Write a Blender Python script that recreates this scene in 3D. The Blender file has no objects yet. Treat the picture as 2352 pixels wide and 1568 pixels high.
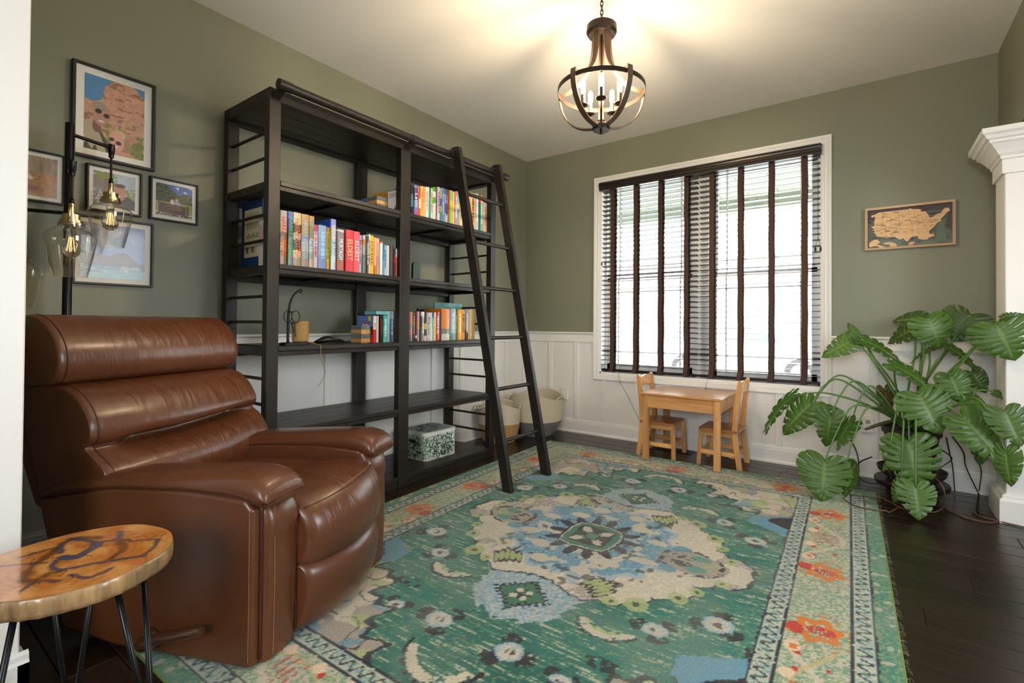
import bpy, bmesh, math, random
import numpy as np
from math import sin, cos, pi, radians, sqrt, atan2
from mathutils import Vector, Matrix, Quaternion

random.seed(7)
RNG = np.random.default_rng(11)
scene = bpy.context.scene
COL = scene.collection

# ------------------------------------------------------------------ camera
# metric room frame: left wall x = 0, window wall y = 0, floor z = 0, ceiling z = 2.74
CAM_POS = (2.9486, -4.0405, 1.0315)
YAW, PITCH, ROLL = 0.6034, 0.0106, 0.0069
cam_data = bpy.data.cameras.new('camera')
cam = bpy.data.objects.new('camera', cam_data)
COL.objects.link(cam)
scene.camera = cam
cam_data.sensor_fit = 'HORIZONTAL'
cam_data.sensor_width = 36.0
cam_data.lens = 1100.09 / 2352 * 36.0
cam_data.shift_x = -60.68 / 2352
cam_data.shift_y = -49.15 / 2352
cam_data.clip_start = 0.02
cam_data.clip_end = 200
_f = Vector((-sin(YAW) * cos(PITCH), cos(YAW) * cos(PITCH), sin(PITCH)))
_r = Vector((cos(YAW), sin(YAW), 0))
_u = _r.cross(_f)
_r2 = cos(ROLL) * _r + sin(ROLL) * _u
_u2 = -sin(ROLL) * _r + cos(ROLL) * _u
cam.matrix_world = Matrix(((_r2.x, _u2.x, -_f.x, CAM_POS[0]), (_r2.y, _u2.y, -_f.y, CAM_POS[1]),
                           (_r2.z, _u2.z, -_f.z, CAM_POS[2]), (0, 0, 0, 1)))

# ------------------------------------------------------------------ world and exposure
world = bpy.data.worlds.new('daylight')
scene.world = world
world.use_nodes = True
_bg = world.node_tree.nodes['Background']
_bg.inputs[0].default_value = (0.93, 0.97, 1.0, 1)
_bg.inputs[1].default_value = 1.0
WORLD_STRENGTH = 8.0
_bg.inputs[1].default_value = WORLD_STRENGTH
scene.view_settings.view_transform = 'Standard'
scene.view_settings.look = 'None'
scene.view_settings.gamma = 1.0
scene.view_settings.use_curve_mapping = False
scene.view_settings.exposure = 1.0

# ------------------------------------------------------------------ materials
def srgb(r, g, b):
    f = lambda c: (c / 255 / 12.92) if c / 255 <= 0.04045 else ((c / 255 + 0.055) / 1.055) ** 2.4
    return (f(r), f(g), f(b))

MATS = {}
def mat(name, col, rough=0.5, metal=0.0, var=0.0, vscale=8.0, stretch=(1, 1, 1), bump=0.0, bscale=60.0,
        bstretch=(1, 1, 1), coat=0.0, spec=0.5, emit=None, estr=0.0, trans=0.0, ior=1.45, alpha=1.0, col2=None,
        sheen=0.0, coords='Object', rvar=0.0, subsurf=0.0):
    """Principled material; var mixes towards col2 (or a darker tone) with object-space noise, bump adds fine relief."""
    if name in MATS:
        return MATS[name]
    m = bpy.data.materials.new(name)
    m.use_nodes = True
    nt = m.node_tree
    b = nt.nodes['Principled BSDF']
    b.inputs['Base Color'].default_value = (*col, 1)
    b.inputs['Roughness'].default_value = rough
    b.inputs['Metallic'].default_value = metal
    b.inputs['Specular IOR Level'].default_value = spec
    b.inputs['IOR'].default_value = ior
    b.inputs['Coat Weight'].default_value = coat
    b.inputs['Coat Roughness'].default_value = 0.12
    b.inputs['Transmission Weight'].default_value = trans
    b.inputs['Alpha'].default_value = alpha
    b.inputs['Sheen Weight'].default_value = sheen
    if subsurf:
        b.inputs['Subsurface Weight'].default_value = subsurf
        b.inputs['Subsurface Radius'].default_value = (0.02, 0.02, 0.005)
    if emit:
        b.inputs['Emission Color'].default_value = (*emit, 1)
        b.inputs['Emission Strength'].default_value = estr
    if var or bump or rvar:
        tc = nt.nodes.new('ShaderNodeTexCoord')
    if var or rvar:
        mp = nt.nodes.new('ShaderNodeMapping')
        mp.inputs['Scale'].default_value = stretch
        nz = nt.nodes.new('ShaderNodeTexNoise')
        nz.inputs['Scale'].default_value = vscale
        nz.inputs['Detail'].default_value = 6
        nz.inputs['Roughness'].default_value = 0.6
        nt.links.new(tc.outputs[coords], mp.inputs[0])
        nt.links.new(mp.outputs[0], nz.inputs['Vector'])
        ramp = nt.nodes.new('ShaderNodeMapRange')
        ramp.inputs[1].default_value = 0.3
        ramp.inputs[2].default_value = 0.7
        nt.links.new(nz.outputs[0], ramp.inputs[0])
        if var:
            mx = nt.nodes.new('ShaderNodeMix')
            mx.data_type = 'RGBA'
            c2 = col2 if col2 else tuple(c * 0.35 for c in col)
            mx.inputs[6].default_value = (*col, 1)
            mx.inputs[7].default_value = (*c2, 1)
            ml = nt.nodes.new('ShaderNodeMath')
            ml.operation = 'MULTIPLY'
            ml.inputs[1].default_value = var
            nt.links.new(ramp.outputs[0], ml.inputs[0])
            nt.links.new(ml.outputs[0], mx.inputs[0])
            nt.links.new(mx.outputs[2], b.inputs['Base Color'])
        if rvar:
            mr = nt.nodes.new('ShaderNodeMapRange')
            mr.inputs[3].default_value = max(0.02, rough - rvar)
            mr.inputs[4].default_value = min(1, rough + rvar)
            nt.links.new(ramp.outputs[0], mr.inputs[0])
            nt.links.new(mr.outputs[0], b.inputs['Roughness'])
    if bump:
        mp2 = nt.nodes.new('ShaderNodeMapping')
        mp2.inputs['Scale'].default_value = bstretch
        n2 = nt.nodes.new('ShaderNodeTexNoise')
        n2.inputs['Scale'].default_value = bscale
        n2.inputs['Detail'].default_value = 4
        bp = nt.nodes.new('ShaderNodeBump')
        bp.inputs['Strength'].default_value = bump
        bp.inputs['Distance'].default_value = 0.01
        nt.links.new(tc.outputs[coords], mp2.inputs[0])
        nt.links.new(mp2.outputs[0], n2.inputs['Vector'])
        nt.links.new(n2.outputs[0], bp.inputs['Height'])
        nt.links.new(bp.outputs[0], b.inputs['Normal'])
    MATS[name] = m
    return m

def attr_mat(name, rough=0.6, fleck=0.0, fscale=300.0, bump=0.0, bscale=300.0, coat=0.0, spec=0.5, sheen=0.0, dark=0.6, bdist=0.004):
    """colour comes from the mesh colour attribute 'Col' (flat print or weave); optional fine fleck and relief"""
    if name in MATS:
        return MATS[name]
    m = bpy.data.materials.new(name)
    m.use_nodes = True
    nt = m.node_tree
    b = nt.nodes['Principled BSDF']
    b.inputs['Roughness'].default_value = rough
    b.inputs['Coat Weight'].default_value = coat
    b.inputs['Coat Roughness'].default_value = 0.06
    b.inputs['Specular IOR Level'].default_value = spec
    b.inputs['Sheen Weight'].default_value = sheen
    at = nt.nodes.new('ShaderNodeAttribute')
    at.attribute_name = 'Col'
    src = at.outputs['Color']
    tc = nt.nodes.new('ShaderNodeTexCoord')
    if fleck:
        nz = nt.nodes.new('ShaderNodeTexNoise')
        nz.inputs['Scale'].default_value = fscale
        nz.inputs['Detail'].default_value = 2
        nt.links.new(tc.outputs['Object'], nz.inputs['Vector'])
        mr = nt.nodes.new('ShaderNodeMapRange')
        mr.inputs[1].default_value = 0.32
        mr.inputs[2].default_value = 0.68
        mr.inputs[3].default_value = 1 - fleck
        mr.inputs[4].default_value = 1 + fleck * dark
        nt.links.new(nz.outputs[0], mr.inputs[0])
        mx = nt.nodes.new('ShaderNodeMix')
        mx.data_type = 'RGBA'
        mx.blend_type = 'MULTIPLY'
        mx.inputs[0].default_value = 1
        nt.links.new(src, mx.inputs[6])
        nt.links.new(mr.outputs[0], mx.inputs[7])
        src = mx.outputs[2]
    nt.links.new(src, b.inputs['Base Color'])
    if bump:
        n2 = nt.nodes.new('ShaderNodeTexNoise')
        n2.inputs['Scale'].default_value = bscale
        n2.inputs['Detail'].default_value = 2
        nt.links.new(tc.outputs['Object'], n2.inputs['Vector'])
        bp = nt.nodes.new('ShaderNodeBump')
        bp.inputs['Strength'].default_value = bump
        bp.inputs['Distance'].default_value = bdist
        nt.links.new(n2.outputs[0], bp.inputs['Height'])
        nt.links.new(bp.outputs[0], b.inputs['Normal'])
    MATS[name] = m
    return m

def wood_mat(name, c1, c2, rough=0.4, axis='X', scale=6.0, coat=0.0, bump=0.15, ring=3.0, c3=None):
    """streaky wood grain running along the given object axis"""
    if name in MATS:
        return MATS[name]
    m = bpy.data.materials.new(name)
    m.use_nodes = True
    nt = m.node_tree
    b = nt.nodes['Principled BSDF']
    b.inputs['Roughness'].default_value = rough
    b.inputs['Coat Weight'].default_value = coat
    b.inputs['Coat Roughness'].default_value = 0.15
    tc = nt.nodes.new('ShaderNodeTexCoord')
    oi = nt.nodes.new('ShaderNodeObjectInfo')
    ad = nt.nodes.new('ShaderNodeVectorMath')
    ad.operation = 'ADD'
    ml = nt.nodes.new('ShaderNodeVectorMath')
    ml.operation = 'SCALE'
    ml.inputs[0].default_value = (7.3, 3.1, 5.7)
    nt.links.new(oi.outputs['Random'], ml.inputs['Scale'])
    nt.links.new(tc.outputs['Object'], ad.inputs[0])
    nt.links.new(ml.outputs[0], ad.inputs[1])
    mp = nt.nodes.new('ShaderNodeMapping')
    st = {'X': (0.06, 1, 1), 'Y': (1, 0.06, 1), 'Z': (1, 1, 0.06)}[axis]
    mp.inputs['Scale'].default_value = st
    nt.links.new(ad.outputs[0], mp.inputs[0])
    nz = nt.nodes.new('ShaderNodeTexNoise')
    nz.inputs['Scale'].default_value = scale * 10
    nz.inputs['Detail'].default_value = 8
    nz.inputs['Roughness'].default_value = 0.65
    nz.inputs['Distortion'].default_value = ring * 0.2
    nt.links.new(mp.outputs[0], nz.inputs['Vector'])
    cr = nt.nodes.new('ShaderNodeValToRGB')
    cr.color_ramp.elements[0].position = 0.3
    cr.color_ramp.elements[0].color = (*c2, 1)
    cr.color_ramp.elements[1].position = 0.68
    cr.color_ramp.elements[1].color = (*c1, 1)
    nt.links.new(nz.outputs[0], cr.inputs[0])
    hs = nt.nodes.new('ShaderNodeHueSaturation')
    mr = nt.nodes.new('ShaderNodeMapRange')
    mr.inputs[3].default_value = 0.75
    mr.inputs[4].default_value = 1.25
    nt.links.new(oi.outputs['Random'], mr.inputs[0])
    nt.links.new(mr.outputs[0], hs.inputs['Value'])
    nt.links.new(cr.outputs[0], hs.inputs['Color'])
    nt.links.new(hs.outputs[0], b.inputs['Base Color'])
    if bump:
        bp = nt.nodes.new('ShaderNodeBump')
        bp.inputs['Strength'].default_value = bump
        bp.inputs['Distance'].default_value = 0.003
        nt.links.new(nz.outputs[0], bp.inputs['Height'])
        nt.links.new(bp.outputs[0], b.inputs['Normal'])
    MATS[name] = m
    return m

def band_mat(name, stops, rough=0.45, axis=2, noise=0.0, nscale=20.0, coat=0.0, interp='CONSTANT'):
    """printed bands along a generated axis: stops = [(pos, colour), ...]"""
    if name in MATS:
        return MATS[name]
    m = bpy.data.materials.new(name)
    m.use_nodes = True
    nt = m.node_tree
    b = nt.nodes['Principled BSDF']
    b.inputs['Roughness'].default_value = rough
    b.inputs['Coat Weight'].default_value = coat
    tc = nt.nodes.new('ShaderNodeTexCoord')
    sp = nt.nodes.new('ShaderNodeSeparateXYZ')
    nt.links.new(tc.outputs['Generated'], sp.inputs[0])
    fac = sp.outputs[axis]
    if noise:
        nz = nt.nodes.new('ShaderNodeTexNoise')
        nz.inputs['Scale'].default_value = nscale
        nz.inputs['Detail'].default_value = 5
        nt.links.new(tc.outputs['Object'], nz.inputs['Vector'])
        ma = nt.nodes.new('ShaderNodeMath')
        ma.operation = 'MULTIPLY_ADD'
        ma.inputs[1].default_value = noise
        ma.inputs[2].default_value = -noise / 2
        nt.links.new(nz.outputs[0], ma.inputs[0])
        m2 = nt.nodes.new('ShaderNodeMath')
        m2.operation = 'ADD'
        nt.links.new(fac, m2.inputs[0])
        nt.links.new(ma.outputs[0], m2.inputs[1])
        fac = m2.outputs[0]
    cr = nt.nodes.new('ShaderNodeValToRGB')
    cr.color_ramp.interpolation = interp
    el = cr.color_ramp.elements
    while len(el) > 1:
        el.remove(el[-1])
    el[0].position = stops[0][0]
    el[0].color = (*stops[0][1], 1)
    for p, c in stops[1:]:
        e = el.new(p)
        e.color = (*c, 1)
    nt.links.new(fac, cr.inputs[0])
    nt.links.new(cr.outputs[0], b.inputs['Base Color'])
    MATS[name] = m
    return m

# ------------------------------------------------------------------ mesh helpers
class MB:
    """collects simple shapes into one mesh"""
    def __init__(self):
        self.v, self.f, self.c = [], [], []
    def add(self, vs, fs):
        o = len(self.v)
        self.v.extend([tuple(p) for p in vs])
        self.f.extend([tuple(i + o for i in q) for q in fs])
        return self
    def box(self, x0, x1, y0, y1, z0, z1, ch=0.0, M=None):
        """axis box, optionally with chamfered edges"""
        c = Vector(((x0 + x1) / 2, (y0 + y1) / 2, (z0 + z1) / 2))
        h = (abs(x1 - x0) / 2, abs(y1 - y0) / 2, abs(z1 - z0) / 2)
        ch = min(ch, min(h) * 0.9)
        vs, fs = [], []
        if ch <= 0:
            for sx in (-1, 1):
                for sy in (-1, 1):
                    for sz in (-1, 1):
                        vs.append(c + Vector((sx * h[0], sy * h[1], sz * h[2])))
            fs = [(0, 1, 3, 2), (4, 6, 7, 5), (0, 4, 5, 1), (2, 3, 7, 6), (0, 2, 6, 4), (1, 5, 7, 3)]
        else:
            idx = {}
            for ax in range(3):
                for s in (-1, 1):
                    o1, o2 = (ax + 1) % 3, (ax + 2) % 3
                    for s1 in (-1, 1):
                        for s2 in (-1, 1):
                            p = [0, 0, 0]
                            p[ax] = s * h[ax]
                            p[o1] = s1 * (h[o1] - ch)
                            p[o2] = s2 * (h[o2] - ch)
                            sg = [0, 0, 0]
                            sg[ax], sg[o1], sg[o2] = s, s1, s2
                            idx[(ax, tuple(sg))] = len(vs)
                            vs.append(c + Vector(p))
            for ax in range(3):
                o1, o2 = (ax + 1) % 3, (ax + 2) % 3
                for s in (-1, 1):
                    q = []
                    for s1, s2 in ((-1, -1), (1, -1), (1, 1), (-1, 1)):
                        sg = [0, 0, 0]
                        sg[ax], sg[o1], sg[o2] = s, s1, s2
                        q.append(idx[(ax, tuple(sg))])
                    fs.append(tuple(q if s > 0 else q[::-1]))
            for ax in range(3):
                o1, o2 = (ax + 1) % 3, (ax + 2) % 3
                for s1 in (-1, 1):
                    for s2 in (-1, 1):
                        q = []
                        for own, s in ((o1, -1), (o1, 1), (o2, 1), (o2, -1)):
                            sg = [0, 0, 0]
                            sg[ax], sg[o1], sg[o2] = s, s1, s2
                            q.append(idx[(own, tuple(sg))])
                        fs.append(tuple(q if s1 * s2 > 0 else q[::-1]))
            for sx in (-1, 1):
                for sy in (-1, 1):
                    for sz in (-1, 1):
                        q = [idx[(a, (sx, sy, sz))] for a in range(3)]
                        fs.append(tuple(q if sx * sy * sz > 0 else q[::-1]))
        if M is not None:
            vs = [M @ Vector(p) for p in vs]
        return self.add(vs, fs)
    def bar(self, p0, p1, w, t, ch=0.0, up=(0, 0, 1)):
        """rectangular bar between two points: w across 'up x dir', t along up"""
        p0, p1 = Vector(p0), Vector(p1)
        d = (p1 - p0)
        L = d.length
        d.normalize()
        s = Vector(up).cross(d)
        if s.length < 1e-5:
            s = Vector((1, 0, 0)).cross(d)
        s.normalize()
        n = d.cross(s)
        M = Matrix(((d.x, s.x, n.x, p0.x), (d.y, s.y, n.y, p0.y), (d.z, s.z, n.z, p0.z), (0, 0, 0, 1)))
        return self.box(0, L, -w / 2, w / 2, -t / 2, t / 2, ch, M)
    def tube(self, path, r, n=8, cap=True, closed=False):
        """round tube along a path; r is a number or one radius per point"""
        P = [Vector(p) for p in path]
        m = len(P)
        R = r if hasattr(r, '__len__') else [r] * m
        t0 = (P[1] - P[0]).normalized()
        ref = Vector((0, 0, 1)) if abs(t0.z) < 0.9 else Vector((1, 0, 0))
        nrm = t0.cross(ref).normalized()
        vs, fs = [], []
        pt = t0
        for i in range(m):
            if closed:
                t = (P[(i + 1) % m] - P[i - 1]).normalized()
            else:
                t = (P[min(i + 1, m - 1)] - P[max(i - 1, 0)]).normalized()
            q = pt.rotation_difference(t)
            nrm = q @ nrm
            nrm = (nrm - t * nrm.dot(t)).normalized()
            bn = t.cross(nrm)
            for k in range(n):
                a = 2 * pi * k / n
                vs.append(P[i] + (nrm * cos(a) + bn * sin(a)) * R[i])
            pt = t
        rng = m if closed else m - 1
        for i in range(rng):
            j = (i + 1) % m
            for k in range(n):
                fs.append((i * n + k, i * n + (k + 1) % n, j * n + (k + 1) % n, j * n + k))
        if cap and not closed:
            fs.append(tuple(range(n - 1, -1, -1)))
            fs.append(tuple((m - 1) * n + k for k in range(n)))
        return self.add(vs, fs)
    def lathe(self, prof, n=24, c=(0, 0, 0), M=None, sx=1.0, sy=1.0):
        """revolve (radius, height) profile about z through c"""
        vs, fs = [], []
        m = len(prof)
        for (r, z) in prof:
            for k in range(n):
                a = 2 * pi * k / n
                vs.append(Vector((c[0] + r * cos(a) * sx, c[1] + r * sin(a) * sy, c[2] + z)))
        for i in range(m - 1):
            for k in range(n):
                fs.append((i * n + k, i * n + (k + 1) % n, (i + 1) * n + (k + 1) % n, (i + 1) * n + k))
        if prof[0][0] > 1e-6:
            pass
        if M is not None:
            vs = [M @ p for p in vs]
        return self.add(vs, fs)
    def prism(self, poly, axis, a0, a1):
        """extrude a 2-D polygon along an axis ('x': poly=(y,z); 'y': poly=(x,z); 'z': poly=(x,y))"""
        def P(u, v, w):
            return {'x': (w, u, v), 'y': (u, w, v), 'z': (u, v, w)}[axis]
        n = len(poly)
        vs = [P(u, v, a0) for u, v in poly] + [P(u, v, a1) for u, v in poly]
        fs = [tuple(range(n - 1, -1, -1)), tuple(range(n, 2 * n))]
        for i in range(n):
            j = (i + 1) % n
            fs.append((i, j, n + j, n + i))
        return self.add(vs, fs)
    def loft(self, secs, cap=True):
        """skin equal-length closed sections"""
        n = len(secs[0])
        vs = [p for s in secs for p in s]
        fs = []
        for i in range(len(secs) - 1):
            for k in range(n):
                fs.append((i * n + k, i * n + (k + 1) % n, (i + 1) * n + (k + 1) % n, (i + 1) * n + k))
        if cap:
            for i, rev in ((0, True), (len(secs) - 1, False)):
                c = len(vs)
                vs.append(tuple(sum((Vector(p) for p in secs[i]), Vector((0, 0, 0))) / n))
                for k in range(n):
                    q = (i * n + k, i * n + (k + 1) % n, c)
                    fs.append(q[::-1] if rev else q)
        return self.add(vs, fs)
    def ball(self, c, r, n=10, m=6, s=(1, 1, 1)):
        prof = [(max(1e-4, r * sin(pi * i / m)), -r * cos(pi * i / m)) for i in range(m + 1)]
        M = Matrix.Translation(Vector(c)) @ Matrix.Diagonal((s[0], s[1], s[2], 1))
        return self.lathe(prof, n, (0, 0, 0), M)
    def mesh(self, name):
        me = bpy.data.meshes.new(name)
        me.from_pydata(self.v, [], self.f)
        me.update()
        return me
    def build(self, name, m, parent=None, smooth=False, fix=True, sub=0, bev=0.0, bseg=2, angle=None):
        me = self.mesh(name)
        if fix:
            bm = bmesh.new()
            bm.from_mesh(me)
            bmesh.ops.recalc_face_normals(bm, faces=bm.faces)
            bm.to_mesh(me)
            bm.free()
        return link(name, me, m, parent, smooth, sub, bev, bseg, angle)

def link(name, me, m, parent=None, smooth=False, sub=0, bev=0.0, bseg=2, angle=None):
    o = bpy.data.objects.new(name, me)
    COL.objects.link(o)
    if m is not None and not me.materials:
        me.materials.append(m)
    if parent is not None:
        o.parent = parent
    if smooth or angle:
        me.polygons.foreach_set('use_smooth', [True] * len(me.polygons))
        if angle:
            try:
                me.set_sharp_from_angle(angle=radians(angle))
            except Exception:
                pass
    if bev:
        md = o.modifiers.new('bevel', 'BEVEL')
        md.width = bev
        md.segments = bseg
        md.limit_method = 'ANGLE'
        md.angle_limit = radians(40)
    if sub:
        md = o.modifiers.new('subdivision', 'SUBSURF')
        md.levels = sub
        md.render_levels = sub
    return o

def thing(name, label, cat, loc=(0, 0, 0), rotz=0.0, group=None):
    o = bpy.data.objects.new(name, None)
    COL.objects.link(o)
    o.empty_display_size = 0.1
    o.location = loc
    o.rotation_euler = (0, 0, rotz)
    return tag(o, label, cat, group)

def tag(o, label, cat, group=None):
    o['label'] = label
    o['category'] = cat
    if group:
        o['group'] = group
    return o

def struct(o, label=None):
    o['kind'] = 'structure'
    if label:
        o['label'] = label
    return o

def copy_tree(o, parent=None):
    c = o.copy()
    COL.objects.link(c)
    c.parent = parent
    for ch in list(o.children):
        copy_tree(ch, c)
    return c

def smoothpath(pts, n=8):
    """Catmull-Rom through points"""
    P = [Vector(p) for p in pts]
    P = [P[0] * 2 - P[1]] + P + [P[-1] * 2 - P[-2]]
    out = []
    for i in range(1, len(P) - 2):
        for k in range(n):
            t = k / n
            a, b, c, d = P[i - 1], P[i], P[i + 1], P[i + 2]
            out.append(0.5 * ((2 * b) + (c - a) * t + (2 * a - 5 * b + 4 * c - d) * t * t + (3 * b - a - 3 * c + d) * t ** 3))
    out.append(P[-2])
    return out

_text_cache = {}
def text_mesh(body, size=1.0, extrude=0.0006):
    key = (body, size, extrude)
    if key in _text_cache:
        return _text_cache[key]
    cu = bpy.data.curves.new('lettering', 'FONT')
    cu.body = body
    cu.size = size
    cu.align_x = 'CENTER'
    cu.align_y = 'CENTER'
    cu.extrude = extrude
    cu.resolution_u = 2
    tmp = bpy.data.objects.new('lettering_tmp', cu)
    COL.objects.link(tmp)
    dg = bpy.context.evaluated_depsgraph_get()
    me = bpy.data.meshes.new_from_object(tmp.evaluated_get(dg))
    bpy.data.objects.remove(tmp)
    _text_cache[key] = me
    return me

def grid_print(name, W, Hh, nx, ny, colfn, m, parent, M):
    """flat print: grid of nx x ny coloured cells, colfn(U,V) -> (N,3) linear colours, U,V in 0..1"""
    xs = np.linspace(0, W, nx + 1)
    ys = np.linspace(0, Hh, ny + 1)
    X, Y = np.meshgrid(xs, ys)
    co = np.stack([X.ravel(), Y.ravel(), np.zeros(X.size)], 1)
    i = np.arange((nx) * (ny))
    r, c = i // nx, i % nx
    a = r * (nx + 1) + c
    quads = np.stack([a, a + 1, a + nx + 2, a + nx + 1], 1)
    me = bpy.data.meshes.new(name)
    me.vertices.add(len(co))
    me.vertices.foreach_set('co', co.astype(np.float32).ravel())
    me.loops.add(quads.size)
    me.loops.foreach_set('vertex_index', quads.astype(np.int32).ravel())
    me.polygons.add(len(quads))
    me.polygons.foreach_set('loop_start', np.arange(0, quads.size, 4, dtype=np.int32))
    me.polygons.foreach_set('loop_total', np.full(len(quads), 4, dtype=np.int32))
    me.update(calc_edges=True)
    cols = colfn(X.ravel() / W, Y.ravel() / Hh)
    at = me.color_attributes.new('Col', 'FLOAT_COLOR', 'POINT')
    at.data.foreach_set('color', np.concatenate([cols, np.ones((len(cols), 1))], 1).astype(np.float32).ravel())
    o = link(name, me, m, parent)
    o.matrix_local = M
    return o

def inpoly(U, V, poly):
    """vectorised point in polygon"""
    U = np.asarray(U)
    V = np.asarray(V)
    r = np.zeros(U.shape, bool)
    n = len(poly)
    for i in range(n):
        x0, y0 = poly[i]
        x1, y1 = poly[(i + 1) % n]
        if y0 == y1:
            continue
        c = ((y0 > V) != (y1 > V)) & (U < (x1 - x0) * (V - y0) / (y1 - y0) + x0)
        r ^= c
    return r

def vnoise(x, y, seed=0):
    """smooth value noise on arrays"""
    rs = np.random.default_rng(seed).random((64, 64))
    xi, yi = np.floor(x).astype(int), np.floor(y).astype(int)
    fx, fy = x - xi, y - yi
    fx, fy = fx * fx * (3 - 2 * fx), fy * fy * (3 - 2 * fy)
    g = lambda a, b: rs[a % 64, b % 64]
    return (g(xi, yi) * (1 - fx) + g(xi + 1, yi) * fx) * (1 - fy) + (g(xi, yi + 1) * (1 - fx) + g(xi + 1, yi + 1) * fx) * fy

def fbm(x, y, seed=0, oct=4):
    s, a, t = 0, 1.0, 0
    for k in range(oct):
        s = s + a * vnoise(x * 2 ** k, y * 2 ** k, seed + k)
        t += a
        a *= 0.5
    return s / t

# ================================================================== room shell
H = 2.74
ROOM_W = 3.611
Y_NEAR = -3.77          # near wall with the wide opening the camera stands in
RAIL = 0.968            # chair-rail top
M_OLIVE = mat('olive_paint', (0.218, 0.224, 0.158), 0.5, var=0.10, vscale=3, col2=(0.198, 0.204, 0.143), bump=0.03, bscale=400)
M_CEIL = mat('ceiling_paint', (0.86, 0.845, 0.81), 0.9, bump=0.02, bscale=300)
M_WHITE = mat('white_trim_paint', (0.82, 0.805, 0.77), 0.38, bump=0.01, bscale=200)
M_WHITE2 = mat('white_panel_paint', (0.80, 0.785, 0.75), 0.45)
M_PLANK = wood_mat('dark_hardwood', (0.030, 0.0165, 0.011), (0.011, 0.006, 0.0045), rough=0.27, axis='X', scale=5, bump=0.10)
M_GAP = mat('floor_gap', (0.006, 0.004, 0.003), 0.8)

# floor: slab and hand-scraped planks running along the window wall
fl = MB().box(-0.2, 5.0, -5.5, 0.2, -0.20, -0.014).build('floor', M_GAP)
struct(fl)
def plank_mesh(L, w=0.1245, t=0.014, ch=0.0018):
    return MB().box(0, L, -w / 2, w / 2, -t, 0, ch).mesh('plank')
_pl = {}
yy, row = 0.0, 0
while yy > -4.6:
    x = -0.05 - random.random() * 0.5
    while x < 4.7:
        L = random.choice((0.55, 0.75, 0.95, 1.15, 1.4))
        key = L
        if key not in _pl:
            _pl[key] = plank_mesh(L - 0.0015)
            _pl[key].materials.append(M_PLANK)
        o = bpy.data.objects.new('plank', _pl[key])
        COL.objects.link(o)
        o.parent = fl
        o.location = (x, yy - 0.0632, 0)
        x += L
    yy -= 0.1265
    row += 1
fl2 = MB().box(-0.2, 5.0, -5.5, -4.63, -0.014, 0).build('floor_beyond', mat('dark_floor_far', (0.02, 0.012, 0.008), 0.3), fl)

ce = MB().box(-0.2, 5.0, -5.5, 0.2, H, H + 0.15).build('ceiling', M_CEIL)
struct(ce)

# walls
wl = MB().box(-0.15, 0, -3.92, 0.15, 0, H).build('wall_left', M_OLIVE)
struct(wl)
WX0, WX1, WZ0, WZ1 = 0.868, 2.672, 0.586, 2.364     # clear opening of the window
wb = MB()
wb.box(0, WX0, 0, 0.15, 0, H).box(WX1, ROOM_W, 0, 0.15, 0, H).box(WX0, WX1, 0, 0.15, 0, WZ0).box(WX0, WX1, 0, 0.15, WZ1, H)
wb = struct(wb.build('wall_back', M_OLIVE))
wr = MB().box(ROOM_W, ROOM_W + 0.12, -0.30, 0.15, 0, H).box(ROOM_W, ROOM_W + 0.12, -3.92, -0.30, 2.12, H)
wr = struct(wr.build('wall_right', M_OLIVE))
wn = MB().box(-0.0, 1.085, -3.92, Y_NEAR, 0, H).box(1.085, ROOM_W, -3.92, Y_NEAR, 2.45, H)
wn = struct(wn.build('wall_near', M_OLIVE))
# the adjoining space behind the camera: pale walls with two unseen openings added and sized for fill daylight
M_PALE = mat('pale_wall_paint', (0.76, 0.75, 0.72), 0.8)
def holed_wall(mb, axis, at, t, a0, a1, h0, h1, v0, v1):
    """wall across [a0, a1] with an added daylight opening h0..h1 by v0..v1"""
    for (p, q, z0, z1) in ((a0, h0, 0, H), (h1, a1, 0, H), (h0, h1, 0, v0), (h0, h1, v1, H)):
        if axis == 'y':
            mb.box(p, q, at - t, at, z0, z1)
        else:
            mb.box(at, at + t, p, q, z0, z1)
    return mb
struct(holed_wall(MB(), 'y', -5.5, 0.15, -0.2, 5.0, 2.3, 3.5, 1.0, 2.2).build('wall_far', M_PALE))
struct(holed_wall(MB(), 'x', 4.85, 0.15, -5.5, 0.2, -2.9, -1.8, 1.0, 2.2).build('wall_side', M_PALE))
struct(MB().box(-0.15, 0.0, -5.5, -3.92, 0, H).build('wall_hall', M_PALE))
struct(MB().box(ROOM_W + 0.12, 4.85, 0.0, 0.15, 0, H).build('wall_end', M_PALE))
# white jamb lining on the end of the near wall, with its base block
jl = MB().box(1.06, 1.092, -3.99, Y_NEAR + 0.006, 0, 2.45, 0.003)
jl = struct(jl.build('trim_1', M_WHITE), 'white jamb lining at the left edge of the opening')
jb = MB()
jb.prism([(1.092, 0), (1.112, 0), (1.112, 0.128), (1.104, 0.135), (1.104, 0.148), (1.096, 0.155), (1.092, 0.155)], 'y', -3.99, Y_NEAR + 0.022)
jb.box(1.0, 1.112, Y_NEAR, Y_NEAR + 0.022, 0, 0.128)
jb.build('base_block', M_WHITE, jl)

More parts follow.
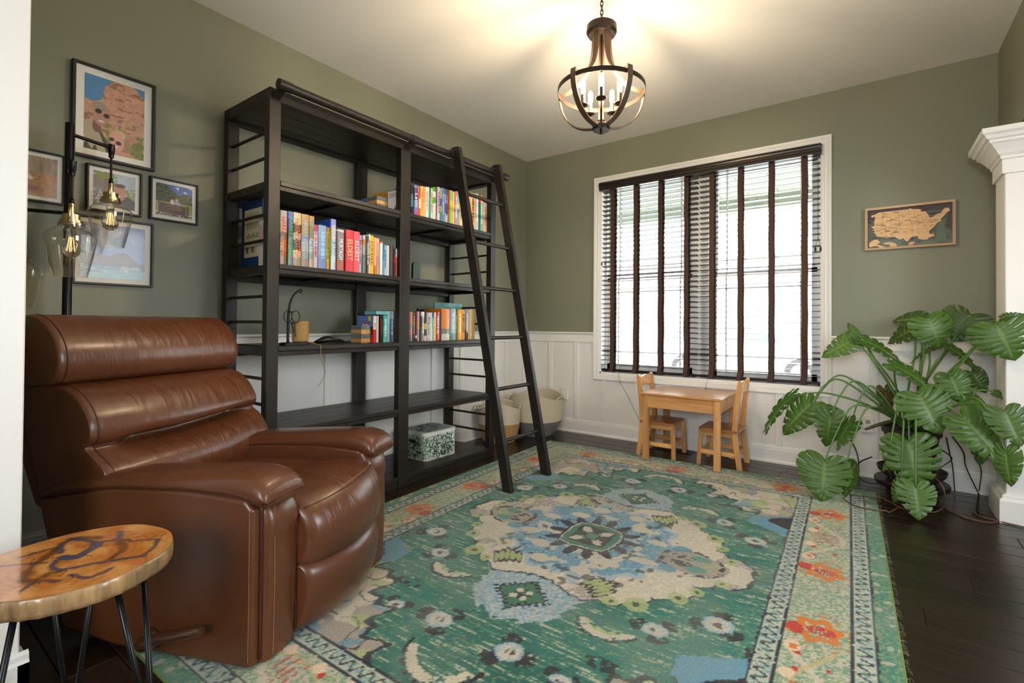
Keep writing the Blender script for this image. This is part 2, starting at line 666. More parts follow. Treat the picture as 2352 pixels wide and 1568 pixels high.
# wainscot: white sheet, battens, top rail with cap, baseboard
def profile_board(mb, prof, x0, x1, axis):
    """prof in (distance from wall, z)"""
    if axis == 'back':      # runs along x, sticks out to -y
        mb.prism([(-d, z) for d, z in prof], 'x', x0, x1)
    else:                   # runs along y, sticks out to +x
        mb.prism([(d, z) for d, z in prof], 'y', x0, x1)
    return mb
PANEL_T = 0.006
pb = MB().box(0, 0.812, -PANEL_T, 0, 0, RAIL - 0.02).box(0.812, 2.73, -PANEL_T, 0, 0, 0.53).box(2.73, ROOM_W, -PANEL_T, 0, 0, RAIL - 0.02)
pb.build('wainscot_panel', M_WHITE2, wb)
pl = MB().box(0, PANEL_T, Y_NEAR, 0, 0, RAIL - 0.02)
pl.build('wainscot_panel', M_WHITE2, wl)
BAT = 0.046
for xc in (0.03, 0.322, 0.622, 0.922, 1.244, 1.53, 1.81, 2.10, 2.391, 2.69, 2.982, 3.28, 3.58):
    top = 0.53 if 0.80 < xc < 2.74 else 0.875
    MB().box(xc - BAT / 2, xc + BAT / 2, -0.017, -PANEL_T, 0.131, top, 0.002).build('batten', M_WHITE, wb)
for yc in (-0.03, -0.33, -0.64, -0.96, -1.29, -1.60, -1.91, -2.224, -2.54, -2.86, -3.17, -3.48, -3.73):
    MB().box(PANEL_T, 0.017, yc - BAT / 2, yc + BAT / 2, 0.131, 0.875, 0.002).build('batten', M_WHITE, wl)
RAILP = [(0, 0.872), (0.018, 0.872), (0.018, 0.948), (0.019, 0.950), (0.034, 0.952), (0.038, 0.957), (0.038, 0.964), (0.034, RAIL), (0, RAIL)]
r1 = MB(); profile_board(r1, RAILP, 0.0, 0.812, 'back')
struct(r1.build('trim_2', M_WHITE), 'white chair rail left of the window')
r2 = MB(); profile_board(r2, RAILP, 2.731, ROOM_W, 'back')
struct(r2.build('trim_3', M_WHITE), 'white chair rail right of the window')
r3 = MB(); profile_board(r3, RAILP, Y_NEAR, 0, 'left')
struct(r3.build('trim_4', M_WHITE), 'white chair rail along the bookcase wall')
BASEP = [(0, 0), (0.030, 0), (0.030, 0.012), (0.024, 0.020), (0.020, 0.024), (0.020, 0.098), (0.017, 0.104), (0.017, 0.114), (0.011, 0.120), (0.009, 0.130), (0, 0.134)]
b1 = MB(); profile_board(b1, BASEP, 0, ROOM_W, 'back')
struct(b1.build('baseboard_back', M_WHITE))
b2 = MB(); profile_board(b2, BASEP, Y_NEAR, 0, 'left')
struct(b2.build('baseboard_left', M_WHITE))

# column with crown beside the opening on the right
colm = thing('column', 'white square column with a crown moulding cap beside the monstera', 'column', (3.70, -0.395, 0))
def rect_ring(mb, x0, x1, y0, y1, prof):
    """mitred moulding around a rectangle; prof = (outset, z), closed upwards"""
    secs = []
    for d, z in prof:
        secs.append([(x0 - d, y0 - d, z), (x1 + d, y0 - d, z), (x1 + d, y1 + d, z), (x0 - d, y1 + d, z)])
    return mb.loft(secs)
cx0, cx1, cy0, cy1 = 3.552 - 3.70, 3.92 - 3.70, -0.512 + 0.395, -0.285 + 0.395
s_ = MB(); s_.box(cx0, cx1, cy0, cy1, 0.0, 1.98, 0.004)
s_.build('shaft', M_WHITE, colm)
c_ = MB(); rect_ring(c_, cx0, cx1, cy0, cy1, [(0.0, 1.860), (0.012, 1.862), (0.012, 1.935), (0.020, 1.940), (0.020, 1.955), (0.030, 1.965), (0.040, 1.985), (0.060, 2.012), (0.072, 2.022), (0.072, 2.034), (0.084, 2.040), (0.092, 2.056), (0.105, 2.066), (0.105, 2.092), (0.0, 2.094)])
c_.build('crown', M_WHITE, colm)
p_ = MB(); rect_ring(p_, cx0, cx1, cy0, cy1, [(0.0, 0.0), (0.030, 0.0), (0.030, 0.118), (0.026, 0.126), (0.018, 0.132), (0.018, 0.142), (0.010, 0.150), (0.0, 0.152)])
p_.build('base_moulding', M_WHITE, colm)

# ================================================================== window
win = bpy.data.objects.new('window_1', None)
COL.objects.link(win)
win.location = ((WX0 + WX1) / 2, 0, WZ0)
struct(win, 'wide double-hung twin window with white casing')
win_off = Vector((-(WX0 + WX1) / 2, 0, -WZ0))
def wpart(mb, name, m, parent=None, **k):
    o = mb.build(name, m, parent or win, **k)
    if parent is None:
        o.location = win_off
    return o
# mitred casing, stepped profile
CAS = [(0, 0.0), (0, 0.012), (0.010, 0.014), (0.016, 0.017), (0.034, 0.018), (0.040, 0.022), (0.052, 0.024), (0.058, 0.024), (0.058, 0.0)]
def frame_profile(mb, x0, x1, z0, z1, prof, sign=-1):
    """prof = (outset from the opening edge, depth); mitred closed frame in the xz plane"""
    secs = []
    for cxs, czs, sx, sz in ((x0, z0, -1, -1), (x1, z0, 1, -1), (x1, z1, 1, 1), (x0, z1, -1, 1), (x0, z0, -1, -1)):
        secs.append([(cxs + sx * d, sign * t, czs + sz * d) for d, t in prof])
    return mb.loft(secs, cap=False)
wpart(frame_profile(MB(), WX0, WX1, WZ0, WZ1, CAS), 'casing', M_WHITE)
jm = MB()
jm.box(WX0, WX0 + 0.012, -0.002, 0.15, WZ0, WZ1).box(WX1 - 0.012, WX1, -0.002, 0.15, WZ0, WZ1).box(WX0, WX1, -0.002, 0.15, WZ0, WZ0 + 0.012).box(WX0, WX1, -0.002, 0.15, WZ1 - 0.012, WZ1)
wpart(jm, 'jamb', M_WHITE)
M_VINYL = mat('white_vinyl', (0.80, 0.81, 0.80), 0.35)
M_GLASS = bpy.data.materials.new('window_glass')
M_GLASS.use_nodes = True
_nt = M_GLASS.node_tree
_nt.nodes.remove(_nt.nodes['Principled BSDF'])
_tr = _nt.nodes.new('ShaderNodeBsdfTransparent')
_tr.inputs[0].default_value = (0.97, 0.985, 0.98, 1)
_gl = _nt.nodes.new('ShaderNodeBsdfGlossy')
_gl.inputs['Roughness'].default_value = 0.02
_mx = _nt.nodes.new('ShaderNodeMixShader')
_mx.inputs[0].default_value = 0.05
_nt.links.new(_tr.outputs[0], _mx.inputs[1])
_nt.links.new(_gl.outputs[0], _mx.inputs[2])
_nt.links.new(_mx.outputs[0], _nt.nodes['Material Output'].inputs[0])
XM0, XM1 = 1.735, 1.847      # centre mullion
ZM = 1.465                   # meeting rail
m_ = MB().box(XM0, XM1, 0.06, 0.15, WZ0, WZ1)
wpart(m_, 'mullion', M_VINYL)
for (a, b) in ((WX0 + 0.012, XM0), (XM1, WX1 - 0.012)):
    fr = MB()
    for (x0, x1, z0, z1) in ((a, a + 0.025, WZ0 + .012, WZ1 - .012), (b - 0.025, b, WZ0 + .012, WZ1 - .012), (a, b, WZ0 + .012, WZ0 + 0.04), (a, b, WZ1 - 0.04, WZ1 - .012)):
        fr.box(x0, x1, 0.075, 0.148, z0, z1)
    wpart(fr, 'window_frame', M_VINYL)
    for up, (z0, z1, yo) in enumerate(((WZ0 + 0.04, ZM + 0.015, 0.085), (ZM - 0.02, WZ1 - 0.04, 0.112))):
        sa, sb = a + 0.025, b - 0.025
        st = 0.038
        sh = MB()
        sh.box(sa, sa + st, yo, yo + 0.026, z0, z1).box(sb - st, sb, yo, yo + 0.026, z0, z1)
        sh.box(sa, sb, yo, yo + 0.026, z0, z0 + (0.05 if up == 0 else 0.035)).box(sa, sb, yo, yo + 0.026, z1 - 0.035, z1)
        so = wpart(sh, 'sash', M_VINYL)
        g = MB().box(sa + st, sb - st, yo + 0.010, yo + 0.014, z0 + 0.035, z1 - 0.035)
        go = g.build('pane', M_GLASS, so)
        mu = MB()
        zt = (z1 - 0.135) if up == 0 else (z0 + 0.135)
        for xv in (sa + st + 0.072, sb - st - 0.072):
            mu.box(xv - 0.005, xv + 0.005, yo + 0.004, yo + 0.009, z0 + 0.03, z1 - 0.03)
        mu.box(sa + st, sb - st, yo + 0.004, yo + 0.009, zt - 0.005, zt + 0.005)
        mu.build('grille', M_VINYL, so)

# ------------------------------------------------------------------ wood blinds
M_SLAT = wood_mat('espresso_slat', (0.020, 0.013, 0.010), (0.010, 0.006, 0.005), rough=0.30, axis='X', scale=3, bump=0.05)
M_TAPE = mat('brown_woven_tape', (0.085, 0.042, 0.028), 0.8, var=0.5, vscale=30, stretch=(40, 1, 0.3), bump=0.2, bscale=500, bstretch=(3, 1, 0.3))
M_CORD = mat('dark_cord', (0.03, 0.022, 0.018), 0.7)
val = MB()
VP = [(0, 2.290), (-0.046, 2.290), (-0.046, 2.304), (-0.050, 2.308), (-0.050, 2.312), (-0.053, 2.316), (-0.053, 2.330), (-0.056, 2.335), (-0.058, 2.345), (-0.054, 2.352), (-0.048, 2.358), (-0.048, 2.364), (0.0, 2.364)]
val.prism([(y + 0.002, z) for y, z in VP], 'x', 0.873, 2.667)
vo = val.build('blind_valance', M_SLAT)
tag(vo, 'dark brown moulded valance across the top of the window', 'valance')
PITCH = 0.0437
ZS = [2.284 - PITCH * k for k in range(39)]
slat_mesh = {}
def slat_geo(L):
    """thin slightly crowned slat, 50 mm wide"""
    mb = MB()
    n = 4
    top, bot = [], []
    secs = []
    for x in (0, L):
        up = [(x, -0.025 + 0.05 * i / n, 0.0012 * (1 - (2 * i / n - 1) ** 2) + 0.0014) for i in range(n + 1)]
        dn = [(x, -0.025 + 0.05 * i / n, 0.0012 * (1 - (2 * i / n - 1) ** 2) - 0.0014) for i in range(n, -1, -1)]
        secs.append(up + dn)
    mb.loft(secs)
    return mb.mesh('slat')
def make_blind(x0, x1, tapes, label, tilts):
    bl = thing('window_blind', label, 'blind', ((x0 + x1) / 2, 0.026, 0.61), group='wood blinds in the window')
    L = x1 - x0
    me = slat_geo(L)
    me.materials.append(M_SLAT)
    for k, z in enumerate(ZS):
        if z < 0.655:
            break
        o = bpy.data.objects.new('slat', me)
        COL.objects.link(o)
        o.parent = bl
        o.location = (-L / 2, 0, z - 0.61)
        o.rotation_euler = (radians(tilts[k % len(tilts)] if k > 31 else tilts[0]), 0, 0)
    MB().box(-L / 2, L / 2, -0.024, 0.024, 0.0, 0.020, 0.003).build('bottom_rail', M_SLAT, bl)
    MB().box(-L / 2, L / 2, -0.022, 0.026, 1.692, 1.738, 0.003).build('head_rail', M_SLAT, bl)
    for t in tapes:
        tp = MB()
        for yo, bulge in ((-0.0275, -1), (0.0275, 1)):
            secs = []
            zz = [-0.003 + 1.70 * i / 60 for i in range(61)]
            for i, z in enumerate(zz):
                sway = 0.0012 * sin(i * 0.55 + t * 9)
                off = yo
                xx = t - (x0 + x1) / 2 + sway - (0.006 if i < 2 else 0)
                secs.append([(xx - 0.019, off - 0.0006, z), (xx + 0.019, off - 0.0006, z), (xx + 0.019, off + 0.0006, z), (xx - 0.019, off + 0.0006, z)])
            tp.loft(secs)
        tp.box(t - (x0 + x1) / 2 - 0.019, t - (x0 + x1) / 2 + 0.019, -0.0275, 0.0275, -0.0045, -0.003)
        tp.build('ladder_tape', M_TAPE, bl)
    return bl
bA = make_blind(0.884, 1.771, (0.992, 1.220, 1.450, 1.678), 'dark wood blind with wide brown tapes over the left half of the window', (-11, -10, -4, 10, -6, -8, 6, 16, 4))
bB = make_blind(1.783, 2.662, (1.888, 2.108, 2.332, 2.557), 'dark wood blind with wide brown tapes over the right half of the window', (-3, -2, -3, 0, -4, 2, 8, 16, 6))
# pull cords with tassels
for bl, x, z0, zb in ((bA, 0.905, 2.27, 1.63), (bB, 2.645, 2.27, 1.62)):
    cxx = x - bl.location.x
    cd = MB()
    for dx in (-0.004, 0.004):
        cd.tube([(cxx + dx, -0.030, z0 - 0.61), (cxx + dx * 0.6, -0.031, zb + 0.05 - 0.61), (cxx + dx * 4, -0.033, zb - 0.61)], 0.0012, 5)
    co = cd.build('pull_cord', M_CORD, bl)
    ts = MB()
    for dx in (-0.016, 0.016):
        ts.lathe([(0.0015, 0), (0.006, -0.012), (0.007, -0.03), (0.004, -0.038), (0.0005, -0.038)], 8, (cxx + dx, -0.033, zb - 0.61 + 0.002))
    ts.build('tassel', M_CORD, bl, smooth=True)
# loose thin cord that hangs from the blind down behind the play table
lc = MB().tube(smoothpath([(1.075, 0.0, 0.70), (1.085, -0.045, 0.585), (1.10, -0.048, 0.52), (1.18, -0.06, 0.40), (1.29, -0.07, 0.22), (1.40, -0.06, 0.10), (1.43, -0.05, 0.012), (1.50, -0.06, 0.006)], 6), 0.0016, 5)
tag(lc.build('loose_cord', M_CORD, smooth=True), 'thin dark cord hanging from the blind past the window sill to the floor', 'cord')
lc2 = MB().tube(smoothpath([(1.868, -0.030, 0.60), (1.862, -0.055, 0.565), (1.862, -0.075, 0.535), (1.885, -0.12, 0.515), (1.94, -0.18, 0.5105), (2.0, -0.20, 0.5105)], 6), 0.0014, 5)
tag(lc2.build('loose_cord', M_CORD, smooth=True), 'thin dark cord trailing from the window onto the play table top', 'cord')
# sky portals in the window and the two added openings (sampling guides for the daylight)
def portal(name, loc, rot, sx, sy):
    ld = bpy.data.lights.new(name, 'AREA')
    ld.shape = 'RECTANGLE'
    ld.size, ld.size_y = sx, sy
    ld.cycles.is_portal = True
    o = bpy.data.objects.new(name, ld)
    COL.objects.link(o)
    o.location = loc
    o.rotation_euler = rot
portal('sky_portal', ((WX0 + WX1) / 2, 0.155, (WZ0 + WZ1) / 2), (radians(-90), 0, 0), WX1 - WX0, WZ1 - WZ0)
portal('sky_portal', (2.9, -5.655, 1.6), (radians(90), 0, 0), 1.2, 1.2)
portal('sky_portal', (5.005, -2.35, 1.6), (radians(90), 0, radians(90)), 1.1, 1.2)

# ================================================================== ladder bookcase
M_FRAME = mat('bronze_black_metal', (0.021, 0.0175, 0.0145), 0.42, metal=0.25, var=0.35, vscale=5, col2=(0.034, 0.026, 0.020), rvar=0.08)
M_SHELF = wood_mat('black_brown_shelf_wood', (0.030, 0.024, 0.020), (0.009, 0.007, 0.006), rough=0.42, axis='Y', scale=4, bump=0.25)
M_STEEL = mat('bright_screw', (0.6, 0.6, 0.6), 0.25, metal=1.0)

def shifted(mb, off):
    mb.v = [(p[0] - off[0], p[1] - off[1], p[2] - off[2]) for p in mb.v]
    return mb
def wp(t, mb, name, m, parent=None, **k):
    """part given in room coordinates, stored relative to its thing"""
    return shifted(mb, t.location).build(name, m, parent or t, **k)

bc = thing('bookcase', 'tall dark metal-framed open bookcase with a ladder rail against the green wall', 'bookcase', (0.27, -1.99, 0))
BX0, BX1, BY0, BY1, BH = 0.024, 0.52, -2.863, -1.118, 2.201
PW = 0.058
fronty = [(BY0, BY0 + PW), (-2.055, -1.975), (BY1 - PW, BY1)]
backy = [(BY0, BY0 + PW), (-2.052, -1.978), (BY1 - PW, BY1)]
for (a, b) in fronty:
    wp(bc, MB().box(0.472, BX1, a, b, 0, 2.14 if a != fronty[1][0] else 2.139, 0.0025), 'post', M_FRAME)
for (a, b) in backy:
    wp(bc, MB().box(BX0, BX0 + 0.048, a, b, 0, 2.139, 0.0025), 'post', M_FRAME)
# top frame
wp(bc, MB().box(0.478, BX1, BY0, BY1, 2.139, BH, 0.0025), 'top_rail', M_FRAME)
wp(bc, MB().box(BX0, BX0 + 0.045, BY0, BY1, 2.139, BH, 0.0025), 'top_rail', M_FRAME)
for (a, b) in (fronty[0], fronty[2]):
    wp(bc, MB().box(BX0 + 0.045, 0.478, a, b, 2.139, BH, 0.0025), 'end_rail', M_FRAME)
for k in range(4):
    x0 = BX0 + 0.046 + k * 0.0965
    wp(bc, MB().box(x0, x0 + 0.094, BY0 + PW + .002, BY1 - PW - .002, 2.150, 2.180, 0.002), 'top_board', M_SHELF)
SH = [1.748, 1.330, 0.916, 0.498, 0.070]
for i, z in enumerate(SH):
    # each level: three boards on a steel frame
    zb = z - 0.024
    for k in range(4):
        x0 = BX0 + 0.010 + k * 0.1215
        wp(bc, MB().box(x0, x0 + 0.1195, BY0 + PW + .003, BY1 - PW - .003, zb, z, 0.002), 'shelf_board', M_SHELF)
    zr0, zr1 = (zb - 0.024, zb - 0.001) if i < 4 else (0.0, zb - 0.001)
    for (a, b) in ((BY0 + PW, fronty[1][0]), (fronty[1][1], BY1 - PW)):
        wp(bc, MB().box(0.474, 0.513, a, b, zr0, zr1, 0.002), 'shelf_rail', M_FRAME)
        wp(bc, MB().box(BX0 + 0.002, BX0 + 0.040, a, b, zr0 - (0.018 if i < 4 else 0), zr1, 0.002), 'shelf_rail', M_FRAME)
        ym = (a + b) / 2
        wp(bc, MB().box(BX0 + 0.04, 0.474, ym - 0.006, ym + 0.006, zr1 - 0.014, zr1, 0), 'cross_bar', M_FRAME)
    for (a, b) in (fronty[0], fronty[2]):
        wp(bc, MB().box(BX0 + 0.048, 0.472, a + 0.008, b - 0.008, zr0, zr1 + 0.018, 0.002), 'end_rail', M_FRAME)
    if i < 4:
        for yb in (BY0 + 0.22, -2.13, -1.86, BY1 - 0.22):
            wp(bc, MB().ball((BX0 + 0.046, yb, zr1 - 0.006), 0.005, 6, 4), 'screw', M_STEEL)
tops = [0.07, 0.498, 0.916, 1.33, 1.748]
for z in tops:
    for dz in (0.122, 0.252):
        for yy_ in (BY0 + 0.029, BY1 - 0.029):
            wp(bc, MB().tube([(BX0 + 0.046, yy_, z + dz), (0.474, yy_, z + dz)], 0.0085, 10), 'side_rung', M_FRAME, smooth=True, angle=40)
# ladder tube with end caps, couplings and brackets
TX, TZ = 0.588, 2.197
wp(bc, MB().tube([(TX, -2.80, TZ), (TX, -1.10, TZ)], 0.0225, 18), 'ladder_rail', M_FRAME, smooth=True, angle=40)
for a, b in ((-2.858, -2.79), (-2.035, -1.985), (-1.118, -1.066)):
    wp(bc, MB().tube([(TX, a, TZ), (TX, a + .002, TZ), (TX, b - .002, TZ), (TX, b, TZ)], [0.023, 0.0262, 0.0262, 0.023], 18), 'rail_sleeve', M_FRAME, smooth=True, angle=40)
for yc in (-2.832, -2.012, -1.15):
    wp(bc, MB().bar((0.515, yc, 2.150), (TX + 0.004, yc, TZ - 0.004), 0.040, 0.012, 0.002, up=(0.5, 0, 0.5)), 'rail_bracket', M_FRAME)

# ------------------------------------------------------------------ leaning library ladder
ld = thing('library_ladder', 'dark metal library ladder leaning on the bookcase rail with its feet on the rug', 'ladder', (1.13, -1.51, 0.012))
def lx(z):
    return 0.6235 + (2.235 - z) * (1.14 - 0.6235) / 2.225
LZ0, LZ1 = 0.014, 2.248
ST = [((-1.725), (-1.668)), ((-1.308), (-1.232))]
def ly(s, z):
    return s[0] + (s[1] - s[0]) * z / 2.24
for s in ST:
    p0, p1 = Vector((lx(LZ0), ly(s, LZ0), LZ0)), Vector((lx(LZ1), ly(s, LZ1), LZ1))
    d = (p1 - p0).normalized()
    # stile with level foot: sheared prism
    secs = []
    for p, z in ((p0, LZ0), (p1, LZ1)):
        hx, hy = 0.034, 0.0165
        dz = 0.0 if z == LZ0 else 0.012
        secs.append([(p.x - hx, p.y - hy, z + dz * 0), (p.x + hx, p.y - hy, z - dz * 0.3), (p.x + hx, p.y + hy, z - dz * 0.3), (p.x - hx, p.y + hy, z)])
    wp(ld, MB().loft(secs), 'stile', M_FRAME, bev=0.003)
for z in (1.923, 1.590, 1.277, 0.946, 0.620, 0.305):
    y0, y1 = ly(ST[0], z) + 0.014, ly(ST[1], z) - 0.014
    wp(ld, MB().tube([(lx(z), y0, z), (lx(z), y1, z)], 0.0125, 14), 'rung', M_FRAME, smooth=True, angle=40)
for s in ST:
    y_ = ly(s, 2.2) - 0.028
    hk = MB().tube([(TX + 0.029 * cos(a), y_, TZ + 0.029 * sin(a)) for a in [radians(v) for v in range(-25, 196, 13)]], 0.0042, 8)
    hk.bar((TX + 0.026, y_, TZ - 0.012), (TX + 0.03, y_ + 0.024, TZ - 0.014), 0.014, 0.006)
    hk.bar((TX + 0.024, y_, TZ + 0.018), (TX + 0.03, y_ + 0.024, TZ + 0.016), 0.014, 0.006)
    hk.tube([(TX - 0.010, y_, TZ - 0.034), (TX + 0.018, y_, TZ - 0.037), (TX + 0.032, y_ + 0.02, TZ - 0.034)], 0.0035, 7)
    wp(ld, hk, 'rail_hook', M_FRAME, smooth=True, angle=40)

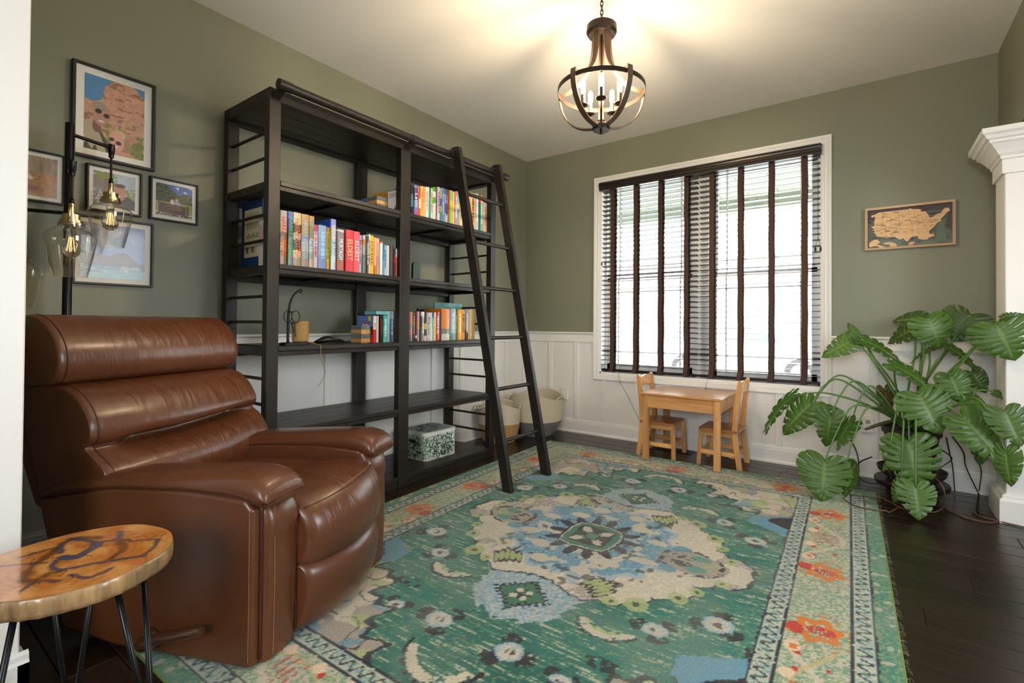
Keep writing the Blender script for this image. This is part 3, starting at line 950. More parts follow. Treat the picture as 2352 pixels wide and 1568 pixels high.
# ------------------------------------------------------------------ books
def hexc(h):
    return srgb(int(h[0:2], 16), int(h[2:4], 16), int(h[4:6], 16))
M_PAGES = mat('book_pages', (0.72, 0.66, 0.54), 0.9, var=0.3, vscale=400, stretch=(0.05, 1, 0.02), col2=(0.5, 0.44, 0.34))
BOOKS = [
    (3, -2.8025, -2.792, 0.275, 'ivory hardback with a pink-lettered spine', [(0, 'd8d0c4'), (0.5, 'c9a9a0'), (0.8, 'd9d6cc')], '', 'cc4444'),
    (3, -2.7885, -2.753, 0.277, 'grey and autumn-orange hardback', [(0, '7a5a20'), (0.25, 'b07028'), (0.45, '6b5a3a'), (0.6, 'c9a890'), (0.8, 'b8b0a8')], 'HARRY POTTER', 'e04818'),
    (3, -2.7514, -2.7244, 0.278, 'indigo to dark teal hardback with green lettering', [(0, '3c5a4c'), (0.4, '35484e'), (0.65, '4a4a90'), (0.85, '6a78b8')], 'HARRY POTTER', '50d040'),
    (3, -2.7228, -2.6798, 0.28, 'cream and black swirled hardback', [(0, 'a08a72'), (0.15, 'd8c8a8'), (0.3, '4a4238'), (0.5, 'b8a890'), (0.62, '3c3630'), (0.78, 'd8c8a0')], 'HARRY POTTER', 'e87820'),
    (3, -2.6789, -2.6374, 0.279, 'thick tan hardback with white streaks', [(0, '9a8878'), (0.3, 'b0a8a8'), (0.5, '8a8ab0'), (0.6, 'b88848'), (0.8, 'c8a070')], 'HARRY POTTER', 'a8d8e8'),
    (3, -2.6364, -2.6071, 0.277, 'slim tan hardback with white streaks', [(0, '9a8878'), (0.3, 'b0a8a8'), (0.55, 'a08050'), (0.8, 'c89868')], 'HARRY POTTER', '30a8b0'),
    (3, -2.6059, -2.5835, 0.236, 'pink and white short book', [(0, 'd8c0c0'), (0.5, 'e8d8d8'), (0.85, 'd04858')], '', 'c03050'),
    (3, -2.5827, -2.5351, 0.238, 'pale steel-blue thick hardback', [(0, '7890c0'), (0.3, '8aa4d0'), (0.7, '90b0d8')], '', 'b8d8f0'),
    (3, -2.5343, -2.5148, 0.233, 'yellow-spined paperback', [(0, 'd09038'), (0.2, 'c8b830'), (0.6, 'd8b040'), (0.9, 'b07830')], '', '604018'),
    (3, -2.5135, -2.5082, 0.231, 'thin green-edged paperback', [(0, '6a9a30'), (0.5, '88b048')], '', ''),
    (3, -2.5074, -2.4766, 0.285, 'tall pale-blue hardback', [(0, 'b8c4d8'), (0.3, '8898c0'), (0.6, 'c0b8c8'), (0.85, '9098d8')], 'PAOLINI  ERAGON', 'f4f4f4'),
    (3, -2.4747, -2.4328, 0.232, 'grey and rust hardback with large white title', [(0, 'b06048'), (0.25, '807878'), (0.6, '8a8284'), (0.95, 'd0d0d8')], 'MURTAGH', 'ffffff'),
    (3, -2.4219, -2.3705, 0.239, 'thick coral-red hardback with gold lettering', [(0, 'd83848')], 'ELDEST', 'e8d890'),
    (3, -2.3697, -2.3293, 0.238, 'slimmer coral-red hardback with white lettering', [(0, 'dc5060')], 'ELDEST', 'f8ece8'),
    (3, -2.3285, -2.309, 0.225, 'white and blue paperback', [(0, 'a8c8d0'), (0.4, 'e0e8ec'), (0.8, '90a8c8')], '', '203080'),
    (3, -2.3082000000000003, -2.292, 0.224, 'grey paperback with an orange patch', [(0, '708078'), (0.5, 'a0a8a0'), (0.75, 'c87830'), (0.9, 'b8c0c8')], '', ''),
    (3, -2.2912, -2.2807, 0.223, 'brown paperback', [(0, '4a3424'), (0.6, '6a4a2c')], '', ''),
    (3, -2.2799, -2.2644, 0.223, 'charcoal paperback with grey lettering', [(0, '403c3c'), (0.5, '787878'), (0.8, '484444')], '', 'c8c8c8'),
    (3, -2.2636000000000003, -2.2515, 0.238, 'white paperback with black lettering', [(0, 'd8ccc4'), (0.5, 'e8e0dc')], '', '202020'),
    (3, -2.2507, -2.2264, 0.233, 'bright yellow paperback', [(0, 'f0b414'), (0.5, 'f4bc18')], '', '704010'),
    (3, -2.2256, -2.2072, 0.224, 'peach paperback', [(0, 'b07838'), (0.25, 'e8a870'), (0.8, 'f0b890')], '', ''),
    (3, -2.2064, -2.1879, 0.224, 'salmon paperback', [(0, 'd89080'), (0.5, 'f0a898')], '', '8090b0'),
    (3, -2.187, -2.1676, 0.206, 'pale mint paperback with a red top', [(0, 'd8e0d4'), (0.95, 'e05048')], '', ''),
    (3, -2.1667, -2.149, 0.191, 'blue-topped paperback', [(0, '5a90c0'), (0.5, '2878b0')], '', ''),
    (3, -2.1482, -2.1334, 0.187, 'white paperback with a teal stripe', [(0, 'c8dce4'), (0.5, 'a8ccd8')], '', '202428'),
    (3, -2.1326, -2.11, 0.19, 'pale grey-white paperback', [(0, 'c8ccd4')], '', ''),
    (3, -2.1089, -2.0828, 0.193, 'dark brown book', [(0, '3a342e')], '', ''),
    (3, -2.0815, -2.0678, 0.177, 'navy and red paperback', [(0, '403050'), (0.5, '8a3040'), (0.8, '303848')], '', ''),
    (3, -2.067, -2.0421, 0.178, 'orange paperback with white top', [(0, 'e06018'), (0.4, 'd85a1c'), (0.7, 'd0c8d0')], '', ''),
    (2, -1.9278, -1.9096, 0.202, 'thin black and teal book', [(0, '202428'), (0.3, '508898'), (0.7, '2a3034')], '', ''),
    (2, -1.9088, -1.8741, 0.205, 'blue book with large white title', [(0, '98489a'), (0.15, '5878b8'), (0.5, '3a4478'), (0.9, '6888c0')], 'Latin', 'f0f0f4'),
    (2, -1.8733000000000002, -1.8617, 0.207, 'red and white thin book', [(0, 'e85030'), (0.4, 'e04830'), (0.8, 'f0a0a0')], '', ''),
    (2, -1.8609, -1.848, 0.21, 'orange thin book', [(0, 'f07020'), (0.3, 'f4f0e0'), (0.6, 'f06818')], '', ''),
    (2, -1.8472000000000002, -1.8276, 0.214, 'golden yellow paperback', [(0, 'f0c050'), (0.5, 'f4cc70')], '', 'b06020'),
    (2, -1.8268, -1.8114, 0.216, 'peach and orange striped paperback', [(0, 'f4b880'), (0.5, 'f0a060')], '', ''),
    (2, -1.8106, -1.7875, 0.217, 'white paperback with a small red emblem', [(0, 'd8e4dc'), (0.6, 'e8ece4')], '', 'd06050'),
    (2, -1.7867000000000002, -1.774, 0.221, 'pale green paperback', [(0, 'a8d0a0'), (0.6, 'c0dcb0')], '', ''),
    (2, -1.7732, -1.7609, 0.216, 'teal thin book', [(0, '2a9090'), (0.7, '2c7078')], '', ''),
    (2, -1.7601, -1.745, 0.219, 'cream paperback with red dots', [(0, 'e4dccc')], '', 'c04040'),
    (2, -1.7442000000000002, -1.7143, 0.233, 'white paperback with green patches', [(0, '58a828'), (0.04, 'e0e0d8'), (0.5, 'e0e4dc'), (0.52, '60b030'), (0.68, 'e8e8e0'), (0.86, '58b028')], '', ''),
    (2, -1.7135, -1.6988, 0.244, 'dark maroon hardback', [(0, '5a2c28')], '', ''),
    (2, -1.6974, -1.6708, 0.245, 'white and lavender children book', [(0, 'e0d4e4'), (0.5, 'd0c8dc')], '', '8050a0'),
    (2, -1.67, -1.6561, 0.24, 'floral patterned paperback', [(0, '70a058'), (0.3, 'd8c850'), (0.5, '8060a0'), (0.7, 'e8c890')], '', ''),
    (2, -1.6553, -1.623, 0.249, 'sky-blue paperback', [(0, '70c0e4'), (0.5, '68b8e4')], '', 'f4fcff'),
    (2, -1.6222, -1.5928, 0.248, 'white and violet patterned book', [(0, 'e8d8ec'), (0.3, '8068b8'), (0.6, 'e4d8f0'), (0.85, '7060a8')], '', '6040a0'),
    (2, -1.592, -1.5791, 0.248, 'rust-orange thin book', [(0, 'c85a28'), (0.5, 'b84820')], '', ''),
    (2, -1.5783, -1.5464, 0.249, 'lime green hardback', [(0, '88c84c'), (0.4, 'c8d838'), (0.7, '8cc860')], '', ''),
    (2, -1.542, -1.528, 0.248, 'cream thin book', [(0, 'e8d4c8')], '', ''),
    (2, -1.5272000000000001, -1.5043, 0.253, 'coral-pink paperback', [(0, 'f08078'), (0.5, 'f0a098'), (0.62, 'e87068')], '', 'fff0ec'),
    (2, -1.5035, -1.4807, 0.258, 'aqua-blue thin book', [(0, '68a8b0'), (0.5, 'd0d090'), (0.65, '78b4bc')], '', ''),
    (2, -1.4798, -1.4502, 0.25, 'cream paperback behind the ladder', [(0, 'd8a050'), (0.06, 'd8c8a8'), (0.6, 'd0c8b0')], '', '604830'),
    (2, -1.3941, -1.3578, 0.276, 'off-white hardback behind the ladder rung', [(0, 'e0d0a0'), (0.4, 'e0d8cc')], '', ''),
    (2, -1.3569, -1.3081, 0.283, 'orange-cream thick hardback', [(0, 'd87028'), (0.04, 'f0b868'), (0.7, 'f0c078')], '', '5a2c20'),
    (2, -1.3073, -1.2724, 0.29, 'grey-white paperback with white lettering', [(0, 'b8c0cc'), (0.6, 'a8b4c4')], '', 'f8f8ff'),
    (2, -1.2689, -1.2472, 0.283, 'dark green and red book', [(0, '186848'), (0.8, 'c02838')], '', ''),
    (2, -1.2463, -1.2164, 0.287, 'mint and orange book', [(0, '88c0a8'), (0.8, 'f08840')], '', 'f0f8f0'),
    (2, -1.2144, -1.1576, 0.24, 'short pale pink-grey book', [(0, 'd8c4b8'), (0.5, 'd0c8c0')], '', 'c08070'),
    (4, -2.1702, -2.1506, 0.166, 'white and red phrase book with a blue cover', [(0, 'd02830'), (0.5, 'e8dce0'), (0.85, 'c8d0e8')], 'Berlitz', 'd83848'),
    (4, -2.1494, -2.1325, 0.166, 'cream paperback with worn edges', [(0, 'c8c0b0')], '', ''),
    (4, -2.1246, -2.102, 0.169, 'black book with dark red lettering', [(0, '2a2420'), (0.4, '3a2018')], '', '8a3828'),
    (4, -2.1008, -2.0727, 0.171, 'teal-green paperback', [(0, '48a898'), (0.6, '3a9888')], '', 'd8f0ec'),
    (4, -2.0719000000000003, -2.0506, 0.198, 'pale aqua paperback', [(0, 'a0b0b4'), (0.25, '90c4cc'), (0.6, '98ccd8')], '', ''),
    (4, -2.0498, -2.0157, 0.199, 'slate-blue paperback with a white top', [(0, '6078a0'), (0.75, 'c8ccd4')], '', 'd8dce8'),
    (4, -2.0149, -2.0051, 0.204, 'brown speckled thin book', [(0, '4a3820'), (0.5, '6a5030')], '', ''),
    (4, -2.0043, -1.991, 0.206, 'pink thin paperback', [(0, 'd87080'), (0.5, 'd09098')], '', ''),
    (4, -1.8939, -1.8655, 0.199, 'grey and coral zigzag hardback', [(0, '686068'), (0.2, 'c05850'), (0.4, '706870'), (0.6, 'c06058')], '', ''),
    (4, -1.8642, -1.8578, 0.197, 'thin black book', [(0, '22201e')], '', ''),
    (4, -1.857, -1.8398, 0.196, 'dark paperback with gold lettering', [(0, '2a2418'), (0.4, '5a4c28')], '', 'd0b860'),
    (4, -1.8390000000000002, -1.8198, 0.2, 'dark brown-red paperback', [(0, '3a1c14'), (0.1, 'c8b890'), (0.18, '4a2018')], '', ''),
    (4, -1.8190000000000002, -1.7995, 0.203, 'pink and orange paperback', [(0, 'a88898'), (0.4, 'd8905c'), (0.7, 'c88898')], '', ''),
    (4, -1.7987000000000002, -1.7909, 0.203, 'thin black paperback', [(0, '1e1a18')], '', ''),
    (4, -1.7901, -1.763, 0.202, 'grey paperback with white block lettering', [(0, '787878'), (0.5, '585858'), (0.85, 'd8d8d8')], '', 'e8e8e8'),
    (4, -1.762, -1.7401, 0.204, 'black and yellow paperback', [(0, 'c8b8b0'), (0.15, '2a2420'), (0.4, 'c8a838'), (0.6, '2c2620')], '', ''),
    (4, -1.7393, -1.7092, 0.197, 'cream grey paperback', [(0, 'a8a49c'), (0.1, 'bcb8ac')], '', '70746c'),
    (4, -1.7084000000000001, -1.6948, 0.199, 'white paperback', [(0, 'e4e8ec'), (0.6, 'd0dcec')], '', ''),
    (4, -1.6940000000000002, -1.6746, 0.2, 'pale patterned paperback', [(0, 'a8a89c'), (0.4, '88a870'), (0.8, '304878')], '', ''),
    (4, -1.6738000000000002, -1.6563, 0.2, 'lemon-edged paperback', [(0, 'd8d880'), (0.5, 'd8d8c0')], '', ''),
    (4, -1.6553, -1.616, 0.203, 'scarlet paperback', [(0, 'd83028'), (0.5, 'd84030')], '', 'f8e0e0'),
    (4, -1.6142, -1.5997, 0.197, 'black book with green lettering', [(0, '1c201c')], '', '408040'),
    (4, -1.5989, -1.5168, 0.229, 'wide orange and grey hardback with a white base', [(0, 'c8beb0'), (0.2, '706860'), (0.38, 'd87a10'), (0.97, 'd88018')], '', ''),
    (4, -1.5142, -1.4595, 0.232, 'pale teal-grey thick book', [(0, '609080'), (0.2, '88a8a8'), (0.6, '88a0a8')], '', 'd0dce0'),
    (4, -1.4573, -1.4378, 0.213, 'dark slate paperback', [(0, '2c3438')], '', 'a0a8a8'),
    (4, -1.4364, -1.3985, 0.228, 'mustard yellow paperback', [(0, 'd8a010'), (0.5, 'd89c20')], '', 'f0e8c0'),
    (4, -1.3977, -1.3623, 0.228, 'amber paperback with brown lettering', [(0, 'd8953c'), (0.5, 'e09a30')], '', '583010'),
    (4, -1.3575, -1.3235, 0.233, 'grey and copper paperback', [(0, '4a3020'), (0.3, 'b87840'), (0.38, '788090'), (0.8, '8088a0')], '', 'd8d8d8'),
    (4, -1.3227, -1.3069, 0.23, 'cream pink thin book', [(0, 'd8b8a0')], '', ''),
    (4, -1.3057, -1.2416, 0.233, 'kraft tan journals side by side', [(0, 'a88848')], '', ''),
]
SHELF_Z = {2: 1.7485, 3: 1.3305, 4: 0.9165}
SPINE_X = {2: 0.47, 3: 0.49, 4: 0.42}
SHELF_NAME = {2: 'on the second shelf from the top', 3: 'on the third shelf from the top', 4: 'on the fourth shelf from the top'}
INK = {}
def ink(h):
    if h not in INK:
        INK[h] = mat('ink_' + h, hexc(h), 0.5)
    return INK[h]
def put_text(body, h, parent, loc, length, height, rot, name='title'):
    me = text_mesh(body, 1.0, 0.0004)
    xs = [v.co.x for v in me.vertices]
    ys = [v.co.y for v in me.vertices]
    w, hh = max(xs) - min(xs), max(ys) - min(ys)
    o = bpy.data.objects.new(name, me.copy())
    o.data.materials.clear()
    o.data.materials.append(ink(h))
    COL.objects.link(o)
    o.parent = parent
    sx = length / w
    sy = min(height / hh, sx * 2.2)
    sx = min(sx, sy * 1.6)
    M = Matrix.Translation(loc) @ rot.to_4x4() @ Matrix.Diagonal((sx, sy, 1, 1)) @ Matrix.Translation((-(max(xs) + min(xs)) / 2, -(max(ys) + min(ys)) / 2, 0))
    o.matrix_local = M
    return o
# reading down the spine, seen from +x
ROT_DOWN = Matrix(((0, 0, 1), (0, 1, 0), (-1, 0, 0)))
ROT_FRONT = Matrix(((0, 0, 1), (1, 0, 0), (0, 1, 0)))      # upright text on a face towards +x
ROT_SIDE = Matrix(((1, 0, 0), (0, 0, -1), (0, 1, 0)))      # upright text on a face towards -y
def make_book(sh, y0, y1, h, desc, bands, title, tcol):
    t = y1 - y0 - 0.0006
    depth = 0.165 if h < 0.21 else 0.19
    bt = 0.0022 if t > 0.014 else 0.0008
    x0 = SPINE_X[sh] + random.uniform(-0.006, 0.006)
    rnd = 0.004 if t > 0.025 else 0.001
    outer = [(-depth, -t / 2), (-0.004, -t / 2), (0.0 + rnd * 0.3, -t / 2 + 0.0015), (rnd, 0), (rnd * 0.3, t / 2 - 0.0015), (-0.004, t / 2), (-depth, t / 2)]
    inner = [(-depth, t / 2 - bt), (-0.006, t / 2 - bt), (-0.006, -t / 2 + bt), (-depth, -t / 2 + bt)]
    bo = MB().prism(outer + inner, 'z', 0, h)
    st = [(p, hexc(c)) for p, c in bands]
    m = band_mat('cover_' + desc.replace(' ', '_')[:40], st, rough=0.35, noise=0.16 if len(st) > 2 else 0.0, nscale=40, coat=0.2)
    o = bo.build('book', m)
    o.location = (x0, (y0 + y1) / 2, SHELF_Z[sh])
    tag(o, desc + ' ' + SHELF_NAME[sh], 'book', 'books on the tall bookcase')
    pg = MB().box(-depth + 0.004, -0.0062, -t / 2 + bt + 0.0002, t / 2 - bt - 0.0002, 0.003, h - 0.004)
    pg.build('pages', M_PAGES, o)
    if title:
        put_text(title, tcol, o, (rnd + 0.0006, 0, h * 0.52), h * (0.72 if len(title) > 9 else 0.5), t * 0.62, ROT_DOWN)
    elif tcol and t > 0.009:
        # small type too fine to read: a run of ink ticks down the spine
        tk = MB()
        z = h * 0.86
        while z > h * 0.25:
            L = random.uniform(0.003, 0.008)
            w = t * random.uniform(0.16, 0.26)
            tk.box(rnd * 0.7, rnd + 0.0005, -w, w, z - L, z)
            z -= L + random.choice((0.0018, 0.0018, 0.006))
        tk.build('spine_lettering', ink(tcol), o)
    return o
ALLB = {}
for b in BOOKS:
    ALLB[b[4]] = make_book(*b)
# book that shows its cover: blue upper half, red name plate, black lower half
fb = ALLB['white and red phrase book with a blue cover']
cvM = band_mat('phrase_cover', [(0, hexc('b02028')), (0.28, hexc('1c181c')), (0.60, hexc('5a78b8'))], rough=0.3)
t_ = 0.0196
MB().box(-0.162, -0.006, -t_ / 2 - 0.0006, -t_ / 2 - 0.0001, 0.001, 0.165).build('front_cover', cvM, fb)
MB().box(-0.115, -0.040, -t_ / 2 - 0.0012, -t_ / 2 - 0.0006, 0.103, 0.122).build('name_plate', ink('c01824'), fb)
put_text('Berlitz', 'f4f4f4', fb, (-0.078, -t_ / 2 - 0.0014, 0.1125), 0.060, 0.013, ROT_SIDE, 'lettering')
put_text('French', 'f4f4f4', fb, (-0.075, -t_ / 2 - 0.0012, 0.080), 0.075, 0.018, ROT_SIDE, 'lettering')
bd = MB().lathe([(0.0001, 0), (0.016, 0), (0.016, 0.0006), (0.0001, 0.0006)], 16, (0, 0, 0), Matrix.Translation((-0.040, -t_ / 2 - 0.0007, 0.149)) @ Matrix.Rotation(radians(90), 4, 'X'))
bd.build('round_sticker', ink('d8c818'), fb)
# tall pale-blue hardback: deep blue front cover with a lighter slanted band
eb = ALLB['tall pale-blue hardback']
MB().box(-0.186, -0.006, -0.0308 / 2 - 0.0008, -0.0308 / 2 - 0.0001, 0.001, 0.284).build('front_cover', ink('1a50b0'), eb)
MB().prism([(-0.186, 0.245), (-0.186, 0.205), (-0.006, 0.165), (-0.006, 0.235), (-0.10, 0.272)], 'y', -0.0164, -0.0162).build('cover_art', ink('6090c0'), eb)

# books lying flat on top of rows
def flat_book(loc, size, rz, desc, cover, name='book'):
    L, W, t = size
    o = MB().prism([(-W / 2, 0), (W / 2, 0), (W / 2, 0.0015), (-W / 2 + 0.003, 0.0015), (-W / 2 + 0.003, t - 0.0015), (W / 2, t - 0.0015), (W / 2, t), (-W / 2, t)], 'y', -L / 2, L / 2).build(name, mat('cover_' + desc[:30].replace(' ', '_'), hexc(cover), 0.4))
    o.location = loc
    o.rotation_euler = (0, 0, rz)
    tag(o, desc, 'book', 'books on the tall bookcase')
    MB().box(-W / 2 + 0.0035, W / 2 - 0.003, -L / 2 + 0.003, L / 2 - 0.003, 0.0017, t - 0.0017).build('pages', mat('teal_pages', hexc('7ab0b0'), 0.7) if 'teal' in desc else M_PAGES, o)
    return o
flat_book((0.36, -2.1045, 0.9165 + 0.1735), (0.105, 0.125, 0.026), 0.0, 'small dark book with teal page edges lying across the low books on the fourth shelf', '1c2024')
# leaning novel with big white author name, behind the row
ab = MB().box(0, 0.15, 0, 0.022, 0, 0.232, 0.001).build('book', mat('black_jacket', hexc('14161c'), 0.35, coat=0.2))
ab.location = (0.235, -1.652, 0.9165)
ab.rotation_euler = (0, 0, radians(90))
tag(ab, 'black book with a large white author name standing behind the fourth shelf row', 'book', 'books on the tall bookcase')
MB().box(0.003, 0.147, 0.002, 0.020, 0.2325, 0.2328).build('pages', M_PAGES, ab)
put_text('ATWOOD', 'e8e8ec', ab, (0.072, -0.0006, 0.198), 0.13, 0.024, ROT_SIDE, 'lettering')
put_text('MARGARET', 'c0c0c8', ab, (0.105, -0.0006, 0.219), 0.055, 0.008, ROT_SIDE, 'lettering')
# wide teal picture book at the back right of the fourth shelf
tb = MB().box(-0.007, 0.007, 0, 0.30, 0, 0.285, 0.001).build('book', mat('teal_picture_cover', hexc('1a7890'), 0.35, var=0.5, vscale=22, col2=hexc('70b040'), coat=0.3))
tb.location = (0.215, -1.482, 0.9165)
tag(tb, 'large teal picture book standing at the back of the fourth shelf behind the journals', 'book', 'books on the tall bookcase')
MB().box(-0.005, 0.005, 0.003, 0.297, 0.2850, 0.2853).build('pages', M_PAGES, tb)
# large dark blue hardcover with a cream panel facing the end of the third shelf
bb = MB().box(0, 0.232, 0, 0.016, 0, 0.372, 0.0015).build('book', mat('navy_board', hexc('1c3c66'), 0.45))
bb.location = (0.052, -2.778, 1.3305)
tag(bb, 'large navy-blue board book with a cream panel behind the end rungs of the third shelf', 'book', 'books on the tall bookcase')
MB().box(0.034, 0.226, -0.0008, 0.0, 0.062, 0.325).build('cream_panel', mat('cream_print', hexc('d8cfae'), 0.6, var=0.4, vscale=6, col2=hexc('c8a860')), bb)
lt = MB()
for i, z in enumerate((0.30, 0.291, 0.282, 0.273, 0.243, 0.235, 0.227, 0.219)):
    lt.box(0.052, 0.20 - 0.02 * (i % 3), -0.0012, -0.0008, z, z + 0.0022)
for i in range(9):
    lt.box(0.052 + i * 0.016, 0.060 + i * 0.016, -0.0012, -0.0008, 0.165, 0.178 + 0.008 * ((i * 7) % 3))
for i, x in enumerate((0.055, 0.115)):
    lt.box(x, x + 0.028, -0.0012, -0.0008, 0.085, 0.118)
lt.build('small_print', ink('706a50'), bb)['kind'] = 'stuff'
MB().box(0.178, 0.226, -0.0013, -0.0008, 0.078, 0.112).build('barcode_panel', ink('f0f0f0'), bb)
MB().box(0.196, 0.215, -0.0016, -0.0013, 0.085, 0.106).build('barcode', ink('303848'), bb)

# ------------------------------------------------------------------ boxes, twine stand and oddments on the shelves
STR = [(0, hexc('c89858')), (0.25, hexc('6c7478')), (0.5, hexc('c8a064')), (0.75, hexc('808a8c'))]
def striped_box(loc, size, rz, label, flip):
    t = thing('keepsake_box', label, 'box', loc, rz, 'layered wood and stone boxes')
    w, d, h = size
    for k in range(4):
        stone = (k % 2 == 1)
        m = mat('grey_marble', hexc('7c8486'), 0.3, var=0.8, vscale=28, stretch=(1, 1, 0.5), col2=hexc('3c4448')) if stone else wood_mat('pale_mango_wood', hexc('d8a868'), hexc('a87838'), rough=0.5, axis='X', scale=5)
        MB().box(-w / 2, w / 2, -d / 2, d / 2, h * k / 4 + (0.0002 if k else 0), h * (k + 1) / 4, 0.0008).build('lid' if k == 3 else 'layer', m, t)
    return t
striped_box((0.330, -2.185, 0.9165), (0.108, 0.098, 0.106), radians(0), 'square box of alternating wood and grey stone layers beside the phrase book', 0)
striped_box((0.330, -2.082, 1.7485), (0.10, 0.094, 0.098), radians(0), 'square box of alternating wood and grey stone layers on the second shelf beside the post', 1)
gb = MB().box(-0.060, 0.060, -0.036, 0.036, 0, 0.137, 0.001).build('game_box', mat('white_card', (0.8, 0.8, 0.8), 0.4))
gb.location = (0.447, -2.014, 1.7485)
tag(gb, 'white game box with an orange panel and small pictures beside the bookcase post', 'box')
gl = MB()
for i in range(4):
    gl.box(-0.048, 0.034 - 0.012 * (i % 2), -0.0365, -0.036, 0.120 - i * 0.008, 0.123 - i * 0.008)
gl.build('small_print', ink('707070'), gb)['kind'] = 'stuff'
MB().box(0.0601, 0.0606, -0.032, 0.034, 0.102, 0.128).build('orange_panel', ink('e06a28'), gb)
MB().box(0.0601, 0.0606, -0.036, 0.036, 0.0, 0.012).build('orange_base', ink('e06a28'), gb)
for r_ in range(3):
    for c_i in range(3):
        MB().box(0.0601, 0.0606, -0.030 + c_i * 0.022, -0.012 + c_i * 0.022, 0.016 + r_ * 0.028, 0.040 + r_ * 0.028).build('picture', ink(('c06848', '7048a0', '50a848', '4888b8', '886040', 'b04870', '80a0c8', '904880', 'a89050')[r_ * 3 + c_i]), gb)
for loc, sz, cc, lb in (((0.27, -2.005, 1.7485), (0.10, 0.07, 0.150), 'd89028', 'orange box standing behind the white game box'), ((0.165, -2.045, 1.7485), (0.08, 0.07, 0.118), '4070b8', 'blue box at the back behind the white game box')):
    o = MB().box(-sz[0] / 2, sz[0] / 2, -sz[1] / 2, sz[1] / 2, 0, sz[2] - 0.016, 0.001).build('card_box', mat('card_' + cc, hexc(cc), 0.45))
    o.location = loc
    tag(o, lb, 'box')
    MB().box(-sz[0] / 2 - .001, sz[0] / 2 + .001, -sz[1] / 2 - .001, sz[1] / 2 + .001, sz[2] - 0.0155, sz[2], 0.001).build('lid', mat('card_' + cc, hexc(cc), 0.45), o)
cl = MB().bar((-0.008, 0, 0.010), (0.010, 0, 0.012), 0.012, 0.016, 0.002)
cl.tube([(0, -0.007, 0.016), (0.004, -0.008, 0.026), (0.0, 0.0, 0.030), (-0.004, 0.008, 0.026), (0, 0.007, 0.016)], 0.0015, 6)
cl.box(-0.012, 0.012, -0.006, 0.006, 0.0, 0.003)
o = cl.build('binder_clip', mat('black_clip', (0.01, 0.01, 0.01), 0.3), smooth=False)
o.location = (0.493, -2.072, 1.7485)
tag(o, 'small black clip on the shelf edge beside the game box', 'clip')

# cast-iron twine stand with scissors
M_IRON = mat('dark_iron', (0.022, 0.019, 0.018), 0.45, metal=0.6, var=0.3, vscale=30)
ts = thing('twine_stand', 'dark iron twine stand with a curved arm on the fourth shelf', 'stand', (0.448, -2.684, 0.9165))
bsx = [(-0.030, -0.065), (0.030, -0.065), (0.036, -0.055), (0.036, 0.055), (0.030, 0.065), (-0.030, 0.065), (-0.036, 0.055), (-0.036, -0.055)]
b_ = MB().loft([[(x * s, y * s, z) for x, y in bsx] for s, z in ((1, 0), (1, 0.008), (0.94, 0.013), (0.86, 0.016))])
b_.build('base', M_IRON, ts, smooth=False)
arm = smoothpath([(0, -0.036, 0.014), (0, -0.036, 0.10), (0, -0.034, 0.17), (0, -0.026, 0.225), (0, -0.010, 0.262), (0, 0.012, 0.286), (0, 0.022, 0.290)], 6)
MB().tube(arm, [0.0068 - 0.0022 * i / (len(arm) - 1) for i in range(len(arm))], 10).build('arm', M_IRON, ts, smooth=True)
MB().tube([(0.004, 0.026 + 0.008 * cos(a), 0.288 + 0.008 * sin(a)) for a in [2 * pi * i / 14 for i in range(14)]], 0.0042, 8, closed=True).build('eyelet', M_IRON, ts, smooth=True)
MB().tube([(0.0, -0.036, 0.178), (0.018, -0.028, 0.174), (0.020, -0.020, 0.178)], 0.003, 6).build('peg', M_IRON, ts, smooth=True)
sc = thing('scissors', 'small dark iron scissors hanging on the twine stand', 'scissors', (0.468, -2.712, 1.015))
for s, tilt in ((-1, 0.25), (1, -0.10)):
    loop = [(0.0 if s < 0 else 0.003, s * 0.020 + 0.021 * cos(a) * (1 if s > 0 else 1), 0.052 + 0.032 * sin(a)) for a in [2 * pi * i / 20 for i in range(20)]]
    MB().tube(loop, 0.0021, 7, closed=True).build('handle', M_IRON, sc, smooth=True)
    bl_ = MB().loft([[(0.001 * s - 0.001, 0.004 * s + 0.005, 0.022), (0.001 * s - 0.001, 0.004 * s - 0.004, 0.022), (0.001 * s + 0.001, 0.004 * s - 0.004, 0.022), (0.001 * s + 0.001, 0.004 * s + 0.005, 0.022)],
                     [(0.001 * s - 0.001, -0.002 * s + 0.010, 0.0), (0.001 * s - 0.001, -0.002 * s + 0.002, 0.0), (0.001 * s + 0.001, -0.002 * s + 0.002, 0.0), (0.001 * s + 0.001, -0.002 * s + 0.010, 0.0)],
                     [(0.001 * s - 0.001, 0.0215, -0.055), (0.001 * s - 0.001, 0.020, -0.055), (0.001 * s + 0.001, 0.020, -0.055), (0.001 * s + 0.001, 0.0215, -0.055)]])
    bl_.build('blade', M_IRON, sc)
MB().ball((0.004, 0.006, 0.006), 0.003, 8, 5).build('pivot', M_STEEL, sc, smooth=True)
M_TWINE = mat('jute_twine', hexc('b8915c'), 0.9, var=0.6, vscale=60, stretch=(1, 1, 6), col2=hexc('8a6434'), bump=0.6, bscale=120, bstretch=(0.3, 0.3, 4))
sp = thing('twine_spool', 'spool of tan jute twine on the iron stand', 'spool', (0.437, -2.647, 0.9335))
secs = [(0.001, 0), (0.036, 0.0), (0.0395, 0.006)] + [(0.0405 + 0.0006 * (-1) ** i, 0.008 + i * 0.0042) for i in range(23)] + [(0.038, 0.110), (0.012, 0.111), (0.012, 0.095), (0.001, 0.095)]
MB().lathe(secs, 28).build('wound_twine', M_TWINE, sp, smooth=True)
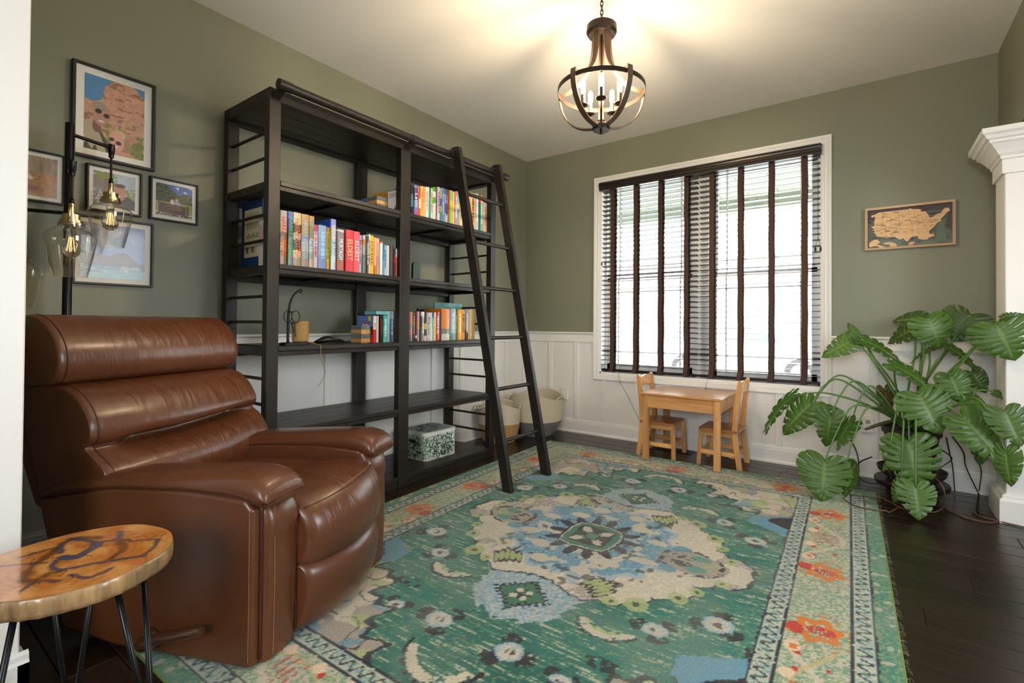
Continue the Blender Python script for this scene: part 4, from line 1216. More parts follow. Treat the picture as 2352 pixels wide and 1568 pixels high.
MB().tube(smoothpath([(0.0405, 0.012, 0.004), (0.056, 0.038, -0.006), (0.076, 0.058, -0.0150), (0.0865, 0.062, -0.018), (0.0895, 0.064, -0.05), (0.090, 0.062, -0.085), (0.090, 0.078, -0.125), (0.090, 0.090, -0.165), (0.090, 0.074, -0.205), (0.090, 0.050, -0.235)], 6), 0.0016, 6).build('loose_end', M_TWINE, sp, smooth=True)

# folded black pouch
po = MB()
prof = []
N, Mn = 22, 12
secs = []
for i in range(N + 1):
    u = i / N
    hgt = 0.040 * (1 - abs(2 * u - 0.75) ** 1.3) if u < 0.75 else 0.030 * (1 - u) / 0.25 * 0.9
    hgt = max(hgt, 0.004)
    wid = 0.045 * min(1, 1.6 * u + 0.25, 2.2 * (1 - u) + 0.12)
    ring = []
    for k in range(Mn):
        a = 2 * pi * k / Mn
        ring.append((wid * cos(a) + 0.006 * sin(9 * u + a), -0.10 + 0.20 * u, hgt * 0.5 + hgt * 0.5 * sin(a) * (1 - 0.25 * cos(a * 2 + 5 * u)) + 0.0006))
    secs.append(ring)
po.loft(secs)
zmin = min(p[2] for p in po.v)
po.v = [(p[0], p[1], p[2] - zmin) for p in po.v]
po_o = po.build('pouch', mat('black_leather', (0.012, 0.012, 0.012), 0.35, bump=0.2, bscale=90), smooth=True)
po_o.location = (0.285, -2.375, 0.9165)
tag(po_o, 'crumpled black leather pouch on the fourth shelf beside the striped box', 'pouch')
MB().ball((0.048, -0.02, 0.020), 0.003, 8, 5).build('snap', M_STEEL, po_o, smooth=True)

# dark green rounded bookend with a card on the third shelf, right bay
be = thing('bookend', 'dark green speckled stone bookend with a rounded top on the third shelf', 'bookend', (0.42, -1.842, 1.3305))
pts = [(-0.030, 0), (0.030, 0), (0.030, 0.100)] + [(0.030 * cos(a), 0.100 + 0.024 * sin(a)) for a in [pi * i / 8 for i in range(1, 8)]] + [(-0.030, 0.100)]
MB().prism([(y, z) for y, z in pts], 'x', -0.012, 0.012).build('upright', mat('green_marble', hexc('35483c'), 0.35, var=0.7, vscale=60, col2=hexc('1a2620')), be, bev=0.002)
MB().box(-0.06, -0.012, -0.028, 0.028, 0.0, 0.006, 0.001).build('foot', mat('green_marble', hexc('35483c'), 0.35), be)
cd_ = MB().box(-0.012, 0.012, -0.003, 0.003, 0.0, 0.130, 0.001)
cd_ = cd_.build('book', mat('cream_card', hexc('d8ccb0'), 0.6))
cd_.location = (0.43, -1.930, 1.3305)
tag(cd_, 'thin cream booklet leaning by the middle post on the third shelf', 'book', 'books on the tall bookcase')
MB().box(0.0121, 0.0124, -0.002, 0.002, 0.020, 0.050).build('label_strip', ink('c8a040'), cd_)

# ------------------------------------------------------------------ leaf-printed storage box
sb = thing('storage_box', 'white lidded storage box printed with green leaves on the bottom shelf', 'box', (0.265, -1.567, 0.0705))
M_SBOX = mat('white_box_paper', hexc('dfe4dc'), 0.55)
def rrect(hx, hy, r, n=6):
    out = []
    for (cx_, cy_, a0) in ((hx - r, hy - r, 0), (-hx + r, hy - r, 90), (-hx + r, -hy + r, 180), (hx - r, -hy + r, 270)):
        for k in range(n + 1):
            a = radians(a0 + 90 * k / n)
            out.append((cx_ + r * cos(a), cy_ + r * sin(a)))
    return out
def lid_box(mb, hx, hy, r, z0, z1, taper=0.0):
    secs = []
    for s, z in ((1 - taper, z0), (1, z1)):
        secs.append([(x * s, y * s, z) for x, y in rrect(hx, hy, r)])
    return mb.loft(secs)
lid_box(MB(), 0.135, 0.155, 0.04, 0.0, 0.178).build('body', M_SBOX, sb)
lid_box(MB(), 0.139, 0.159, 0.043, 0.170, 0.196).build('lid', M_SBOX, sb, bev=0.002)
# printed sprigs: flat leaf shapes wrapped on the faces
lm = {c: MB() for c in ('5c8c70', '2c4434', '8cae98', '3c6c58')}
def sprig(mbs, P, Ux, Uy, Nn, s):
    a = random.uniform(0, 2 * pi)
    dx, dy = cos(a), sin(a)
    k = random.choice(list(mbs))
    mb = mbs[k]
    for j in range(random.choice((1, 3, 5))):
        off = 0.006 * j
        sgn = (-1) ** j
        ang = a + sgn * 0.6 * (j > 0)
        ex, ey = cos(ang), sin(ang)
        c = P + Ux * (dx * off) + Uy * (dy * off)
        L, w = s * (1 if j == 0 else 0.75), s * 0.24
        q = []
        for l_, w_ in ((0, 0), (L * 0.35, w), (L, 0), (L * 0.35, -w)):
            q.append(c + Ux * (ex * l_ - ey * w_) + Uy * (ey * l_ + ex * w_) + Nn * 0.0004)
        mb.add([tuple(p) for p in q], [(0, 1, 2, 3)])
for k in range(430):
    x_ = random.uniform(-0.100, 0.100)
    z_ = random.uniform(0.012, 0.160)
    y_ = random.uniform(-0.115, 0.115)
    sprig(lm, Vector((0.1352, y_, z_ * 1.1)), Vector((0, 1, 0)), Vector((0, 0, 1)), Vector((1, 0, 0)), random.uniform(0.008, 0.016))
for k in range(280):
    x_ = random.uniform(-0.085, 0.085)
    z_ = random.uniform(0.012, 0.165)
    sprig(lm, Vector((x_, -0.1552, z_)), Vector((1, 0, 0)), Vector((0, 0, 1)), Vector((0, -1, 0)), random.uniform(0.008, 0.016))
for k in range(130):
    a = radians(random.uniform(-88, -2))
    n_ = Vector((cos(a), sin(a), 0))
    p = Vector((0.095, -0.115, 0)) + n_ * 0.0402
    sprig(lm, p + Vector((0, 0, random.uniform(0.012, 0.165))), Vector((-n_.y, n_.x, 0)), Vector((0, 0, 1)), n_, random.uniform(0.007, 0.012))
for k in range(380):
    sprig(lm, Vector((random.uniform(-0.11, 0.11), random.uniform(-0.13, 0.13), 0.1963)), Vector((1, 0, 0)), Vector((0, 1, 0)), Vector((0, 0, 1)), random.uniform(0.008, 0.015))
for c, mb in lm.items():
    o = mb.build('leaf_print', ink(c), sb, fix=False)
    o['kind'] = 'stuff'
hd = MB().prism([(0.030 * cos(a) * 1.0 + (0.012 if cos(a) > 0 else -0.012), 0.128 + 0.012 * sin(a)) for a in [2 * pi * i / 20 for i in range(20)]], 'y', -0.1562, -0.1545)
hd.build('hand_hole', mat('dark_hole', (0.01, 0.01, 0.008), 0.8), sb)
MB().tube([(0.031 * cos(a) + (0.012 if cos(a) > 0 else -0.012), -0.1562, 0.128 + 0.013 * sin(a)) for a in [2 * pi * i / 24 for i in range(24)]], 0.0018, 6, closed=True).build('hole_rim', mat('brass_rim', (0.5, 0.4, 0.25), 0.4, metal=0.7), sb, smooth=True)

# ------------------------------------------------------------------ coiled rope baskets in the corner
def rope_basket(name, label, loc, prof, h, colr, split, low, rz=0.0, squash=1.0):
    t = thing(name, label, 'basket', loc, rz, 'coiled rope baskets in the corner')
    mU = mat('rope_' + colr, hexc(colr), 0.95, bump=0.5, bscale=160, var=0.3, vscale=120)
    mL = mat('rope_' + low, hexc(low), 0.95, bump=0.5, bscale=160, var=0.4, vscale=120)
    d = 0.0085
    n = int(h / d)
    def rad(z):
        for (z0, r0), (z1, r1) in zip(prof, prof[1:]):
            if z0 <= z <= z1:
                return r0 + (r1 - r0) * (z - z0) / (z1 - z0)
        return prof[-1][1]
    def sag(a, z):
        return -0.035 * (z / h) ** 3 * cos(a * 2)
    for part, lo, hi, m in (('lower_coils', 0, split, mL), ('upper_coils', split, h, mU)):
        pr = []
        k0, k1 = int(lo / d), int(hi / d)
        secs = []
        for k in range(k0, k1):
            for q in range(5):
                z = (k + q / 4) * d
                r = rad(z) + 0.0038 * sin(pi * q / 4)
                secs.append((r, z))
        for k in range(k1 - 1, k0 - 1, -1):
            z = (k + 0.5) * d
            secs.append((rad(z) - 0.005, z))
        if lo == 0:
            secs.append((0.001, 0.006))
            secs.insert(0, (0.001, 0.0))
        else:
            secs.append(secs[0])
        mb = MB()
        N_ = 40
        vs, fs = [], []
        for (r, z) in secs:
            for kk in range(N_):
                a = 2 * pi * kk / N_
                vs.append((r * cos(a), r * sin(a) * squash, max(0.0, z + sag(a, z) * (1 if z > 0.5 * h else 0.3 * z / h))))
        for i in range(len(secs) - 1):
            for kk in range(N_):
                fs.append((i * N_ + kk, i * N_ + (kk + 1) % N_, (i + 1) * N_ + (kk + 1) % N_, (i + 1) * N_ + kk))
        mb.add(vs, fs)
        mb.build(part, m, t, smooth=True)
    for s in (0, pi):
        a0 = s + radians(0)
        r = rad(h)
        pth = []
        for q in range(13):
            a = a0 - 0.34 + 0.68 * q / 12
            zz = h + sag(a, h) - 0.006 + 0.034 * sin(pi * q / 12)
            pth.append(((r + 0.003) * cos(a), (r + 0.003) * sin(a) * squash, zz))
        MB().tube(pth, 0.0065, 8).build('handle', mU, t, smooth=True)
    return t
rope_basket('rope_basket', 'small cream and tan rope basket beside the bookcase end', (0.225, -0.695, 0), [(0, 0.135), (0.05, 0.160), (0.15, 0.180), (0.33, 0.188)], 0.32, 'd8cdb4', 0.165, 'b89060', radians(35))
rope_basket('rope_basket', 'large cream and grey rope basket in the corner under the window wall', (0.345, -0.292, 0), [(0, 0.150), (0.05, 0.195), (0.14, 0.245), (0.25, 0.256), (0.40, 0.252)], 0.375, 'd8cdb4', 0.150, '7c7a78', radians(8), 0.95)

# ================================================================== brown leather recliner
def leather(name, wr, wscale, stretch):
    if name in MATS:
        return MATS[name]
    m = mat(name, (0.128, 0.041, 0.014), 0.36, var=0.6, vscale=2.2, col2=(0.070, 0.020, 0.007), coat=0.5, spec=0.5)
    nt = m.node_tree
    b = nt.nodes['Principled BSDF']
    b.inputs['Coat Roughness'].default_value = 0.24
    tc = nt.nodes.new('ShaderNodeTexCoord')
    mp = nt.nodes.new('ShaderNodeMapping')
    mp.inputs['Scale'].default_value = stretch
    n1 = nt.nodes.new('ShaderNodeTexNoise')
    n1.inputs['Scale'].default_value = wscale
    n1.inputs['Detail'].default_value = 3
    n1.inputs['Distortion'].default_value = 0.6
    nt.links.new(tc.outputs['Object'], mp.inputs[0])
    nt.links.new(mp.outputs[0], n1.inputs['Vector'])
    b1 = nt.nodes.new('ShaderNodeBump')
    b1.inputs['Strength'].default_value = wr
    b1.inputs['Distance'].default_value = 0.02
    nt.links.new(n1.outputs[0], b1.inputs['Height'])
    v = nt.nodes.new('ShaderNodeTexVoronoi')
    v.inputs['Scale'].default_value = 420
    nt.links.new(tc.outputs['Object'], v.inputs['Vector'])
    b2 = nt.nodes.new('ShaderNodeBump')
    b2.inputs['Strength'].default_value = 0.10
    b2.inputs['Distance'].default_value = 0.002
    nt.links.new(v.outputs['Distance'], b2.inputs['Height'])
    nt.links.new(b1.outputs[0], b2.inputs['Normal'])
    nt.links.new(b2.outputs[0], b.inputs['Normal'])
    return m
M_LEA = leather('brown_leather', 0.18, 6, (1, 1, 1))
M_LEAW = leather('brown_leather_creased', 0.55, 10, (0.35, 1.6, 0.30))
M_SEAM = mat('seam_leather', (0.06, 0.020, 0.010), 0.4)
M_STITCH = mat('tan_thread', (0.42, 0.24, 0.13), 0.7)
M_BLACKW = mat('black_base', (0.006, 0.006, 0.006), 0.6)
rc = thing('recliner', 'brown leather recliner armchair with rolled arms and a wooden lever', 'armchair', (1.465, -3.355, 0.0125), radians(22.5))
rc.location.z = 0.0125
RW = 0.745
def smooth_loop(pts, n=4):
    """closed Catmull-Rom loop in 2-D"""
    out = []
    N = len(pts)
    for i in range(N):
        p0, p1, p2, p3 = [Vector(pts[(i + k) % N]) for k in (-1, 0, 1, 2)]
        for k in range(n):
            t = k / n
            out.append(0.5 * ((2 * p1) + (p2 - p0) * t + (2 * p0 - 5 * p1 + 4 * p2 - p3) * t * t + (3 * p1 - p0 - 3 * p2 + p3) * t ** 3))
    return out
def cushion(secfn, b0, b1, nb=26, edge=0.035, pinch=0.012, n=4, shrink=0.80):
    """loft an (a, z) loop along b with plump rounded ends"""
    secs = []
    bs = [b0 + (b1 - b0) * i / nb for i in range(nb + 1)]
    # extra rings near both ends for the rounding
    extra = [b0 + edge * q for q in (0.02, 0.1, 0.25, 0.5, 0.8)] + [b1 - edge * q for q in (0.02, 0.1, 0.25, 0.5, 0.8)]
    bs = sorted(set([round(b, 5) for b in bs + extra]))
    for b in bs:
        loop = smooth_loop(secfn(b), n)
        c = sum(loop, Vector((0, 0))) / len(loop)
        d = min(b - b0, b1 - b)
        s = 1.0
        if d < edge:
            s = shrink + (1 - shrink) * sqrt(max(0, 1 - (1 - d / edge) ** 2))
        secs.append([(c.x + (p.x - c.x) * s, b, c.y + (p.y - c.y) * s) for p in loop])
    return MB().loft(secs)
def stitches(path, step=0.007, r=0.0008, L=0.0042):
    """broken thread line following a path"""
    mb = MB()
    P = [Vector(p) for p in path]
    acc = 0.0
    for a, b in zip(P, P[1:]):
        seg = (b - a).length
        d = (b - a).normalized()
        while acc < seg:
            p = a + d * acc
            mb.tube([p, p + d * L], r, 5)
            acc += step
        acc -= seg
    return mb
# arms: body, padded top, front panel (near arm b=0, far arm mirrored)
ARM_W = 0.165
side_poly = [(0.0, 0.006), (0.0, 0.470), (-0.03, 0.500), (-0.25, 0.512), (-0.53, 0.497), (-0.83, 0.434), (-0.775, 0.26), (-0.72, 0.03), (-0.50, 0.004)]
for far in (0, 1):
    fb_ = (lambda b: b) if not far else (lambda b: RW - b)
    def flip(mb):
        mb.v = [(p[0], fb_(p[1]), p[2]) for p in mb.v]
        return mb
    flip(MB().prism(side_poly, 'y', 0.0, ARM_W)).build('arm_side', M_LEA, rc, smooth=True, bev=0.014, bseg=4, angle=50)
    # arm pad: sections across b along a
    secs = []
    path = [(-0.855, 0.425, 0.447, .55), (-0.83, 0.425, 0.470, .9), (-0.70, 0.455, 0.512, 1), (-0.50, 0.480, 0.541, 1), (-0.25, 0.492, 0.560, 1), (-0.10, 0.490, 0.570, 1.0), (-0.045, 0.484, 0.570, 1.01), (0.000, 0.474, 0.560, 1.03), (0.026, 0.470, 0.544, 1.03), (0.040, 0.474, 0.526, 0.97), (0.045, 0.484, 0.510, 0.85)]
    dense = []
    for (p, q) in zip(path, path[1:]):
        for k in range(3):
            dense.append(tuple(p[j] + (q[j] - p[j]) * k / 3 for j in range(4)))
    dense.append(path[-1])
    for (a, z0, z1, s) in dense:
        ring = []
        for k in range(28):
            t = 2 * pi * k / 28
            c, s_ = cos(t), sin(t)
            bb_ = 0.084 + 0.0865 * s * (abs(c) ** 0.45) * (1 if c >= 0 else -1)
            zz = (z0 + z1) / 2 + (z1 - z0) / 2 * (abs(s_) ** 0.75) * (1 if s_ >= 0 else -1)
            if s_ > 0:
                zz -= 0.010 * (abs(c) ** 2)
            ring.append((a, bb_, zz))
        secs.append(ring)
    ap = flip(MB().loft(secs)).build('arm_pad', M_LEA, rc, smooth=True)
    seamp = [(a, -0.0022, z0 + 0.020) for a, z0, z1, s in dense[3:-8]]
    flip(MB().tube(seamp, 0.0016, 6)).build('piping', M_SEAM, ap, smooth=True)
    roll = [(0.0455, 0.014 + 0.140 * q / 14, 0.520 + 0.008 * sin(pi * q / 14)) for q in range(15)]
    flip(stitches(roll)).build('stitching', M_STITCH, ap)
    # front panel, slightly pillowed
    secs = []
    for i in range(13):
        z = 0.008 + 0.478 * i / 12
        bulge = 0.020 + 0.010 * sin(pi * min(1, i / 12)) + (0.012 if i > 9 else 0)
        ring = []
        b0, b1 = 0.034, ARM_W + 0.001
        for (bb_, aa_) in ((b0, -0.02), (b0, bulge * 0.35), (b0 + 0.006, bulge * 0.75), (b0 + 0.022, bulge * 0.95), ((b0 + b1) / 2, bulge), (b1 - 0.022, bulge * 0.95), (b1 - 0.006, bulge * 0.75), (b1, bulge * 0.3), (b1, -0.02)):
            ring.append((aa_ - (0.03 * ((i - 10) / 2) ** 2 if i > 10 else 0), bb_, z))
        secs.append(ring)
    fp = flip(MB().loft(secs)).build('arm_front', M_LEA, rc, smooth=True, angle=70)
    flip(MB().tube([(0.004, 0.031, 0.02 + 0.46 * q / 20) for q in range(21)], 0.0045, 8)).build('piping', M_SEAM, fp, smooth=True)
    flip(stitches([(0.026 + 0.003 * sin(pi * q / 20), 0.058, 0.02 + 0.45 * q / 20) for q in range(21)])).build('stitching', M_STITCH, fp)
    flip(stitches([(-0.008, -0.0009, 0.03 + 0.44 * q / 20) for q in range(21)])).build('stitching', M_STITCH, fp)
# seat
S0, S1 = ARM_W - 0.004, RW - ARM_W + 0.004
def bow(b):
    u = (b - S0) / (S1 - S0)
    return 0.048 + 0.058 * sin(pi * min(1, max(0, u))) ** 0.7
def seat_sec(b):
    f = bow(b)
    u = (b - S0) / (S1 - S0)
    dz = 0.030 * u
    cr = 0.010 * sin(pi * u)
    return [(-0.62, 0.36), (-0.62, 0.425), (-0.45, 0.448 + cr), (-0.22, 0.452 + cr), (-0.175, 0.452 + cr), (-0.08, 0.462 + cr + dz * .3), (f - 0.10, 0.450 + cr + dz * .6), (f - 0.030, 0.422 + cr + dz), (f + 0.012, 0.375 + dz), (f + 0.024, 0.315), (f + 0.008, 0.255), (f - 0.04, 0.230), (-0.20, 0.24), (-0.45, 0.28)]
se = cushion(seat_sec, S0, S1, 22, 0.030, n=4, shrink=0.93).build('seat_cushion', M_LEAW, rc, smooth=True)
def seam_line(fa, fz, k=18):
    return [(fa(S0 + 0.012 + (S1 - S0 - 0.024) * q / k), S0 + 0.012 + (S1 - S0 - 0.024) * q / k, fz((q / k))) for q in range(k + 1)]
sl = seam_line(lambda b: bow(b) - 0.022, lambda u: 0.417 + 0.010 * sin(pi * u) + 0.030 * u)
MB().tube(sl, 0.0022, 6).build('piping', M_SEAM, se, smooth=True)
stitches([(p[0] - 0.010, p[1], p[2] + 0.0065) for p in sl]).build('stitching', M_STITCH, se)
sl2 = [(-0.115 - 0.20 * q / 14 + 0.05 * sin(pi * q / 14), S0 + 0.03 + (S1 - S0 - 0.05) * q / 14, 0.4635 + 0.010 * sin(pi * q / 14) - 0.006 * q / 14) for q in range(15)]
# footrest panel below
def foot_sec(b):
    f = bow(b) - 0.012
    return [(f - 0.06, 0.235), (f - 0.01, 0.238), (f + 0.020, 0.205), (f + 0.024, 0.145), (f + 0.010, 0.075), (f - 0.022, 0.026), (f - 0.06, 0.022), (-0.12, 0.06), (-0.12, 0.21)]
ft = cushion(foot_sec, S0 + 0.002, S1 - 0.002, 20, 0.026, n=4, shrink=0.92).build('footrest', M_LEA, rc, smooth=True)
MB().tube([(bow(S0) - 0.030 + 0.004 * sin(9 * q / 14), S0 - 0.002, 0.03 + 0.36 * q / 14) for q in range(15)], 0.003, 6).build('piping', M_SEAM, ft, smooth=True)
# backrest: one upholstered pad with a pulled crease, plus the head pillow
def back_sec(b):
    u = (b - 0.045) / (RW - 0.09)
    k = max(0.0, min(1.0, (u - 0.10) / 0.14)) * max(0.0, min(1.0, (0.97 - u) / 0.10))
    d = 0.072 * k + 0.010
    up = 0.018 * (1 - (2 * u - 1) ** 2)
    zc = 0.605 + 0.055 * max(0, u - 0.45) ** 1.2
    return [(-0.83, 0.40), (-0.60, 0.40), (-0.565 + up, 0.465), (-0.572 + up, 0.53), (-0.612 + up, zc - 0.038), (-0.650 + up - d, zc), (-0.640 + up, zc + 0.030), (-0.648 + up, 0.70), (-0.698 + up, 0.768), (-0.775, 0.805), (-0.90, 0.805), (-0.95, 0.74), (-0.91, 0.60), (-0.87, 0.48)]
bk = cushion(back_sec, 0.022, RW - 0.03, 34, 0.022, n=4, shrink=0.94).build('back_cushion', M_LEAW, rc, smooth=True)
def head_sec(b):
    u = (b - 0.03) / (RW - 0.06)
    up = 0.014 * (1 - (2 * u - 1) ** 2)
    return [(-0.80, 0.808), (-0.765 + up, 0.835), (-0.752 + up, 0.890), (-0.770 + up, 0.955), (-0.815 + up * .5, 1.010), (-0.875, 1.042), (-0.945, 1.038), (-0.995, 1.000), (-1.01, 0.93), (-0.975, 0.85), (-0.90, 0.805)]
hd_ = cushion(head_sec, 0.006, RW - 0.02, 34, 0.024, n=4, shrink=0.92).build('headrest', M_LEAW, rc, smooth=True)
MB().tube([(p.x, 0.030, p.y) for p in smooth_loop(head_sec(0.03), 4)[:22]], 0.0022, 6).build('piping', M_SEAM, hd_, smooth=True)
MB().tube([(p.x, 0.046, p.y) for p in smooth_loop(back_sec(0.046), 4)[5:38]], 0.0022, 6).build('piping', M_SEAM, bk, smooth=True)
MB().tube([(back_sec(b)[5][0] + 0.004, b, back_sec(b)[5][1]) for b in [0.046 + 0.011 * q for q in range(12)]], 0.002, 6).build('piping', M_SEAM, bk, smooth=True)
# outer back shell
shell = [(-0.80, 0.36), (-0.89, 0.40), (-0.99, 0.62), (-1.06, 0.82), (-1.065, 0.885), (-1.04, 0.905), (-0.96, 0.905), (-0.90, 0.80), (-0.80, 0.46)]
bs_ = MB().prism(shell, 'y', 0.028, RW - 0.028).build('back_shell', M_LEA, rc, smooth=True, bev=0.016, bseg=4, angle=50)
for da in (0.0, 0.022):
    stitches([(-0.985 + da + 0.115 * q / 12 + (0.0), 0.0272, 0.86 - 0.40 * q / 12) for q in range(13)]).build('stitching', M_SEAM, bs_)
MB().box(-0.70, -0.06, 0.10, RW - 0.10, 0.0, 0.25, 0.004).build('base', M_BLACKW, rc)
# wooden lever on the near side
M_LEVER = wood_mat('lever_wood', (0.085, 0.035, 0.015), (0.030, 0.012, 0.006), rough=0.25, axis='X', scale=4, coat=0.6)
lv = smoothpath([(-0.352, -0.026, 0.052), (-0.320, -0.036, 0.068), (-0.280, -0.040, 0.086), (-0.220, -0.042, 0.103), (-0.125, -0.044, 0.132)], 6)
lo = MB().tube(lv, [0.024, 0.024, 0.0235, 0.023, 0.022, 0.021, 0.020, 0.0185, 0.017, 0.016, 0.0155, 0.015] + [0.0145] * (len(lv) - 13) + [0.011], 14).build('lever', M_LEVER, rc, smooth=True, angle=50)
MB().lathe([(0.001, 0.0), (0.030, 0.0), (0.031, 0.010), (0.026, 0.026), (0.016, 0.034), (0.001, 0.036)], 20, (0, 0, 0), Matrix.Translation((-0.352, -0.002, 0.055)) @ Matrix.Rotation(radians(90), 4, 'X')).build('lever_hub', M_LEVER, lo, smooth=True)

# ================================================================== live-edge side table
TC = Vector((1.475, -3.739, 0.0))
st = thing('side_table', 'round wood-slice side table with blue resin veins on black rod legs', 'table', TC)
EPOXY = {
    'a': ([(-26, -14), (-7, -3), (-1, 7), (-14, 20), (-32, 42), (-55, 50)], 9),
    'b': ([(-55, 50), (-55, 61), (-45, 75), (-47, 92), (-67, 101), (-92, 103)], 4),
    'c': ([(-58, -11), (-105, -3), (-124, 12), (-140, 23), (-110, 33), (-88, 44), (-55, 50)], 3.4),
    'd': ([(-11, -10), (-15, -25), (11, -37), (34, -38), (51, -29), (62, -6), (68, 16), (78, 32), (89, 52), (99, 69), (109, 82), (115, 92)], 3.6),
    'e': ([(94, -23), (117, -18), (138, -8), (140, 1), (137, 13), (126, 33)], 3.2),
    'f': ([(115, 92), (97, 106), (75, 125), (44, 139)], 2.2),
    'g': ([(-27, 92), (2, 105), (21, 126), (39, 142)], 1.6),
    'h': ([(-77, -102), (-64, -84), (-36, -58), (-19, -40)], 1.6),
    'i': ([(-101, -71), (-100, -57), (-104, -37), (-102, -15)], 1.6),
    'j': ([(94, -95), (76, -79), (80, -60), (108, -46)], 1.8)}
DARKP = [[(46, -84), (-10, -69), (-40, -49), (-74, -22), (-116, 3), (-131, 33), (-87, 64)], [(-34, 83), (9, 84), (47, 70), (69, 47)], [(54, -83), (67, -69), (48, -50), (57, -33)]]
def poly_dist(X, Y, pts):
    d = np.full(X.shape, 1e9)
    for (x0, y0), (x1, y1) in zip(pts, pts[1:]):
        vx, vy = x1 - x0, y1 - y0
        t = np.clip(((X - x0) * vx + (Y - y0) * vy) / (vx * vx + vy * vy + 1e-9), 0, 1)
        d = np.minimum(d, np.hypot(X - x0 - t * vx, Y - y0 - t * vy))
    return d
NR, NA = 90, 260
rr = np.linspace(0.001, 1, NR)
aa = np.linspace(0, 2 * pi, NA, endpoint=False)
def rim(a):
    return 0.178 * (1 + 0.012 * np.sin(3 * a + 1) + 0.010 * np.sin(5 * a + 2.2) + 0.006 * np.sin(9 * a))
Rg, Ag = np.meshgrid(rr, aa, indexing='ij')
Xg = Rg * rim(Ag) * np.cos(Ag)
Yg = Rg * rim(Ag) * np.sin(Ag)
Xm, Ym = Xg * 1000, Yg * 1000
wx = Xm + 9 * (fbm(Xm / 22, Ym / 22, 3) - .5)
wy = Ym + 9 * (fbm(Xm / 22, Ym / 22, 9) - .5)
# growth rings around an off-centre core
dr = np.hypot((wx - 8) * 1.0, (wy - 18) * 1.0) + 16 * (fbm(Xm / 60, Ym / 60, 5, 3) - .5)
ring = 0.5 + 0.5 * np.sin(dr / 2.3 + 2 * fbm(Xm / 15, Ym / 15, 6))
base = np.array(srgb(192, 118, 50))
dk = np.array(srgb(132, 72, 26))
pal = np.array(srgb(222, 168, 96))
colr = base[None, None] * (1 - 0.30 * ring[..., None]) + dk * 0.30 * ring[..., None]
mixp = np.clip((fbm(Xm / 45, Ym / 45, 12) - .45) * 2.2, 0, 0.6)[..., None]
colr = colr * (1 - mixp) + pal * mixp
for P_ in DARKP:
    d = poly_dist(wx, wy, P_)
    k = np.clip(1.15 - d / 13, 0, 1)[..., None] * np.clip(0.5 + 0.9 * (fbm(Xm / 9, Ym / 9, 14)[..., None]), 0, 1)
    colr = colr * (1 - k * .85) + np.array(srgb(70, 36, 14)) * k * .85
for k_, (P_, w) in EPOXY.items():
    d = poly_dist(wx, wy, P_) + 3.0 * (fbm(Xm / 5, Ym / 5, 21) - .5) * 2
    burn = np.clip(1 - (d - w) / 6.0, 0, 1)[..., None]
    colr = colr * (1 - burn * .72) + np.array(srgb(58, 32, 16)) * burn * .72
for k_, (P_, w) in EPOXY.items():
    d = poly_dist(wx, wy, P_) + 2.2 * (fbm(Xm / 5, Ym / 5, 21) - .5) * 2
    e = np.clip((w - d) / 1.2, 0, 1)[..., None]
    colr = colr * (1 - e) + np.array(srgb(72, 76, 108)) * e
# fine branching burns off the veins
for sd in range(46):
    rs = random.Random(sd)
    P_, w = EPOXY[rs.choice(list(EPOXY))]
    p = list(rs.choice(P_))
    a = rs.uniform(0, 2 * pi)
    pts = [tuple(p)]
    for q in range(rs.randint(3, 6)):
        a += rs.uniform(-.7, .7)
        p = [p[0] + 7 * cos(a), p[1] + 7 * sin(a)]
        pts.append(tuple(p))
    d = poly_dist(Xm, Ym, pts)
    e = np.clip(1.3 - d / 1.1, 0, 1)[..., None]
    colr = colr * (1 - e * .9) + np.array(srgb(40, 30, 40)) * e * .9
topz, botz = 0.50, 0.457
vs = np.stack([Xg, Yg, np.full_like(Xg, topz)], -1).reshape(-1, 3)
fs = []
for i in range(NR - 1):
    for j in range(NA):
        fs.append((i * NA + j, (i + 1) * NA + j, (i + 1) * NA + (j + 1) % NA, i * NA + (j + 1) % NA))
cap_c = colr.reshape(-1, 3)
me = bpy.data.meshes.new('top_face')
me.from_pydata([tuple(v) for v in vs], [], fs)
at = me.color_attributes.new('Col', 'FLOAT_COLOR', 'POINT')
at.data.foreach_set('color', np.concatenate([cap_c, np.ones((len(cap_c), 1))], 1).astype(np.float32).ravel())
M_SLICE = attr_mat('resin_wood_top', rough=0.22, coat=0.8)
slab = MB()
rows = []
for (s, z) in ((0.992, topz - 0.0002), (1.006, topz - 0.003), (1.012, topz - 0.016), (1.004, botz + 0.012), (0.985, botz + 0.002), (0.96, botz)):
    rows.append([(float(rim(a) * s * cos(a)) + 0.0012 * sin(a * 37) * (1 if z < topz - .01 else 0), float(rim(a) * s * sin(a)) + 0.0012 * sin(a * 41) * (1 if z < topz - .01 else 0), z) for a in aa])
slab.loft(rows)
M_EDGE = mat('debarked_edge', srgb(186, 150, 104), 0.35, var=0.95, vscale=30, stretch=(1, 1, 0.16), col2=srgb(78, 54, 34), bump=0.35, bscale=40, bstretch=(1, 1, 0.2), coat=0.5)
sl_o = slab.build('slab_edge', M_EDGE, st, smooth=True, angle=50)
tf = link('top_face', me, M_SLICE, st)
tf.location.z = 0.0004
M_ROD = mat('black_rod', (0.010, 0.010, 0.011), 0.28, metal=0.5)
